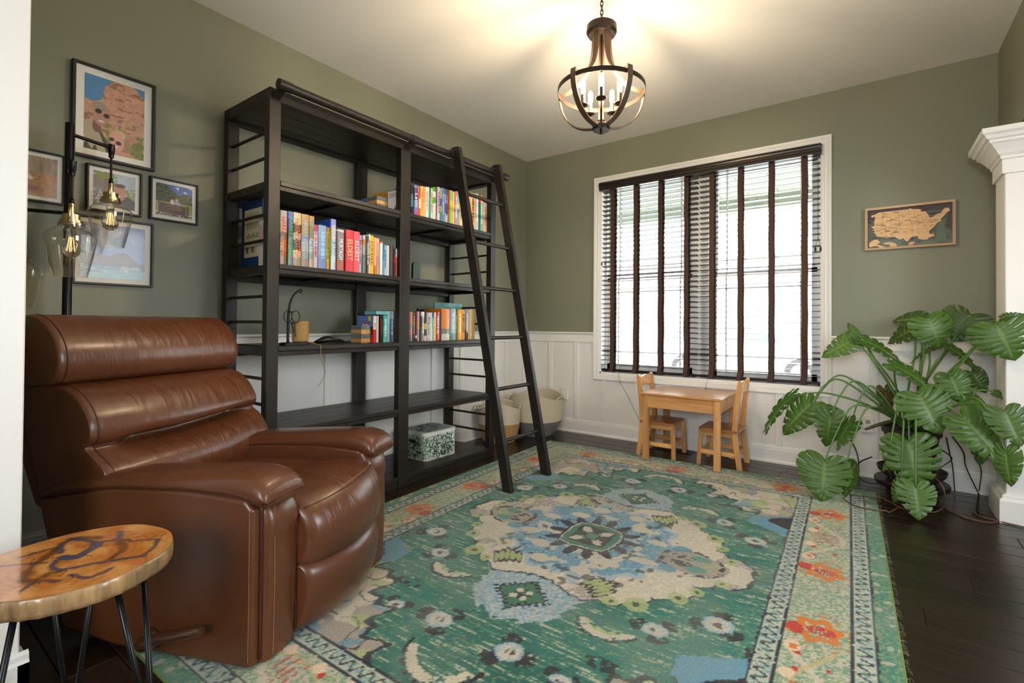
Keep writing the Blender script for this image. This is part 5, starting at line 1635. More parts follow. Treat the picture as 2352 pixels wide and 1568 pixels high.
for foot, t1, t2 in ((288, 272, 305), (48, 22, 70), (168, 148, 190)):
    fx, fy = 0.165 * cos(radians(foot)), 0.165 * sin(radians(foot))
    pts = [(0.12 * cos(radians(t1)), 0.12 * sin(radians(t1)), botz), (fx - 0.006 * sin(radians(foot)) * -1, fy, 0.018), (fx, fy, 0.0062), (fx + 0.006 * sin(radians(foot)) * -1, fy, 0.018), (0.12 * cos(radians(t2)), 0.12 * sin(radians(t2)), botz)]
    MB().tube(pts, 0.006, 10).build('leg', M_ROD, st, smooth=True)

# ================================================================== three-arm floor lamp
M_LBLK = mat('black_lamp_metal', (0.008, 0.008, 0.010), 0.22, metal=0.4)
M_BRASS = mat('aged_brass', (0.56, 0.43, 0.24), 0.28, metal=1.0)
M_SHADE = mat('clear_amber_glass', (0.97, 0.95, 0.90), 0.0, trans=1.0, ior=1.45)
M_BULB = mat('clear_bulb_glass', (1.0, 0.94, 0.84), 0.0, trans=1.0, ior=1.3)
M_FIL = mat('filament', (0.9, 0.6, 0.25), 0.4, emit=(1.0, 0.55, 0.18), estr=1.2)
LP = Vector((0.240, -3.521, 0))
fl_ = thing('floor_lamp', 'black floor lamp with three hanging clear glass shades behind the recliner', 'lamp', LP)
MB().lathe([(0.001, 0), (0.130, 0), (0.132, 0.006), (0.130, 0.018), (0.120, 0.024), (0.022, 0.028), (0.001, 0.028)], 36).build('base', M_LBLK, fl_, smooth=True, angle=40)
MB().lathe([(0.0150, 0.026), (0.0150, 1.846), (0.0135, 1.850), (0.001, 1.850)], 20).build('pole', M_LBLK, fl_, smooth=True, angle=40)
arms = [((0.178, -3.374), 1.806, 1.366, 0.21), ((0.420, -3.547), 1.640, 1.206, 0.21), ((0.170, -3.652), 1.478, 1.085, 0.21)]
for (ex, ey), az, zb, D in arms:
    e = Vector((ex - LP.x, ey - LP.y, az))
    ao = MB().tube([(0, 0, az), e], 0.0075, 12).build('arm', M_LBLK, fl_, smooth=True, angle=40)
    MB().lathe([(0.001, 0.016), (0.0125, 0.014), (0.0125, -0.020), (0.010, -0.024), (0.009, -0.045), (0.001, -0.045)], 16, e).build('joint', M_LBLK, ao, smooth=True, angle=40)
    zs = zb + 0.282
    MB().tube([(e.x, e.y, az - 0.04), (e.x, e.y, zs + 0.012)], 0.0042, 8).build('cord', mat('brown_cord', (0.03, 0.015, 0.012), 0.7), ao, smooth=True)
    c0 = (e.x, e.y, zb)
    MB().lathe([(0.001, 0.302), (0.006, 0.302), (0.009, 0.280), (0.001, 0.280)], 12, c0).build('cord_grip', M_LBLK, ao, smooth=True)
    cp = MB().lathe([(0.001, 0.283), (0.0085, 0.283), (0.0085, 0.240), (0.026, 0.239), (0.026, 0.218), (0.033, 0.217), (0.033, 0.206), (0.0355, 0.204), (0.0355, 0.198), (0.001, 0.198)], 24, c0).build('socket_cap', M_BRASS, fl_, smooth=True, angle=35)
    ang = atan2(e.y, e.x) + 0.9
    ux, uy = cos(-0.35), sin(-0.35)
    arch = [(e.x + ux * 0.036 * cos(t), e.y + uy * 0.036 * cos(t), zb + 0.238 + 0.036 * sin(t)) for t in [pi * q / 14 for q in range(15)]]
    arch = [(arch[0][0], arch[0][1], zb + 0.205)] + arch + [(arch[-1][0], arch[-1][1], zb + 0.205)]
    MB().tube(arch, 0.0048, 8).build('bail', M_BRASS, cp, smooth=True)
    for s in (-1, 1):
        MB().ball((e.x + s * ux * 0.045, e.y + s * uy * 0.045, zb + 0.208), 0.0055, 10, 6, (1.3, 1, 1)).build('knob', M_BRASS, cp, smooth=True)
    SR = 0.735
    prof = [(0.066, 0.0), (0.0700, 0.012), (0.0850, 0.066), (0.0985, 0.122), (0.1040, 0.150), (0.1020, 0.160), (0.088, 0.172), (0.066, 0.183), (0.050, 0.189), (0.044, 0.194), (0.042, 0.204)]
    prof = [(r * SR if z < 0.188 else 0.038, z) for r, z in prof]
    inner = [(r - 0.0020, z) for r, z in prof[::-1]]
    sh_ = MB().lathe(prof + inner + [prof[0]], 40, c0).build('glass_shade', M_SHADE, fl_, smooth=True, angle=60)
    bprof = [(0.001, 0.072), (0.012, 0.074), (0.024, 0.085), (0.0295, 0.104), (0.026, 0.124), (0.017, 0.146), (0.0135, 0.165), (0.0135, 0.182)]
    bb2 = MB().lathe(bprof, 20, c0).build('bulb', M_BULB, fl_, smooth=True)
    fil = MB()
    for k in range(4):
        a = k * pi / 2
        fil.tube([(e.x + 0.004 * cos(a), e.y + 0.004 * sin(a), zb + 0.150), (e.x + 0.009 * cos(a), e.y + 0.009 * sin(a), zb + 0.098)], 0.0009, 5)
    fil.build('filament', M_FIL, bb2)

# ================================================================== framed photographs on the green wall
M_PFR = mat('dark_picture_frame', (0.018, 0.014, 0.012), 0.4)
M_MATB = mat('white_mat_board', (0.78, 0.76, 0.71), 0.8)
M_PRINT = attr_mat('photo_print', rough=0.30, coat=0.3)
def blend(c, mask, col, k=1.0):
    m = (mask.astype(float) * k)[:, None] if mask.dtype == bool else (mask * k)[:, None]
    return c * (1 - m) + np.asarray(col)[None] * m
def ell(U, V, cx, cy, rx, ry, soft=0.15):
    d = np.sqrt(((U - cx) / rx) ** 2 + ((V - cy) / ry) ** 2)
    return np.clip((1 - d) / soft + 0.5, 0, 1)
def S_(*c):
    return np.array(srgb(*c))
def photo_rocks(U, V):
    T = 1 - V
    c = np.tile(S_(70, 128, 180), (len(U), 1))
    n1 = fbm(U * 9, T * 14, 1)
    n2 = fbm(U * 26, T * 40, 2)
    outline = np.interp(U, [0, .1, .2, .28, .31, .33, .42, .55, .72, .86, 1.0], [.33, .345, .33, .29, .17, .11, .04, -.05, -.05, .03, .14]) + 0.02 * (n1 - .5)
    rock = T > outline
    rc_ = S_(190, 142, 118)[None] * (0.72 + 0.55 * n2[:, None]) * (0.85 + .3 * n1[:, None])
    c = np.where(rock[:, None], rc_, c)
    c = blend(c, rock & (fbm(U * 7 + 3, T * 30, 5) > .62), S_(110, 62, 48), .7)
    g = rock & ((T - 0.50 - 0.12 * U) * 1.9 + (fbm(U * 12, T * 16, 8) - .5) * 1.5 > .28)
    gc = S_(118, 128, 58)[None] * (0.45 + 1.0 * n2[:, None])
    c = np.where(g[:, None], gc, c)
    c = blend(c, inpoly(U, T, [(0, .64), (.1, .60), (.17, .63), (.30, .80), (.42, .99), (.42, 1), (0, 1)]), S_(168, 156, 128))
    c = blend(c, inpoly(U, T, [(.17, .62), (.28, .74), (.36, .84), (.44, .99), (.36, 1), (.27, .80)]), S_(58, 52, 48))
    c = blend(c, inpoly(U, T, [(0, .93), (.05, .90), (.12, .99), (.18, .92), (.22, 1), (0, 1)]), S_(70, 58, 44))
    c = blend(c, ell(U, T, .20, .665, .07, .09), S_(120, 78, 64))
    c = blend(c, ell(U, T, .265, .50, .135, .155), S_(176, 128, 112))
    c = blend(c, ell(U, T, .245, .395, .115, .06), S_(150, 132, 122))
    c = blend(c, ell(U, T, .225, .465, .055, .032), S_(24, 22, 22))
    c = blend(c, ell(U, T, .355, .505, .050, .032), S_(24, 22, 22))
    c = blend(c, ell(U, T, .27, .595, .045, .012), S_(226, 214, 206))
    c = blend(c, ell(U, T, .57, .78, .155, .125, .4), S_(196, 170, 130))
    c = blend(c, ell(U, T, .70, .86, .06, .13, .4), S_(150, 122, 88))
    c = blend(c, inpoly(U, T, [(.44, 1), (.52, .93), (.74, .94), (.92, 1)]), S_(198, 140, 122))
    c = blend(c, ell(U, T, .545, .82, .115, .13), S_(206, 152, 136))
    c = blend(c, ell(U, T, .445, .80, .045, .025), S_(34, 28, 28))
    c = blend(c, ell(U, T, .56, .835, .052, .026), S_(34, 28, 28))
    c = blend(c, ell(U, T, .51, .89, .045, .012), S_(230, 220, 214))
    return c
def photo_hoodie(U, V):
    T = 1 - V
    n = fbm(U * 10, T * 10, 31)
    n2 = fbm(U * 25, T * 25, 33)
    c = S_(168, 180, 196)[None] * (0.85 + .3 * n[:, None])
    c = blend(c, (T < 0.45) & (U < .55) & (n > .38), S_(120, 130, 60))
    c = blend(c, inpoly(U, T, [(0, .12), (.3, .32), (.3, .55), (0, .5)]), S_(120, 108, 104), .9)
    c = blend(c, inpoly(U, T, [(0, .5), (.3, .5), (.36, 1), (0, 1)]) & (n2 > .4), S_(120, 112, 80))
    c = blend(c, inpoly(U, T, [(.25, .2), (.36, .15), (.42, .9), (.2, .95)]), S_(122, 96, 78))
    c = blend(c, inpoly(U, T, [(.45, .35), (.70, .30), (.7, .5), (.45, .55)]) & (n > .4), S_(128, 134, 66))
    c = blend(c, inpoly(U, T, [(.75, .42), (1, .36), (1, .75), (.8, .62)]) & (n2 > .38), S_(130, 140, 60))
    c = blend(c, inpoly(U, T, [(.62, .72), (.80, .60), (1, .74), (1, 1), (.40, 1), (.5, .85)]), S_(62, 56, 56))
    c = blend(c, ell(U, T, .62, .52, .15, .24), S_(178, 122, 108))
    c = blend(c, ell(U, T, .62, .33, .14, .06), S_(88, 64, 52))
    c = blend(c, ell(U, T, .60, .64, .05, .014), S_(232, 218, 212))
    c = blend(c, ell(U, T, .66, .93, .02, .03), S_(220, 60, 30))
    return c
def photo_sign(U, V):
    T = 1 - V
    n = fbm(U * 14, T * 14, 41)
    n2 = fbm(U * 32, T * 32, 43)
    c = S_(58, 100, 176)[None] * np.ones((len(U), 1))
    c = blend(c, (fbm(U * 5, T * 12, 44) > .62) & (U > .5), S_(200, 210, 228), .8)
    c = blend(c, T > np.interp(U, [0, .25, .45, .6, .75, .9, 1], [-.1, .0, .16, .30, .26, .22, .28]) + .06 * (n - .5), S_(74, 88, 44))
    c = np.where(((T > .02) & (T < .55))[:, None] & (n2 > .52)[:, None] & (c[:, 2] < .2)[:, None], S_(36, 46, 24)[None], c)
    c = blend(c, T > .55, S_(150, 156, 70))
    c = blend(c, T > .86, S_(206, 190, 158))
    c = blend(c, (T > .90) & (T < .97) & (n2 > .42), S_(60, 56, 56))
    c = blend(c, ell(U, T, .44, .53, .05, .08), S_(224, 196, 190))
    c = blend(c, ell(U, T, .56, .48, .045, .07), S_(196, 160, 140))
    c = blend(c, ell(U, T, .58, .56, .09, .07), S_(150, 152, 176))
    c = blend(c, inpoly(U, T, [(.10, .58), (.82, .63), (.82, .91), (.10, .89)]), S_(92, 54, 38))
    c = blend(c, inpoly(U, T, [(.06, .55), (.10, .55), (.10, .92), (.06, .92)]), S_(120, 70, 48))
    c = blend(c, inpoly(U, T, [(.84, .60), (.90, .60), (.90, .95), (.84, .95)]), S_(92, 54, 38))
    return c
def photo_sea(U, V):
    T = 1 - V
    n = fbm(U * 5, T * 6, 51)
    n2 = fbm(U * 30, T * 30, 52)
    c = S_(96, 118, 162)[None] * (1 + .25 * (T[:, None] - .3))
    c = blend(c, np.clip((n - .52) * 4, 0, .8) * (T < .5), S_(168, 162, 176))
    hill = T > np.interp(U, [0, .15, .3, .42, .55, .66, .72, .78, .88, 1], [.52, .55, .56, .58, .52, .505, .52, .58, .66, .74]) + .008 * (n2 - .5)
    c = np.where(hill[:, None], S_(88, 70, 62)[None] * (0.6 + .7 * n2[:, None]), c)
    c = blend(c, (T > .70) & (n2 > .35) & (T < .80), S_(64, 62, 44), .7)
    c = blend(c, T > .765 + .02 * U, S_(72, 108, 136))
    c = blend(c, T > .84, S_(84, 136, 140))
    c = blend(c, (T > .76) & (T < .90) & (fbm(U * 6, T * 70, 55) > .66), S_(206, 206, 196))
    c = blend(c, inpoly(U, T, [(.0, .86), (.3, .87), (.36, .89), (.0, .90)]), S_(92, 78, 64))
    return c
def photo_woods(U, V):
    T = 1 - V
    n = fbm(U * 40, T * 5, 61)
    n2 = fbm(U * 30, T * 40, 62)
    c = S_(150, 132, 110)[None] * (0.55 + .8 * n[:, None])
    ground = T > .40 + .05 * (fbm(U * 6, T * 2, 63) - .5)
    c = np.where(ground[:, None], S_(172, 130, 88)[None] * (0.5 + .85 * n2[:, None]), c)
    c = blend(c, ell(U, T, .52, .82, .22, .10, .8), S_(90, 68, 50), .6)
    c = blend(c, ell(U, T, .50, .41, .032, .05), S_(120, 84, 66))
    c = blend(c, inpoly(U, T, [(.42, .46), (.56, .45), (.66, .56), (.62, .62), (.54, .56), (.54, .62), (.43, .64)]), S_(196, 190, 186))
    c = blend(c, inpoly(U, T, [(.43, .58), (.54, .56), (.53, .66), (.45, .67)]), S_(60, 140, 170))
    c = blend(c, inpoly(U, T, [(.45, .66), (.55, .60), (.57, .84), (.52, .88), (.44, .78)]), S_(30, 26, 28))
    return c
PHOTOS = [
    ('dark-framed photograph of two people before red rocks, the largest of the wall group', -3.474, -3.170, 1.782, 2.211, .0225, .060, photo_rocks, 96, 140),
    ('small square dark-framed photograph of a man in a hoodie, hung behind the lamp', -3.421, -3.218, 1.546, 1.758, .0150, .033, photo_hoodie, 70, 76),
    ('small square dark-framed photograph of a brown sign under trees, nearest the bookcase', -3.186, -2.980, 1.547, 1.760, .0150, .033, photo_sign, 84, 88),
    ('dark-framed photograph of a mountain above the sea, lowest of the wall group', -3.463, -3.170, 1.205, 1.520, .0165, .045, photo_sea, 100, 100),
    ('dark-framed photograph of a figure in autumn woods, leftmost of the wall group', -3.748, -3.490, 1.545, 1.766, .0150, .033, photo_woods, 90, 84)]
for lab, y0, y1, z0, z1, fw, mw, fn, nx, ny in PHOTOS:
    w, h = y1 - y0, z1 - z0
    t = thing('picture_frame', lab, 'picture', (0.0, (y0 + y1) / 2, z0), group='framed photographs on the green wall')
    fr = MB()
    secs = []
    for cy_, cz_, sy, sz in ((-w / 2, 0, 1, 1), (w / 2, 0, -1, 1), (w / 2, h, -1, -1), (-w / 2, h, 1, -1), (-w / 2, 0, 1, 1)):
        secs.append([(x, cy_ + sy * d, cz_ + sz * d) for d, x in ((0, 0.001), (0, 0.024), (0.002, 0.026), (fw * .55 - 0.002, 0.026), (fw * .55, 0.024), (fw * .55, 0.001))])
    fr.loft(secs, cap=False).build('frame', M_PFR, t)
    f2 = fw * .55
    MB().box(0.002, 0.012, -w / 2 + f2, w / 2 - f2, f2, h - f2).build('mat_board', M_MATB, t)
    pw, ph = w - 2 * f2 - mw, h - 2 * f2 - mw
    grid_print('print', pw, ph, nx, ny, fn, M_PRINT, t, Matrix(((0, 0, 1, 0.0126), (1, 0, 0, -pw / 2), (0, 1, 0, (h - ph) / 2), (0, 0, 0, 1))))
    if 'sign' in lab:
        put_text('DIAMOND HEAD', 'c8a468', t, (0.0131, -0.006, (h - ph) / 2 + ph * 0.315), pw * 0.46, 0.007, ROT_FRONT, 'lettering')
        put_text('STATE MONUMENT', 'c8a468', t, (0.0131, -0.006, (h - ph) / 2 + ph * 0.245), pw * 0.50, 0.007, ROT_FRONT, 'lettering')

# ================================================================== patterned area rug
def rug_colour(X, Y):
    """woven design in rug coordinates (metres from the centre), four-fold mirrored with broken, worn edges"""
    C = lambda *c: np.array(srgb(*c))
    teal, teal2, deep = C(58, 122, 108), C(84, 138, 112), C(40, 96, 84)
    blue, ice = C(104, 152, 172), C(160, 182, 190)
    cream, taupe, dark = C(206, 196, 172), C(160, 148, 138), C(50, 38, 42)
    lime, orange, red, navy = C(170, 182, 122), C(214, 124, 40), C(196, 62, 44), C(34, 30, 44)
    mint = C(150, 172, 140)
    w1 = fbm(X * 9 + 40, Y * 9 + 40, 101, 3) - .5
    w2 = fbm(X * 9 + 80, Y * 9 + 10, 107, 3) - .5
    f1 = fbm(X * 60 + 90, Y * 60 + 70, 113, 2) - .5
    f2 = fbm(X * 60 + 20, Y * 60 + 50, 117, 2) - .5
    x = X + 0.020 * w1 + 0.012 * f1
    y = Y + 0.020 * w2 + 0.012 * f2
    ax, ay = np.abs(x), np.abs(y)
    wear = fbm(X * 14 + 30, Y * 160 + 30, 121, 3)          # streaks along the weft
    wear2 = fbm(X * 140 + 30, Y * 140 + 30, 127, 2)
    big = fbm(X * 3 + 20, Y * 3 + 20, 131, 3)
    n = len(X)
    c = np.empty((n, 3))
    def put(mask, col, k=1.0):
        m = np.clip(np.asarray(mask, float) * k, 0, 1)[:, None]
        c[:] = c * (1 - m) + np.asarray(col) * m
    # field
    g = np.clip((big - .35) * 2.4, 0, 1)[:, None]
    c[:] = teal * (1 - g) + deep * g
    put(wear > .60, teal2, .75)
    put((wear2 > .62) & (wear > .46), C(120, 150, 104), .7)
    put((wear > .68) & (wear2 > .40), cream, .65)
    def dot(cx, cy, r, s=1.0, p=2.0):
        return (np.abs((ax - cx) / r) ** p + np.abs((ay - cy) / (r * s)) ** p)
    sx, sy = np.sign(x), np.sign(y)
    # medallion body (light blue skirt, then cream scallops)
    skirt = [(0, -.1), (.60, -.1), (.60, .10), (.44, .30), (.34, .42), (.24, .50), (.20, .56), (.19, .64), (.15, .70), (.10, .735), (.05, .765), (0, .79)]
    tooth = 0.020 * (np.abs(((ax + ay) * 16) % 1 - .5) * 2 - .5)
    sk = inpoly(ax + tooth, ay + tooth, skirt)
    put(sk, ice, .95)
    put(sk & (wear2 > .56), cream, .6)
    put(sk & (ay > .45) & (wear2 < .40), blue, .7)
    body = [(0, -.1), (.70, -.1), (.715, .0), (.70, .085), (.655, .135), (.60, .130), (.585, .165), (.53, .175), (.555, .225), (.535, .275), (.485, .290), (.47, .335), (.415, .350), (.405, .405), (.345, .430), (.31, .475), (.25, .470), (.20, .505), (.14, .49), (.10, .47), (.05, .455), (0, .45)]
    out = inpoly(ax * .975 + tooth * .6, ay * .975 + tooth * .6, body)
    put(out & ~inpoly(ax, ay, body), dark, .85)
    inb = inpoly(ax + tooth * .5, ay + tooth * .5, body)
    put(inb, cream)
    put(inb & (big + .3 * w1 > .54), taupe, .8)
    put(inb & (wear2 > .66), C(226, 218, 196), .8)
    # lime florets along the scallops
    for cx, cy, r in ((.50, .298, .040), (.385, .425, .045), (.555, .215, .030), (.30, .455, .03), (.62, .105, .03)):
        put(dot(cx, cy, r) < 1, lime, .85)
        put(dot(cx, cy, r * .30) < 1, dark, .8)
    # blue heart of the medallion with ragged flames
    flame = 0.050 * (fbm(X * 16, Y * 16, 141, 2) - .5) * 2 + 0.03 * np.sin(np.arctan2(ay, ax + 1e-6) * 18)
    rr_ = np.hypot(ax / .40, ay / .40) + flame * 2.0
    put(inb & (rr_ < 1.0), ice, .8)
    put(inb & (rr_ < .92) & (wear2 > .34), blue, .95)
    put(inb & (rr_ < .86) & (fbm(X * 20 + 5, Y * 20 + 5, 143, 2) > .62), cream, .9)
    put(inb & (rr_ < 1.15) & (rr_ > .5) & (fbm(X * 26 + 9, Y * 26 + 2, 147, 2) > .70), dark, .7)
    for cx, cy, r, s in ((.17, .20, .05, .7), (.29, .10, .055, .5), (.10, .32, .045, .8)):
        put(dot(cx, cy, r, s) < 1, cream, .95)
    # centre cartouche
    ang = np.arctan2(y, x)
    pet = (np.hypot(ax, ay) < .195 + .035 * np.sin(ang * 14)) & (np.hypot(ax, ay) > .13) & (np.sin(ang * 14) > -.35)
    put(pet, dark, .95)
    cart = np.maximum(ax, ay) + 0.35 * np.clip(ax + ay - .175, 0, 1)
    put(cart < .150, dark)
    put(cart < .134, cream)
    put(cart < .124, C(66, 124, 98))
    put(cart < .092, dark)
    put((cart < .080) & ((np.abs(ax - ay) < .022) | (dot(.052, .052, .022) < 1)), cream)
    put((cart < .036), dark)
    put((cart < .028), C(80, 134, 104))
    # pendants (lozenges) on the long axis
    loz = (ax / .115 + np.abs(ay - .600) / .105)
    tl = .16 * np.sin(ax * 190) * np.sin(ay * 170)
    put(loz + tl < 1.05, dark)
    put(loz + tl < .84, C(70, 120, 92))
    put((dot(0, .60, .040, 1.0, 1.0) < 1) & (wear2 > .40), dark, .9)
    put((dot(.022, .585, .014) < 1) | (dot(.022, .625, .014) < 1), cream)
    # leaf sprigs
    for cx, cy, a in ((.235, .375, .6),):
        lx_, ly_ = (ax - cx) * cos(a) + (ay - cy) * sin(a), -(ax - cx) * sin(a) + (ay - cy) * cos(a)
        for k in range(-2, 3):
            e = ((lx_ - k * .024) / .012) ** 2 + ((ly_ - .012 * abs(k)) / (.052 - .006 * abs(k))) ** 2
            put(e < 1.9, dark, .9)
        for k in range(-2, 3):
            e = ((lx_ - k * .024) / .012) ** 2 + ((ly_ - .012 * abs(k)) / (.052 - .006 * abs(k))) ** 2
            put(e < .95, lime, .95)
    # side palmettes
    put((dot(.475, .0, .150, .62) < 1), taupe, .85)
    d_ = dot(.475, .02, .13, .66)
    put((d_ > .72) & (d_ < 1.05) & (f1 > -.06), dark, .9)
    put((dot(.50, .05, .045, .6) < 1), C(96, 150, 130))
    put((dot(.43, .03, .05, .45) < 1) & (f2 > -.05), dark, .9)
    put((dot(.56, .0, .05, .9) < 1) & (f2 > .0), lime, .9)
    put((dot(.40, .10, .035, .9) < 1), blue, .9)
    # field blossoms and crescents
    for cx, cy, r in ((.668, .385, .085), (.495, .53, .075), (.150, .885, .085), (.345, .91, .055), (.60, .215, .0)):
        if r == 0:
            continue
        d2 = np.hypot((ax - cx) / r, (ay - cy) / (r * .85))
        an = np.arctan2(ay - cy, ax - cx)
        lob = 1 + .22 * np.sin(an * 3 + cx * 9)
        put((d2 < 1.0 * lob) & (np.sin(an * 3 + cx * 9) > -.1) & (f1 > -.16), dark, .92)
        put((d2 < .62), ice, .95)
        put((d2 < .50) & (wear2 > .36), cream, .95)
        put((d2 < .22) & (f2 > -.1), dark, .85)
    cr_ = np.hypot(ax - .35, (ay - .555) * 1.0)
    put((np.abs(cr_ - .095) < .017) & (ay > .60) & (f1 > -.2), cream)
    put((np.abs(cr_ - .075) < .010) & (ay > .60) & (f1 > -.1), lime)
    put((np.abs(cr_ - .118) < .007) & (ay > .60) & (f2 > -.08), dark)
    cr2 = np.hypot(ax - .0, (ay - .99))
    put((np.abs(cr2 - .12) < .018) & (ay > 1.02) & (f1 > -.2), cream)
    put((np.abs(cr2 - .145) < .008) & (ay > 1.0) & (f2 > -.1), dark)
    put((dot(.42, .775, .06, .5) < 1) & (f1 > -.05), dark, .85)
    FX, FY = .790, 1.165
    # corner spandrels
    px_, py_ = FX - ax, FY - ay
    u = px_ / .60 + py_ / .62
    sc = .07 * np.sin((px_ - py_) * 21) + .05 * np.sin((px_ - py_) * 47)
    infield = (px_ > 0) & (py_ > 0)
    put(infield & (u + sc < 1.06), dark, .85)
    sp = infield & (u + sc < 1.0)
    put(sp, cream)
    put(sp & (fbm(X * 8 + 70, Y * 8 + 33, 151, 3) > .52), taupe, .85)
    put(sp & (fbm(X * 13 + 7, Y * 13 + 3, 153, 2) > .62), blue, .8)
    put(sp & (fbm(X * 13 + 47, Y * 13 + 63, 157, 2) > .66), lime, .85)
    put(sp & (np.abs(fbm(X * 10 + 17, Y * 10 + 13, 159, 2) - .5) < .018), dark, .85)
    tri = infield & (px_ < .19) & (np.abs(ay - .66) < .15 - px_ * .55)
    put(tri, blue)
    put(tri & (px_ < .10) & (np.abs(ay - .70) < .10 - px_ * .8), dark)
    # borders: guard, main, guard, edge -----------------------------------------
    bx, by = np.abs(X), np.abs(Y)
    dxo, dyo = 1.18 - bx, 1.525 - by              # distance from the outer edge
    side = (dxo < dyo * .395 / .36)                # which border arm
    d = np.where(side, dxo * .36 / .39, dyo) + .004 * f1    # normalised: field starts at .36
    t_ = np.where(side, Y, X)                      # coordinate along the arm
    bord = d < .36
    bg = mint * .55 + cream * .45
    put(bord, bg)
    put(bord & (wear2 > .50), C(116, 154, 128), .9)
    put(bord & (wear2 < .38), cream, .7)
    put(bord & (wear2 > .70), C(176, 178, 120), .7)
    m = np.where(side, dxo * .36 / .39, dyo)
    main = (d > .120) & (d < .300)
    v = (m - .21) / .09                            # -1..1 across the main border
    # repeating blossoms at +-.23, +-.96 (long sides) and 0, +-.70 (ends), drawn with local coordinates
    cents = np.where(side, 1.0, 0.0)
    tt = np.where(side, np.abs(np.abs(t_) - .595), np.abs(np.abs(t_) - .35))     # folds: blossoms at tt=.365 / .35
    q = (np.where(side, .365, .35) - tt)           # 0 at blossom centre, grows away
    lx_ = q + .010 * f1
    ly_ = v * .09 + .010 * f2
    # cream vines
    put(main & (np.abs(ly_ - .06 * np.sin(q * 13)) < .012) & (q > .08), cream, .9)
    put(main & (np.abs(ly_ + .05 * np.sin(q * 13 + .6)) < .008) & (q > .1), C(196, 176, 120), .8)
    # orange blossom with a red heart
    e = (lx_ / .088) ** 2 + (ly_ / .080) ** 2
    ring_ = np.abs(np.sqrt(e) - .62 - .12 * np.sin(np.arctan2(ly_, lx_ + 1e-5) * 6))
    put(main & (ring_ < .20), orange)
    put(main & (((lx_) / .028) ** 2 + ((ly_ + .01) / .040) ** 2 < 1) & (np.abs(ly_ * 3 % .03 - .015) > .004), red)
    put(main & (((lx_ - .02) / .034) ** 2 + ((ly_ - .062) / .026) ** 2 < 1), red)
    put(main & (np.sqrt(e) < 1.35) & (np.sqrt(e) > 1.0) & (wear2 > .66), orange, .8)
    # small red squares, pink buds and the comb-like secondary motif
    for qq, vv, r, cc in ((.155, .045, .013, red), (.245, .045, .013, red), (.205, -.035, .010, red), (.13, .060, .030, C(226, 200, 170)), (.275, .06, .025, C(226, 200, 170))):
        put(main & (((q - qq) / r) ** 2 + ((ly_ - vv) / (r * .8)) ** 2 < 1), cc)
    put(main & (q > .29) & (np.abs((q * 34) % 1 - .5) < .20) & (np.abs(ly_) < .050) & (wear2 > .42), red, .9)
    put(main & (np.abs(q - .13) < .014) & (np.abs(ly_ - .055) < .010), orange)
    # guard stripes: dark lines, cream ground, little hooked figures
    for lo, hi in ((.060, .120), (.300, .360)):
        gd = (d > lo) & (d < hi)
        put(gd, C(186, 192, 172))
        put(gd & (wear2 > .58), C(120, 160, 170), .8)
        vv = (m - lo) / (hi - lo)
        ph = (t_ * 22)
        cell = ph % 1
        hook = (np.abs(vv - .5 - .28 * np.sin(cell * 2 * pi)) < .13) & (np.abs(vv - .5) < .34)
        put(gd & hook & (f1 > -.16), dark, .92)
        put(gd & (np.abs(cell - .5) < .10) & (np.abs(vv - .5) < .18), C(80, 128, 110), .9)
        put((np.abs(d - lo) < .0045) | (np.abs(d - hi) < .0045), navy, .95)
    edge = d < .056
    put(edge, C(70, 128, 112))
    put(edge & (wear2 > .52), C(128, 156, 110), .75)
    put(edge & (fbm(X * 30, Y * 30, 171, 2) > .68), cream, .6)
    # worn, faded weave everywhere
    fade = np.clip((fbm(X * 5 + 3, Y * 5 + 8, 181, 3) - .45) * 1.2, 0, .22)[:, None]
    c[:] = c * (1 - fade) + np.array(srgb(150, 156, 140)) * fade
    return c

# rug object: pile with the design, canvas edge and green binding
rug = thing('area_rug', 'large teal and cream patterned oriental-style rug covering the floor', 'rug', (1.848, -1.965, 0), radians(1.6))
NXR, NYR = 430, 556
def _rugfn(U, V):
    return rug_colour((U - .5) * 2.36, (V - .5) * 3.05)
M_RUG = attr_mat('rug_pile', rough=0.95, fleck=0.30, fscale=260, bump=0.7, bscale=330, spec=0.15, sheen=0.15)
pile = grid_print('pile', 2.36, 3.05, NXR, NYR, _rugfn, M_RUG, rug, Matrix.Translation((-1.18, -1.525, 0.0115)))
_co = np.empty(len(pile.data.vertices) * 3, dtype=np.float32)
pile.data.vertices.foreach_get('co', _co)
_co[2::3] += RNG.uniform(-0.0011, 0.0, len(pile.data.vertices)).astype(np.float32)
pile.data.vertices.foreach_set('co', _co)
MB().box(-1.18, 1.18, -1.525, 1.525, 0.0005, 0.0098).build('backing', mat('rug_backing', srgb(96, 110, 80), 0.95), rug)
MB().tube([(-1.18, -1.525, .0062), (1.18, -1.525, .0062), (1.18, 1.525, .0062), (-1.18, 1.525, .0062)], 0.0058, 8, closed=True).build('binding', mat('rug_binding', srgb(116, 140, 72), 0.95, bump=0.5, bscale=200), rug, smooth=True)
fz = MB()
for k in range(420):
    s = random.choice((1, 1, 1, -1))
    y_ = random.uniform(-1.5, 1.5)
    z_ = random.uniform(0.003, 0.011)
    l = random.uniform(0.006, 0.018)
    fz.tube([(s * 1.184, y_, z_), (s * (1.184 + l * .6), y_ + random.uniform(-.004, .004), z_ + .003), (s * (1.184 + l), y_ + random.uniform(-.008, .008), max(.001, z_ - .004))], 0.00025, 3, cap=False)
fo = fz.build('loose_fibres', mat('rug_fibre', srgb(170, 172, 140), 0.95), rug)
fo['kind'] = 'stuff'

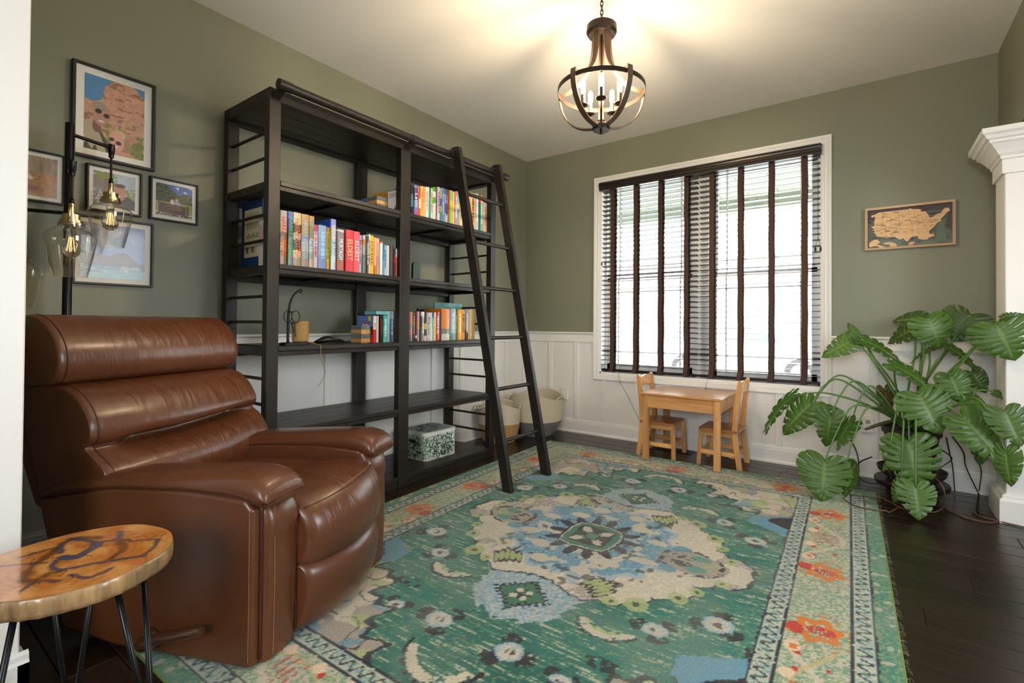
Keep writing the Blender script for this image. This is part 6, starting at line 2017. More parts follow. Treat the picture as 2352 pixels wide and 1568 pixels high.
# ================================================================== children's table and chairs
M_KIDX = wood_mat('honey_wood_x', srgb(222, 168, 108), srgb(184, 124, 68), rough=0.32, axis='X', scale=3, coat=0.3, bump=0.04)
M_KIDZ = wood_mat('honey_wood_z', srgb(218, 164, 104), srgb(182, 122, 66), rough=0.34, axis='Z', scale=3, coat=0.3, bump=0.04)
M_KIDD = wood_mat('honey_wood_seat', srgb(176, 112, 66), srgb(140, 84, 46), rough=0.30, axis='X', scale=3, coat=0.3, bump=0.04)
kt = thing('play_table', 'small honey-coloured wooden play table under the window', 'table', (1.806, -0.31, 0))
wp(kt, MB().box(1.506, 2.106, -0.564, -0.056, 0.506, 0.522, 0.003), 'table_top', M_KIDX)
for x0, x1, y0, y1 in ((1.535, 2.077, -0.548, -0.530), (1.535, 2.077, -0.090, -0.072)):
    wp(kt, MB().box(x0, x1, y0, y1, 0.412, 0.506, 0.001), 'apron', M_KIDX)
for x0, x1 in ((1.528, 1.546), (2.066, 2.084)):
    wp(kt, MB().box(x0, x1, -0.530, -0.090, 0.412, 0.506, 0.001), 'apron', M_KIDX)
for lx0, ly0, zb in ((1.520, -0.556, 0.0125), (2.050, -0.556, 0.0125), (1.520, -0.106, 0.0), (2.050, -0.106, 0.0)):
    wp(kt, MB().box(lx0, lx0 + 0.042, ly0, ly0 + 0.042, zb, 0.506, 0.002), 'leg', M_KIDZ)
def kid_chair(label, loc, flip):
    """local frame: front towards +x"""
    t = thing('childs_chair', label, 'chair', loc, pi if flip else 0.0, 'wooden chairs at the play table')
    seat = MB()
    pts = rrect(0.140, 0.148, 0.025, 4)
    seat.loft([[(x, y, 0.262) for x, y in pts], [(x, y, 0.276) for x, y in pts], [(x * .985, y * .985, 0.280) for x, y in pts]])
    seat.build('seat', M_KIDD, t)
    for s in (-1, 1):
        # back post: one bent piece from foot to top
        secs = []
        for (x, z, wx) in ((-0.150, 0.0, .034), (-0.128, 0.14, .034), (-0.116, 0.25, .036), (-0.116, 0.30, .036), (-0.130, 0.46, .034), (-0.150, 0.625, .030), (-0.151, 0.636, .022), (-0.151, 0.640, .010)):
            y = s * 0.128
            secs.append([(x - wx / 2, y - .013, z), (x + wx / 2, y - .013, z), (x + wx / 2, y + .013, z), (x - wx / 2, y + .013, z)])
        MB().loft(secs).build('back_post', M_KIDZ, t)
        MB().loft([[(0.128 + .012 * (1 - z / .262) + dx, s * (0.116 + .014 * (1 - z / .262)) + dy, z) for dx, dy in ((-.014, -.012), (.014, -.012), (.014, .012), (-.014, .012))] for z in (0.0, 0.262)]).build('front_leg', M_KIDZ, t)
        MB().box(-0.112, 0.120, s * 0.124 - .007, s * 0.124 + .007, 0.222, 0.262, 0.001).build('apron', M_KIDX, t)
        MB().box(-0.118, 0.126, s * 0.128 - .007, s * 0.128 + .007, 0.085, 0.118, 0.001).build('stretcher', M_KIDX, t)
        MB().lathe([(0.001, .002), (0.0045, .0018), (0.006, 0)], 10, (0, 0, 0), Matrix.Translation((-0.03, s * 0.1352, 0.104)) @ Matrix.Rotation(radians(90 if s < 0 else -90), 4, 'X')).build('screw_cap', mat('screw_cap', (0.75, 0.7, 0.62), 0.3, metal=0.6), t, smooth=True)
    MB().box(0.112, 0.126, -0.110, 0.110, 0.222, 0.262, 0.001).build('apron', M_KIDX, t)
    MB().box(0.120, 0.134, -0.115, 0.115, 0.085, 0.118, 0.001).build('stretcher', M_KIDX, t)
    MB().box(-0.132, -0.118, -0.115, 0.115, 0.085, 0.118, 0.001).build('stretcher', M_KIDX, t)
    cr = MB()
    prof = [(-0.115 + 0.23 * i / 12, 0.618 + 0.018 * sin(pi * i / 12) - .004) for i in range(13)]
    cr.prism([(y, z) for y, z in prof] + [(0.115, 0.548), (-0.115, 0.548)], 'x', -0.154, -0.138)
    cr.build('crest_rail', M_KIDX, t)
    return t
kid_chair('small wooden chair tucked under the left side of the play table', (1.575, -0.272, 0), False)
kid_chair('small wooden chair tucked under the right side of the play table', (2.040, -0.258, 0), True)
# floor register under the table
vt = thing('floor_vent', 'dark metal floor register on the boards under the play table', 'vent', (1.62, -0.115, 0))
MB().box(-0.155, 0.155, -0.060, 0.060, 0.0, 0.004, 0.0015).build('plate', mat('bronze_vent', (0.02, 0.017, 0.015), 0.4, metal=0.6), vt)
for k in range(16):
    MB().box(-0.132 + k * 0.0172, -0.1245 + k * 0.0172, -0.042, 0.042, 0.004, 0.0056).build('louvre', mat('vent_slot', (0.004, 0.004, 0.004), 0.6), vt)

# ================================================================== wooden map on the wall
mp_t = thing('map_board', 'wooden framed map of the country with place names on a dark painted landscape', 'wall art', (3.168, 0.0, 1.563), group=None)
mw_, mh_ = 0.478, 0.291
M_MAPLE = wood_mat('pale_maple', srgb(214, 180, 140), srgb(190, 152, 110), rough=0.5, axis='X', scale=2, bump=0.03)
M_MAPLEZ = wood_mat('pale_maple_z', srgb(214, 180, 140), srgb(190, 152, 110), rough=0.5, axis='Z', scale=2, bump=0.03)
fw_ = 0.015
for nm, poly in (('bottom', [(-mw_ / 2, 0), (mw_ / 2, 0), (mw_ / 2 - fw_, fw_), (-mw_ / 2 + fw_, fw_)]), ('top', [(-mw_ / 2, mh_), (-mw_ / 2 + fw_, mh_ - fw_), (mw_ / 2 - fw_, mh_ - fw_), (mw_ / 2, mh_)])):
    MB().prism(poly, 'y', -0.026, -0.002).build('frame_strip', M_MAPLE, mp_t)
for poly in ([(-mw_ / 2, 0), (-mw_ / 2 + fw_, fw_), (-mw_ / 2 + fw_, mh_ - fw_), (-mw_ / 2, mh_)], [(mw_ / 2, 0), (mw_ / 2, mh_), (mw_ / 2 - fw_, mh_ - fw_), (mw_ / 2 - fw_, fw_)]):
    MB().prism(poly, 'y', -0.026, -0.002).build('frame_strip', M_MAPLEZ, mp_t)
def map_bg(U, V):
    T = 1 - V
    c = np.tile(np.array(srgb(74, 66, 66)), (len(U), 1))
    n = fbm(U * 8, T * 5, 211, 3)
    c = blend(c, T > .22 + .10 * np.sin(U * 7) + .12 * (n - .5), S_(92, 98, 92))
    c = blend(c, np.abs(fbm(U * 5, T * 9, 213, 3) - .5) < .03, S_(58, 54, 56))
    c = blend(c, inpoly(U, T, [(.80, .95), (.85, .45), (.87, .30), (.90, .45), (.94, .95)]), S_(98, 114, 100))
    c = blend(c, inpoly(U, T, [(.92, .6), (.96, .20), (1, .25), (1, .7)]), S_(70, 62, 64))
    c = blend(c, (T > .80) & (n > .48), S_(104, 116, 106))
    return c
iw, ih = mw_ - 2 * fw_, mh_ - 2 * fw_
grid_print('painted_ground', iw, ih, 110, 64, map_bg, attr_mat('map_paint', rough=0.6), mp_t, Matrix(((1, 0, 0, -iw / 2), (0, 0, -1, -0.010), (0, 1, 0, fw_), (0, 0, 0, 1))))
# raised outline of the country and its offshore states (u to the right, t down, both 0..1 of the inner panel)
LAND = [(.045, .135), (.10, .11), (.135, .075), (.33, .07), (.50, .065), (.52, .045), (.545, .07), (.63, .09), (.655, .12), (.64, .15), (.70, .165), (.715, .215), (.735, .26), (.745, .335), (.79, .315), (.82, .26), (.87, .245), (.895, .17), (.92, .125), (.96, .13), (.975, .195), (.935, .25), (.905, .33), (.865, .39), (.885, .435), (.83, .48), (.80, .57), (.735, .67), (.745, .74), (.80, .75), (.80, .80), (.745, .83), (.715, .88), (.66, .87), (.615, .84), (.61, .77), (.545, .775), (.52, .82), (.50, .88), (.47, .88), (.44, .80), (.40, .83), (.36, .78), (.33, .74), (.255, .755), (.17, .72), (.115, .70), (.105, .64), (.075, .59), (.10, .56), (.06, .52), (.085, .49), (.045, .455), (.05, .43), (.085, .415), (.085, .30), (.095, .18), (.05, .18)]
def land(poly, name, z0, z1, m, inset=0.0):
    cx_ = sum(p[0] for p in poly) / len(poly)
    cy_ = sum(p[1] for p in poly) / len(poly)
    q = [((cx_ + (u - cx_) * (1 - inset) - .5) * iw, fw_ + (1 - (cy_ + (t - cy_) * (1 - inset))) * ih) for u, t in poly]
    bm = bmesh.new()
    vs = [bm.verts.new((x, z0, z)) for x, z in q]
    f = bm.faces.new(vs)
    r = bmesh.ops.extrude_face_region(bm, geom=[f])
    for v in r['geom']:
        if isinstance(v, bmesh.types.BMVert):
            v.co.y = z1
    bmesh.ops.recalc_face_normals(bm, faces=bm.faces)
    bmesh.ops.triangulate(bm, faces=bm.faces)
    me = bpy.data.meshes.new(name)
    bm.to_mesh(me)
    bm.free()
    return link(name, me, m, mp_t)
M_LAND = wood_mat('birch_ply', srgb(222, 184, 138), srgb(204, 162, 114), rough=0.55, axis='X', scale=2, bump=0.02)
land(LAND, 'country_piece', -0.0105, -0.0165, M_LAND)
land([(.02, .86), (.06, .80), (.10, .77), (.14, .80), (.155, .87), (.12, .90), (.17, .95), (.215, .99), (.16, 1.0), (.125, .95), (.07, .95), (.03, .97), (.02, .92)], 'island_piece', -0.0105, -0.0150, M_LAND)
land([(.19, .90), (.23, .865), (.29, .87), (.35, .92), (.37, .985), (.33, 1.0), (.28, .985), (.27, .93), (.22, .93)], 'island_piece', -0.0105, -0.0150, M_LAND)
land([(.495, .96), (.52, .90), (.58, .905), (.575, .94), (.53, .99)], 'island_piece', -0.0105, -0.0150, M_LAND)
sl_ = MB()
def mline(u0, t0, u1, t1, w=.0012):
    a = Vector(((u0 - .5) * iw, -0.0167, fw_ + (1 - t0) * ih))
    b = Vector(((u1 - .5) * iw, -0.0167, fw_ + (1 - t1) * ih))
    sl_.bar(a, b, w, 0.0004, up=(0, 1, 0))
for seg in ((.09, .235, .19, .235), (.19, .08, .19, .43), (.085, .36, .29, .35), (.29, .20, .29, .56), (.20, .12, .25, .23), (.25, .23, .29, .23), (.38, .075, .39, .56), (.38, .19, .51, .19), (.39, .27, .50, .27), (.39, .36, .53, .36), (.40, .46, .54, .46), (.40, .56, .54, .56), (.50, .07, .51, .30), (.51, .30, .545, .46), (.545, .46, .55, .76), (.29, .43, .40, .43), (.22, .43, .23, .70), (.30, .56, .30, .74), (.58, .14, .57, .25), (.57, .25, .62, .35), (.51, .28, .60, .28), (.545, .36, .62, .36), (.62, .35, .62, .50), (.66, .28, .66, .38), (.71, .30, .71, .40), (.55, .46, .75, .42), (.57, .60, .80, .56), (.61, .50, .62, .76), (.66, .58, .67, .70), (.71, .58, .72, .70), (.75, .30, .83, .30), (.83, .27, .86, .36)):
    mline(*seg)
so_ = sl_.build('state_lines', ink('8a6a48'), mp_t)
so_['kind'] = 'stuff'
tx_ = MB()
tr_ = {'3a4440': MB(), '3cae6c': MB()}
rs = random.Random(5)
for k in range(74):
    if k < 46:
        u, t = rs.uniform(.09, .40), rs.uniform(.38, .74) if k > 14 else rs.uniform(.09, .36)
    else:
        u, t = rs.uniform(.42, .84), rs.uniform(.10, .66)
    if not inpoly(np.array([u]), np.array([t]), [(p[0], p[1]) for p in LAND])[0] or not inpoly(np.array([u + .055]), np.array([t]), LAND)[0]:
        continue
    X0, Z0 = (u - .5) * iw, fw_ + (1 - t) * ih
    L_ = rs.uniform(.012, .026)
    x = X0 + .006
    while x < X0 + L_:
        w = rs.uniform(.0008, .0018)
        tx_.box(x, x + w, -0.0171, -0.0165, Z0 - .001, Z0 + rs.uniform(.0016, .0034))
        x += w + .0006
    m_ = tr_['3cae6c' if rs.random() < .22 else '3a4440']
    m_.prism([(X0, Z0 - .002), (X0 + .005, Z0 - .002), (X0 + .0025, Z0 + .005)], 'y', -0.0172, -0.0165)
o = tx_.build('place_names', ink('6a4c34'), mp_t); o['kind'] = 'stuff'
for h_, m_ in tr_.items():
    if m_.v:
        o = m_.build('tree_markers', ink(h_), mp_t); o['kind'] = 'stuff'

# ================================================================== outlets
M_PLATE = mat('white_plastic', (0.78, 0.77, 0.73), 0.35)
for xc, lab, inner in ((2.944, 'white wall outlet plate in the wainscot behind the plant', True), (0.492, 'white wall outlet plate beside the large rope basket', False)):
    t = thing('wall_outlet', lab, 'outlet', (xc, -0.0175, 0.305), group=None)
    MB().box(-0.036, 0.036, -0.006, 0.0112, 0.0, 0.115, 0.002).build('plate', M_PLATE, t)
    for z in (0.022, 0.062):
        MB().box(-0.016, 0.016, -0.009, -0.006, z, z + 0.032, 0.001).build('receptacle', M_PLATE, t)
    if inner:
        MB().box(-0.012, 0.012, -0.0135, -0.009, 0.066, 0.088, 0.001).build('plug', mat('grey_plug', (0.3, 0.3, 0.3), 0.5), t)

# ================================================================== chandelier
CHX, CHY = 1.846, -1.899
ch = thing('chandelier', 'bell-shaped wood and metal chandelier with five lit candle bulbs', 'chandelier', (CHX, CHY, 2.00))
def cp_(mb, name, m, parent=None, raw=False, **k):
    if raw:
        mb.v = [(p[0], p[1], p[2] - 2.00) for p in mb.v]
    else:
        mb.v = [(p[0] * .96, p[1] * .96, 1.0315 + (p[2] - 1.0315) * .96 - 2.00) for p in mb.v]
    return mb.build(name, m, parent or ch, **k)
M_CHM = mat('oil_bronze', (0.030, 0.020, 0.015), 0.38, metal=0.6)
M_CHW = wood_mat('weathered_oak_strip', (0.115, 0.064, 0.032), (0.050, 0.028, 0.015), rough=0.6, axis='Z', scale=7, bump=0.15)
cp_(MB().lathe([(0.001, 2.738), (0.062, 2.738), (0.064, 2.728), (0.058, 2.716), (0.020, 2.710), (0.001, 2.710)], 28), 'ceiling_canopy', M_CHM, raw=True, smooth=True, angle=40)
z = 2.706
k = 0
while z > 2.545:
    pts = []
    for q in range(14):
        a = 2 * pi * q / 14
        r_ = 0.0075 * cos(a)
        pts.append((r_ if k % 2 == 0 else 0.0, r_ if k % 2 else 0.0, z - 0.013 + 0.016 * sin(a)))
    cp_(MB().tube(pts, 0.0022, 6, closed=True), 'chain_link', M_CHM, raw=True, smooth=True)
    z -= 0.0225
    k += 1
cp_(MB().lathe([(0.001, 2.606), (0.030, 2.606), (0.066, 2.602), (0.078, 2.594), (0.079, 2.562), (0.074, 2.557), (0.072, 2.549), (0.068, 2.546), (0.001, 2.550)], 36), 'top_cap', M_CHM, smooth=True, angle=40)
cp_(MB().lathe([(0.006, 2.56), (0.006, 2.09)], 12), 'stem', M_CHM, smooth=True)
hub = cp_(MB().lathe([(0.001, 2.100), (0.020, 2.100), (0.022, 2.082), (0.042, 2.078), (0.045, 2.072), (0.045, 2.052), (0.043, 2.048), (0.001, 2.048)], 28), 'hub', M_CHM, smooth=True, angle=40)
cp_(MB().lathe([(0.001, 2.030), (0.005, 2.030), (0.006, 2.048), (0.001, 2.048)], 12), 'finial', M_CHM, smooth=True)
RING_Z, RING_R = 2.256, 0.226
rg = []
for q in range(64):
    a = 2 * pi * q / 64
    rg.append([((RING_R + dr_) * cos(a), (RING_R + dr_) * sin(a), RING_Z + dz_) for dr_, dz_ in ((-.0015, -.0115), (.0015, -.0115), (.0015, .0115), (-.0015, .0115))])
cp_(MB().loft(rg + [rg[0]], cap=False), 'ring', M_CHM)
A0_ = radians(117.3)
def strip(path, a, w, t):
    """flat bent strip in the vertical plane at angle a; path = (radius, z)"""
    mb = MB()
    secs = []
    P = [Vector((r, z_)) for r, z_ in path]
    for i, p in enumerate(P):
        tg = (P[min(i + 1, len(P) - 1)] - P[max(0, i - 1)]).normalized()
        n = Vector((-tg.y, tg.x))
        ring_ = []
        for sw, sn in ((-1, -1), (1, -1), (1, 1), (-1, 1)):
            q = p + n * (sn * t / 2)
            x, y = q.x, sw * w / 2
            ring_.append((x * cos(a) - y * sin(a), x * sin(a) + y * cos(a), q.y))
        secs.append(ring_)
    return mb.loft(secs)
up_path = [(v.x, v.y) for v in smoothpath([Vector((0.046, 2.560, 0)), Vector((0.046, 2.50, 0)), Vector((0.054, 2.43, 0)), Vector((0.078, 2.365, 0)), Vector((0.125, 2.312, 0)), Vector((0.185, 2.282, 0)), Vector((0.232, 2.274, 0))], 5)]
lo_path = [(v.x, v.y) for v in smoothpath([Vector((0.2305, 2.286, 0)), Vector((0.232, 2.235, 0)), Vector((0.214, 2.170, 0)), Vector((0.172, 2.110, 0)), Vector((0.110, 2.074, 0)), Vector((0.044, 2.062, 0))], 5)]
for k in range(5):
    a = A0_ + 2 * pi * k / 5
    cp_(strip(up_path, a, 0.030, 0.006), 'upper_rib', M_CHW)
    cp_(strip(lo_path, a, 0.030, 0.006), 'lower_rib', M_CHW)
M_SLV = mat('candle_sleeve', (0.035, 0.024, 0.018), 0.4, metal=0.4)
M_BULBON = mat('lit_bulb', (1.0, 0.9, 0.7), 0.3, emit=(1.0, 0.77, 0.50), estr=470.0)
for k in range(5):
    a = radians(-62.7) + 2 * pi * k / 5
    ux, uy = cos(a), sin(a)
    cx_, cy_ = 0.098 * ux, 0.098 * uy
    ca = cp_(MB().tube(smoothpath([(0.018 * ux, 0.018 * uy, 2.090), (0.045 * ux, 0.045 * uy, 2.082), (0.075 * ux, 0.075 * uy, 2.100), (0.094 * ux, 0.094 * uy, 2.130), (cx_, cy_, 2.165)], 5), 0.0045, 8), 'candle_arm', M_CHM, smooth=True)
    cp_(MB().lathe([(0.001, 2.160), (0.010, 2.161), (0.027, 2.170), (0.029, 2.174), (0.010, 2.172), (0.001, 2.172)], 20, (cx_, cy_, 0)), 'drip_pan', M_CHM, ca, smooth=True)
    cp_(MB().lathe([(0.0105, 2.172), (0.0105, 2.228), (0.001, 2.228)], 14, (cx_, cy_, 0)), 'candle_sleeve', M_SLV, ca, smooth=True, angle=40)
    cp_(MB().lathe([(0.008, 2.228), (0.0115, 2.240), (0.0118, 2.275), (0.0100, 2.288), (0.005, 2.297), (0.0005, 2.299)], 14, (cx_, cy_, 0)), 'bulb', M_BULBON, ca, smooth=True)

# ================================================================== monstera
LEAVES = [
    ((2.883, -0.3, 0.957), (2.699, -0.36, 0.846), 0.155, 0, 1.15, 'c'),
    ((2.891, -0.28, 0.957), (3.128, -0.3, 0.876), 0.142, 1, 0.8, 'u'),
    ((2.891, -0.29, 0.969), (2.846, -0.27, 1.067), 0.066, 2, 0.9, 'c'),
    ((3.241, -0.16, 1.085), (3.085, -0.15, 1.086), 0.137, 3, 0.55, 'c'),
    ((3.216, -0.18, 1.029), (3.042, -0.16, 0.958), 0.155, 1, 0.6, 'c'),
    ((3.24, -0.36, 1.092), (3.306, -0.4, 0.93), 0.229, 2, 1.1, 'c'),
    ((3.456, -0.2, 1.117), (3.374, -0.22, 0.962), 0.26, 0, 0.6, 'c'),
    ((3.501, -0.6, 1.057), (3.561, -0.64, 0.882), 0.274, 4, 0.95, 'c'),
    ((3.526, -0.58, 1.087), (3.592, -0.6, 1.123), 0.084, 1, 0.75, 'u'),
    ((3.063, -0.4, 0.802), (3.279, -0.46, 0.715), 0.159, 1, 0.8, 'u'),
    ((3.329, -0.45, 0.77), (3.382, -0.5, 0.624), 0.161, 2, 1.0, 'c'),
    ((3.18, -0.55, 0.658), (3.277, -0.62, 0.468), 0.273, 0, 1.0, 'c'),
    ((3.361, -0.6, 0.557), (3.521, -0.7, 0.368), 0.211, 4, 0.95, 'c'),
    ((3.387, -0.44, 0.654), (3.501, -0.5, 0.579), 0.143, 1, 0.85, 'u'),
    ((3.523, -0.64, 0.613), (3.576, -0.7, 0.455), 0.186, 0, 0.95, 'c'),
    ((3.525, -0.66, 0.418), (3.53, -0.7, 0.245), 0.129, 3, 0.85, 'c'),
    ((3.134, -0.6, 0.399), (3.172, -0.7, 0.157), 0.283, 4, 1.0, 'c'),
    ((3.158, -0.72, 0.181), (3.17, -0.8, 0.027), 0.185, 0, 1.1, 'c'),
    ((2.735, -0.7, 0.246), (2.726, -0.8, 0.033), 0.298, 0, 1.05, 'c'),
    ((2.544, -0.46, 0.574), (2.328, -0.56, 0.392), 0.086, 1, 0.8, 's'),
    ((2.651, -0.42, 0.541), (2.476, -0.5, 0.348), 0.195, 4, 0.95, 'c'),
    ((2.755, -0.5, 0.493), (2.733, -0.55, 0.298), 0.178, 1, 0.95, 'c'),
    ((2.871, -0.48, 0.452), (2.755, -0.52, 0.295), 0.081, 2, 0.85, 's'),
    ((3.033, -0.18, 0.634), (3.066, -0.2, 0.466), 0.109, 3, 0.45, 'b'),
    ((3.329, -0.32, 0.921), (3.489, -0.34, 0.827), 0.12, 1, 0.75, 'u'),
    ((3.277, -0.26, 0.906), (3.151, -0.26, 0.844), 0.066, 1, 0.7, 'u'),
    ((3.448, -0.26, 0.776), (3.509, -0.28, 0.663), 0.115, 3, 0.55, 'c'),
    ((3.523, -0.42, 0.679), (3.579, -0.44, 0.661), 0.076, 2, 0.7, 'u'),
    ((3.46, -0.5, 0.464), (3.438, -0.52, 0.291), 0.115, 3, 0.65, 'c'),
    ((3.055, -0.62, 0.267), (3.009, -0.64, 0.215), 0.046, 2, 1.0, 'c'),
    ((3.107, -0.66, 0.172), (3.063, -0.7, 0.065), 0.081, 3, 0.8, 'c'),
    ((2.622, -0.4, 0.495), (2.781, -0.38, 0.542), 0.101, 1, 0.9, 'u'),
    ((2.836, -0.68, 0.231), (2.852, -0.72, 0.054), 0.077, 3, 0.7, 's'),
]
ROOTS = [
    [(3.249, -0.5, 0.188), (3.278, -0.62, 0.173), (3.294, -0.6, 0.103), (3.29, -0.497, 0.006), (3.241, -0.587, 0.006), (3.115, -0.622, 0.006), (3.047, -0.524, 0.006), (2.972, -0.537, 0.006), (2.856, -0.566, 0.006)],
    [(3.306, -0.471, 0.006), (3.385, -0.577, 0.006), (3.457, -0.596, 0.006), (3.511, -0.563, 0.006)],
    [(3.427, -0.454, 0.006), (3.457, -0.513, 0.006), (3.538, -0.543, 0.006), (3.611, -0.563, 0.006)],
    [(3.087, -0.628, 0.006), (3.027, -0.749, 0.006), (2.927, -0.776, 0.006), (2.86, -0.733, 0.006), (2.819, -0.641, 0.006)],
    [(2.965, -0.4, 0.226), (2.908, -0.35, 0.176), (2.879, -0.35, 0.127), (2.9, -0.35, 0.071), (2.974, -0.22, 0.006), (3.055, -0.235, 0.006)],
    [(2.848, -0.12, 0.262), (2.879, -0.1, 0.188), (2.892, -0.08, 0.112), (2.892, -0.06, 0.022)],
    [(3.336, -0.25, 0.37), (3.355, -0.2, 0.273), (3.375, -0.15, 0.18), (3.391, -0.1, 0.016)],
    [(3.359, -0.3, 0.387), (3.413, -0.25, 0.293), (3.43, -0.2, 0.201), (3.475, -0.15, 0.084), (3.51, -0.047, 0.006)],
    [(3.448, -0.3, 0.363), (3.469, -0.25, 0.283), (3.499, -0.2, 0.185), (3.5, -0.12, 0.044)],
    [(3.023, -0.6, 0.271), (3.052, -0.62, 0.191), (3.082, -0.388, 0.006)],
    [(3.51, -0.047, 0.006), (3.459, -0.361, 0.006), (3.463, -0.468, 0.006), (3.529, -0.525, 0.006)],
    [(3.179, -0.5, 0.4), (3.267, -0.45, 0.349), (3.334, -0.4, 0.295), (3.352, -0.3, 0.248), (3.302, -0.3, 0.193)],
]
PC = Vector((3.165, -0.29, 0))
mo = thing('potted_monstera', 'large potted monstera with split green leaves in the corner by the white column', 'plant', PC)
M_POT = mat('dark_brown_pot', (0.030, 0.024, 0.022), 0.45, var=0.5, vscale=6, col2=(0.05, 0.036, 0.03))
M_PBLK = mat('black_plastic', (0.008, 0.008, 0.009), 0.35)
MB().lathe([(0.001, 0.118), (0.098, 0.118), (0.103, 0.124), (0.138, 0.375), (0.150, 0.380), (0.152, 0.412), (0.144, 0.414), (0.138, 0.390), (0.001, 0.388)], 32).build('pot', M_POT, mo, smooth=True, angle=40)
MB().lathe([(0.001, 0.372), (0.136, 0.390), (0.10, 0.400), (0.001, 0.404)], 24).build('soil', mat('potting_soil', (0.03, 0.02, 0.014), 0.95, bump=0.8, bscale=60), mo, smooth=True)
MB().lathe([(0.001, 0.098), (0.120, 0.098), (0.168, 0.140), (0.176, 0.166), (0.170, 0.168), (0.160, 0.146), (0.116, 0.110), (0.001, 0.110)], 32).build('saucer', M_POT, mo, smooth=True, angle=50)
cad = MB().lathe([(0.001, 0.052), (0.165, 0.052), (0.186, 0.066), (0.190, 0.084), (0.184, 0.092), (0.150, 0.088), (0.001, 0.088)], 32).build('plant_caddy', M_PBLK, mo, smooth=True, angle=50)
for k in range(4):
    a = pi / 4 + k * pi / 2
    w_ = MB().lathe([(0.001, -.009), (0.022, -.009), (0.024, -.005), (0.024, .005), (0.022, .009), (0.001, .009)], 16, (0, 0, 0), Matrix.Translation((0.14 * cos(a), 0.14 * sin(a), 0.0245)) @ Matrix.Rotation(a, 4, 'Z') @ Matrix.Rotation(radians(90), 4, 'X'))
    w_.build('caster', M_PBLK, cad, smooth=True, angle=40)
# leaf mesh variants -------------------------------------------------------------
MARG = [(-0.01, 0.015), (-0.10, 0.10), (-0.15, 0.24), (-0.09, 0.40), (0.06, 0.49), (0.24, 0.50), (0.42, 0.46), (0.60, 0.375), (0.77, 0.255), (0.90, 0.125), (1.0, 0.0)]
def margin(s):
    f = s * (len(MARG) - 1)
    i = min(int(f), len(MARG) - 2)
    t = f - i
    p = [Vector(MARG[max(0, min(len(MARG) - 1, i + k))]) for k in (-1, 0, 1, 2)]
    return 0.5 * ((2 * p[1]) + (p[2] - p[0]) * t + (2 * p[0] - 5 * p[1] + 4 * p[2] - p[3]) * t * t + (3 * p[1] - p[0] - 3 * p[2] + p[3]) * t ** 3)
def leaf_mesh(seed, asp, slits, fold, droop, curl, twist):
    """split leaf, unit length along +x, normal +z; asp = width / length"""
    rs = random.Random(seed)
    NS, NT = 84, 9
    V, Cc, F = [], [], []
    for side in (-1, 1):
        cuts = []
        for k in range(slits):
            s0 = 0.24 + 0.64 * (k + 0.5 + rs.uniform(-.15, .15)) / slits
            cuts.append((s0, rs.uniform(0.40, 0.62), rs.uniform(0.008, 0.014), rs.random() < 0.30))
        off = len(V)
        for i in range(NS + 1):
            s = i / NS
            m = Vector((0.96 * max(0, (s - 0.05)) ** 1.15, 0.0))
            M_ = margin(s)
            # scalloped lobes between the cuts
            rip = 1.0 - 0.05 * (min([abs(s - c[0]) for c in cuts] + [0.05]) < 0.016)
            for j in range(NT + 1):
                t = j / NT
                bow_ = 0.06 * sin(pi * t) * (1 - s)
                x = m.x * (1 - t) + M_.x * t * rip + bow_
                y = (M_.y * t * rip) * asp * 2 * 0.5 * 2 * 0.5
                zz = fold * t * 0.5 - droop * (x * x if x > 0 else 0) - curl * t * t * 0.5 + 0.012 * sin(s * 60) * t
                V.append((x, side * y, zz + twist * side * t * x * 0.3))
                vein = max(0.0, 1 - t / 0.055)
                rib = 0.0
                for c in cuts:
                    mid = abs(s - c[0] - 0.32 / slits)
                    rib = max(rib, max(0, 1 - mid / 0.006) * (1 - t) * 0.6)
                Cc.append(max(vein, rib * 0.6))
        for i in range(NS):
            s = (i + 0.5) / NS
            for j in range(NT):
                t = (j + 0.5) / NT
                cut = False
                for (s0, t0, w, closed) in cuts:
                    if t > t0 and abs(s - s0 - 0.02 * (t - t0)) < w * (0.45 + 0.9 * (t - t0)):
                        if not (closed and t > 0.86):
                            cut = True
                # small holes near the rib
                if not cut and rs.random() < 0.0:
                    cut = True
                if cut:
                    continue
                a = off + i * (NT + 1) + j
                q = (a, a + 1, a + NT + 2, a + NT + 1)
                F.append(q if side < 0 else q[::-1])
    me = bpy.data.meshes.new('leaf')
    me.from_pydata(V, [], F)
    return me, V, Cc
def leaf_mat(name, shade):
    m = attr_mat(name, rough=0.38, spec=0.5)
    nt = m.node_tree
    b = nt.nodes['Principled BSDF']
    out = nt.nodes['Material Output']
    tl = nt.nodes.new('ShaderNodeBsdfTranslucent')
    at = [n for n in nt.nodes if n.type == 'ATTRIBUTE'][0]
    nt.links.new(at.outputs['Color'], tl.inputs[0])
    mx = nt.nodes.new('ShaderNodeMixShader')
    mx.inputs[0].default_value = 0.28
    nt.links.new(b.outputs[0], mx.inputs[1])
    nt.links.new(tl.outputs[0], mx.inputs[2])
    nt.links.new(mx.outputs[0], out.inputs[0])
    return m
M_LEAF = leaf_mat('monstera_leaf', 1)
VAR = [(5, 1.0, 5, .12, .12, .14, .05), (6, 0.85, 5, .22, .34, .18, .1), (7, 1.0, 4, .10, .22, .22, -.05), (8, 0.9, 3, .12, .18, .14, .0), (9, 1.0, 6, .14, .24, .20, -.1)]
M_STEM = mat('petiole_green', (0.10, 0.20, 0.045), 0.4, var=0.4, vscale=20, col2=(0.05, 0.11, 0.03))
CAMV = Vector(CAM_POS)
lv_dirs = []
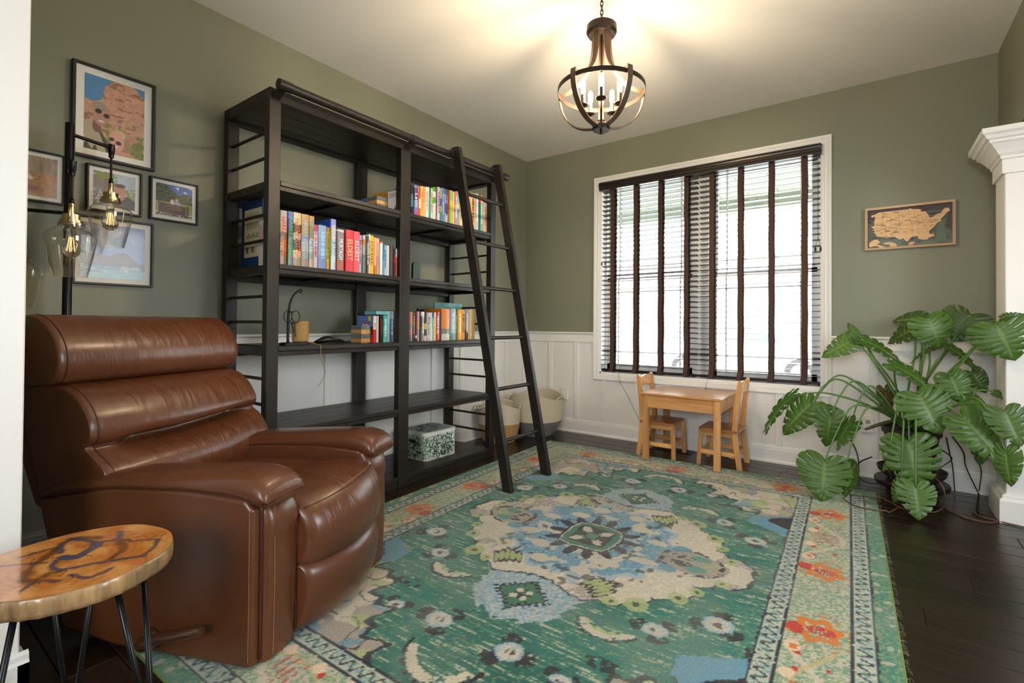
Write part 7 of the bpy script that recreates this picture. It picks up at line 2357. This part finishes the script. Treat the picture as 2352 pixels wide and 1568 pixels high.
for i, (b, t, w, var, shd, nm) in enumerate(LEAVES):
    b, t = Vector(b), Vector(t)
    d = t - b
    L = d.length * 1.06
    d.normalize()
    sv = VAR[var]
    me, V, Cc = leaf_mesh(i * 13 + sv[0], 1.0, sv[2], sv[3], sv[4], sv[5], sv[6])
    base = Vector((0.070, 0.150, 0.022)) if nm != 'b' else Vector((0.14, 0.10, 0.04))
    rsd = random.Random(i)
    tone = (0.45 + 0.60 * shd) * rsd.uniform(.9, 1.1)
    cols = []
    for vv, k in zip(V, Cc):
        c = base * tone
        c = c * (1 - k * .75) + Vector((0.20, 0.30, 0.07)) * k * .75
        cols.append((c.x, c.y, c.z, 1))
    at = me.color_attributes.new('Col', 'FLOAT_COLOR', 'POINT')
    at.data.foreach_set('color', np.array(cols, dtype=np.float32).ravel())
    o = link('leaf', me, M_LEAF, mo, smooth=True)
    view = (CAMV - b).normalized()
    hint = {'c': view * 0.8 + Vector((rsd.uniform(-.25, .25), rsd.uniform(-.25, .25), 0.55)), 'u': view * 0.45 + Vector((rsd.uniform(-.3, .3), 0, 1.0)), 's': Vector((0.1, 0.5, 1.0)) - view * 0.1, 'b': view * 0.9 + Vector((.5, 0, .2))}[nm]
    n = (hint - d * hint.dot(d)).normalized()
    s_ = n.cross(d)
    wy = w if nm != 's' else w * 2.0
    Mx = Matrix(((d.x * L, s_.x * wy, n.x * L, b.x - PC.x), (d.y * L, s_.y * wy, n.y * L, b.y - PC.y), (d.z * L, s_.z * wy, n.z * L, b.z - PC.z), (0, 0, 0, 1)))
    o.data.transform(Mx)
    # midrib and petiole
    root = Vector((3.165 + rsd.uniform(-.05, .05), -0.30 + rsd.uniform(-.05, .05), 0.41))
    mid = root.lerp(b, 0.55)
    hz = (b - root)
    lift = 0.10 if b.z > 0.55 else 0.24
    mid += Vector((0, -0.02, lift)) + Vector((hz.x * .12, hz.y * .12, 0))
    e = b + d * 0.02
    pth = smoothpath([root, root.lerp(mid, .5) + Vector((0, 0, .03)), mid, mid.lerp(e, .6) + Vector((0, 0, lift * .18)), e], 6)
    pth = [p - PC for p in pth]
    MB().tube(pth, [0.0075 - 0.0038 * q / (len(pth) - 1) for q in range(len(pth))], 8).build('petiole', M_STEM, mo, smooth=True)
M_ROOT = mat('aerial_root', (0.16, 0.085, 0.045), 0.75, var=0.5, vscale=30, col2=(0.07, 0.04, 0.025))
M_ROOTD = mat('aerial_root_dark', (0.05, 0.030, 0.022), 0.75)
for i, r in enumerate(ROOTS):
    P = [Vector(p) for p in smoothpath(r, 6)]
    P = [Vector((p.x, min(p.y, -0.035), max(p.z, 0.0175 if (p.x < 3.035) else 0.005))) - PC for p in P]
    MB().tube(P, [0.0046 - 0.002 * q / (len(P) - 1) for q in range(len(P))], 7).build('aerial_root', M_ROOT if i in (0, 1, 2, 3) else M_ROOTD, mo, smooth=True)
# bare stem leaning in the pot
MB().tube([Vector(p) - PC for p in smoothpath([(3.165, -0.29, 0.39), (3.12, -0.33, 0.46), (3.02, -0.40, 0.44), (2.93, -0.44, 0.40)], 6)], [0.014, 0.014, 0.0145, 0.014, 0.014, 0.014, 0.013, 0.013, 0.013, 0.012, 0.012, 0.012, 0.011, 0.011, 0.010, 0.010, 0.009, 0.008, 0.006], 10).build('stem', mat('monstera_stem', (0.07, 0.08, 0.035), 0.6, var=0.5, vscale=20), mo, smooth=True)

# ================================================================== outside the window
M_CONC = mat('pale_concrete', (0.62, 0.61, 0.58), 0.9, var=0.2, vscale=2)
gr = MB().box(-40, 45, -45, 60, -0.6, -0.45).build('ground_outside', M_CONC)
gr['kind'] = 'structure'
sf = thing('porch_eave', 'pale soffit of the porch roof seen through the top of the window', 'eave', (1.8, 1.1, 2.55))
for k in range(20):
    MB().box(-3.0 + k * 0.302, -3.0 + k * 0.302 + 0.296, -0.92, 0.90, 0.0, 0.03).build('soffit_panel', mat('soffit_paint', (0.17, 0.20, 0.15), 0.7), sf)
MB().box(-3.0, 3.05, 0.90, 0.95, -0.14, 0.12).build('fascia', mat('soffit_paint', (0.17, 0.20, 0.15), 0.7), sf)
hs = thing('neighbour_house', 'pale house with a low roof across the street, seen through the blinds', 'building', (-3.0, 21.0, -0.45))
M_SIDE = mat('pale_siding', (0.72, 0.72, 0.70), 0.8)
MB().box(-9, 9, 0, 8, 0, 3.0).build('wall', M_SIDE, hs)
MB().prism([(-9.6, 2.95), (9.6, 2.95), (7.8, 5.2), (-7.8, 5.2)], 'y', -0.5, 8.5).build('roof', mat('grey_roof', (0.42, 0.42, 0.43), 0.9), hs)
for x in (-6.5, -3.6, 1.2, 3.4, 6.4):
    f = MB().box(x - 0.75, x + 0.75, -0.06, 0.0, 1.0, 2.3).build('window', mat('white_frame', (0.8, 0.8, 0.8), 0.5), hs)
    for s in (-1, 1):
        MB().box(x + s * 0.36 - 0.31, x + s * 0.36 + 0.31, -0.08, -0.05, 1.08, 2.22).build('pane', mat('house_glass', (0.20, 0.25, 0.30), 0.15), f)
car = thing('parked_car', 'white parked car on the drive, faint behind the right blind', 'car', (0.15, 10.0, -0.45), radians(2))
M_CARP = mat('white_car_paint', (0.80, 0.81, 0.82), 0.25, coat=0.6)
body = [(-2.2, .42), (2.2, .42), (2.28, .75), (2.15, 1.0), (1.15, 1.08), (.55, 1.55), (-1.5, 1.58), (-2.1, 1.05), (-2.25, .8)]
MB().prism(body, 'y', -.88, .88).build('body', M_CARP, car, bev=0.06, bseg=3)
MB().prism([(1.0, 1.08), (.5, 1.48), (-1.4, 1.50), (-1.85, 1.08)], 'y', -.895, .895).build('side_glass', mat('car_glass', (0.08, 0.10, 0.12), 0.1), car)
for x in (-1.4, 1.4):
    for y in (-.80, .80):
        w_ = MB().lathe([(0.001, -.11), (0.30, -.11), (0.35, -.08), (0.35, .08), (0.30, .11), (0.001, .11)], 28, (0, 0, 0), Matrix.Translation((x, y, .35)) @ Matrix.Rotation(radians(90), 4, 'X')).build('wheel', mat('tyre', (0.03, 0.03, 0.03), 0.8), car, smooth=True, angle=40)
        MB().lathe([(0.001, -.125), (0.20, -.125), (0.22, -.10), (0.22, .10), (0.20, .125), (0.001, .125)], 20, (0, 0, 0), Matrix.Translation((x, y, .35)) @ Matrix.Rotation(radians(90), 4, 'X')).build('hubcap', mat('alloy', (0.6, 0.6, 0.62), 0.3, metal=0.7), w_, smooth=True, angle=40)
for k, (x, y, hgt, r) in enumerate(((7.5, 16.0, 4.2, 1.8), (-11.5, 17.0, 5.0, 2.2))):
    tr = thing('garden_tree', ('rounded green tree to the right of the house across the street', 'taller green tree to the left of the house across the street')[k], 'tree', (x, y, -0.45))
    MB().tube([(0, 0, 0), (0.05, 0, hgt * .5), (0, 0, hgt * .7)], [0.14, 0.10, 0.05], 8).build('trunk', mat('bark', (0.12, 0.09, 0.07), 0.9), tr, smooth=True)
    cr = MB()
    for q in range(260):
        th_, ph_ = random.uniform(0, 2 * pi), random.uniform(-1, 1)
        rr2 = r * (0.6 + .4 * random.random())
        c_ = Vector((rr2 * cos(th_) * sqrt(1 - ph_ * ph_), rr2 * sin(th_) * sqrt(1 - ph_ * ph_), hgt * .72 + rr2 * ph_ * .9))
        n_ = Vector((random.uniform(-1, 1), random.uniform(-1, 1), random.uniform(-1, 1))).normalized()
        a_ = n_.orthogonal().normalized() * 0.22
        b_ = n_.cross(a_)
        cr.add([c_ + a_, c_ + b_, c_ - a_, c_ - b_], [(0, 1, 2, 3)])
    co_ = cr.build('crown', mat('tree_leaves', (0.16, 0.26, 0.10), 0.7), tr, fix=False)
    co_['kind'] = 'stuff'
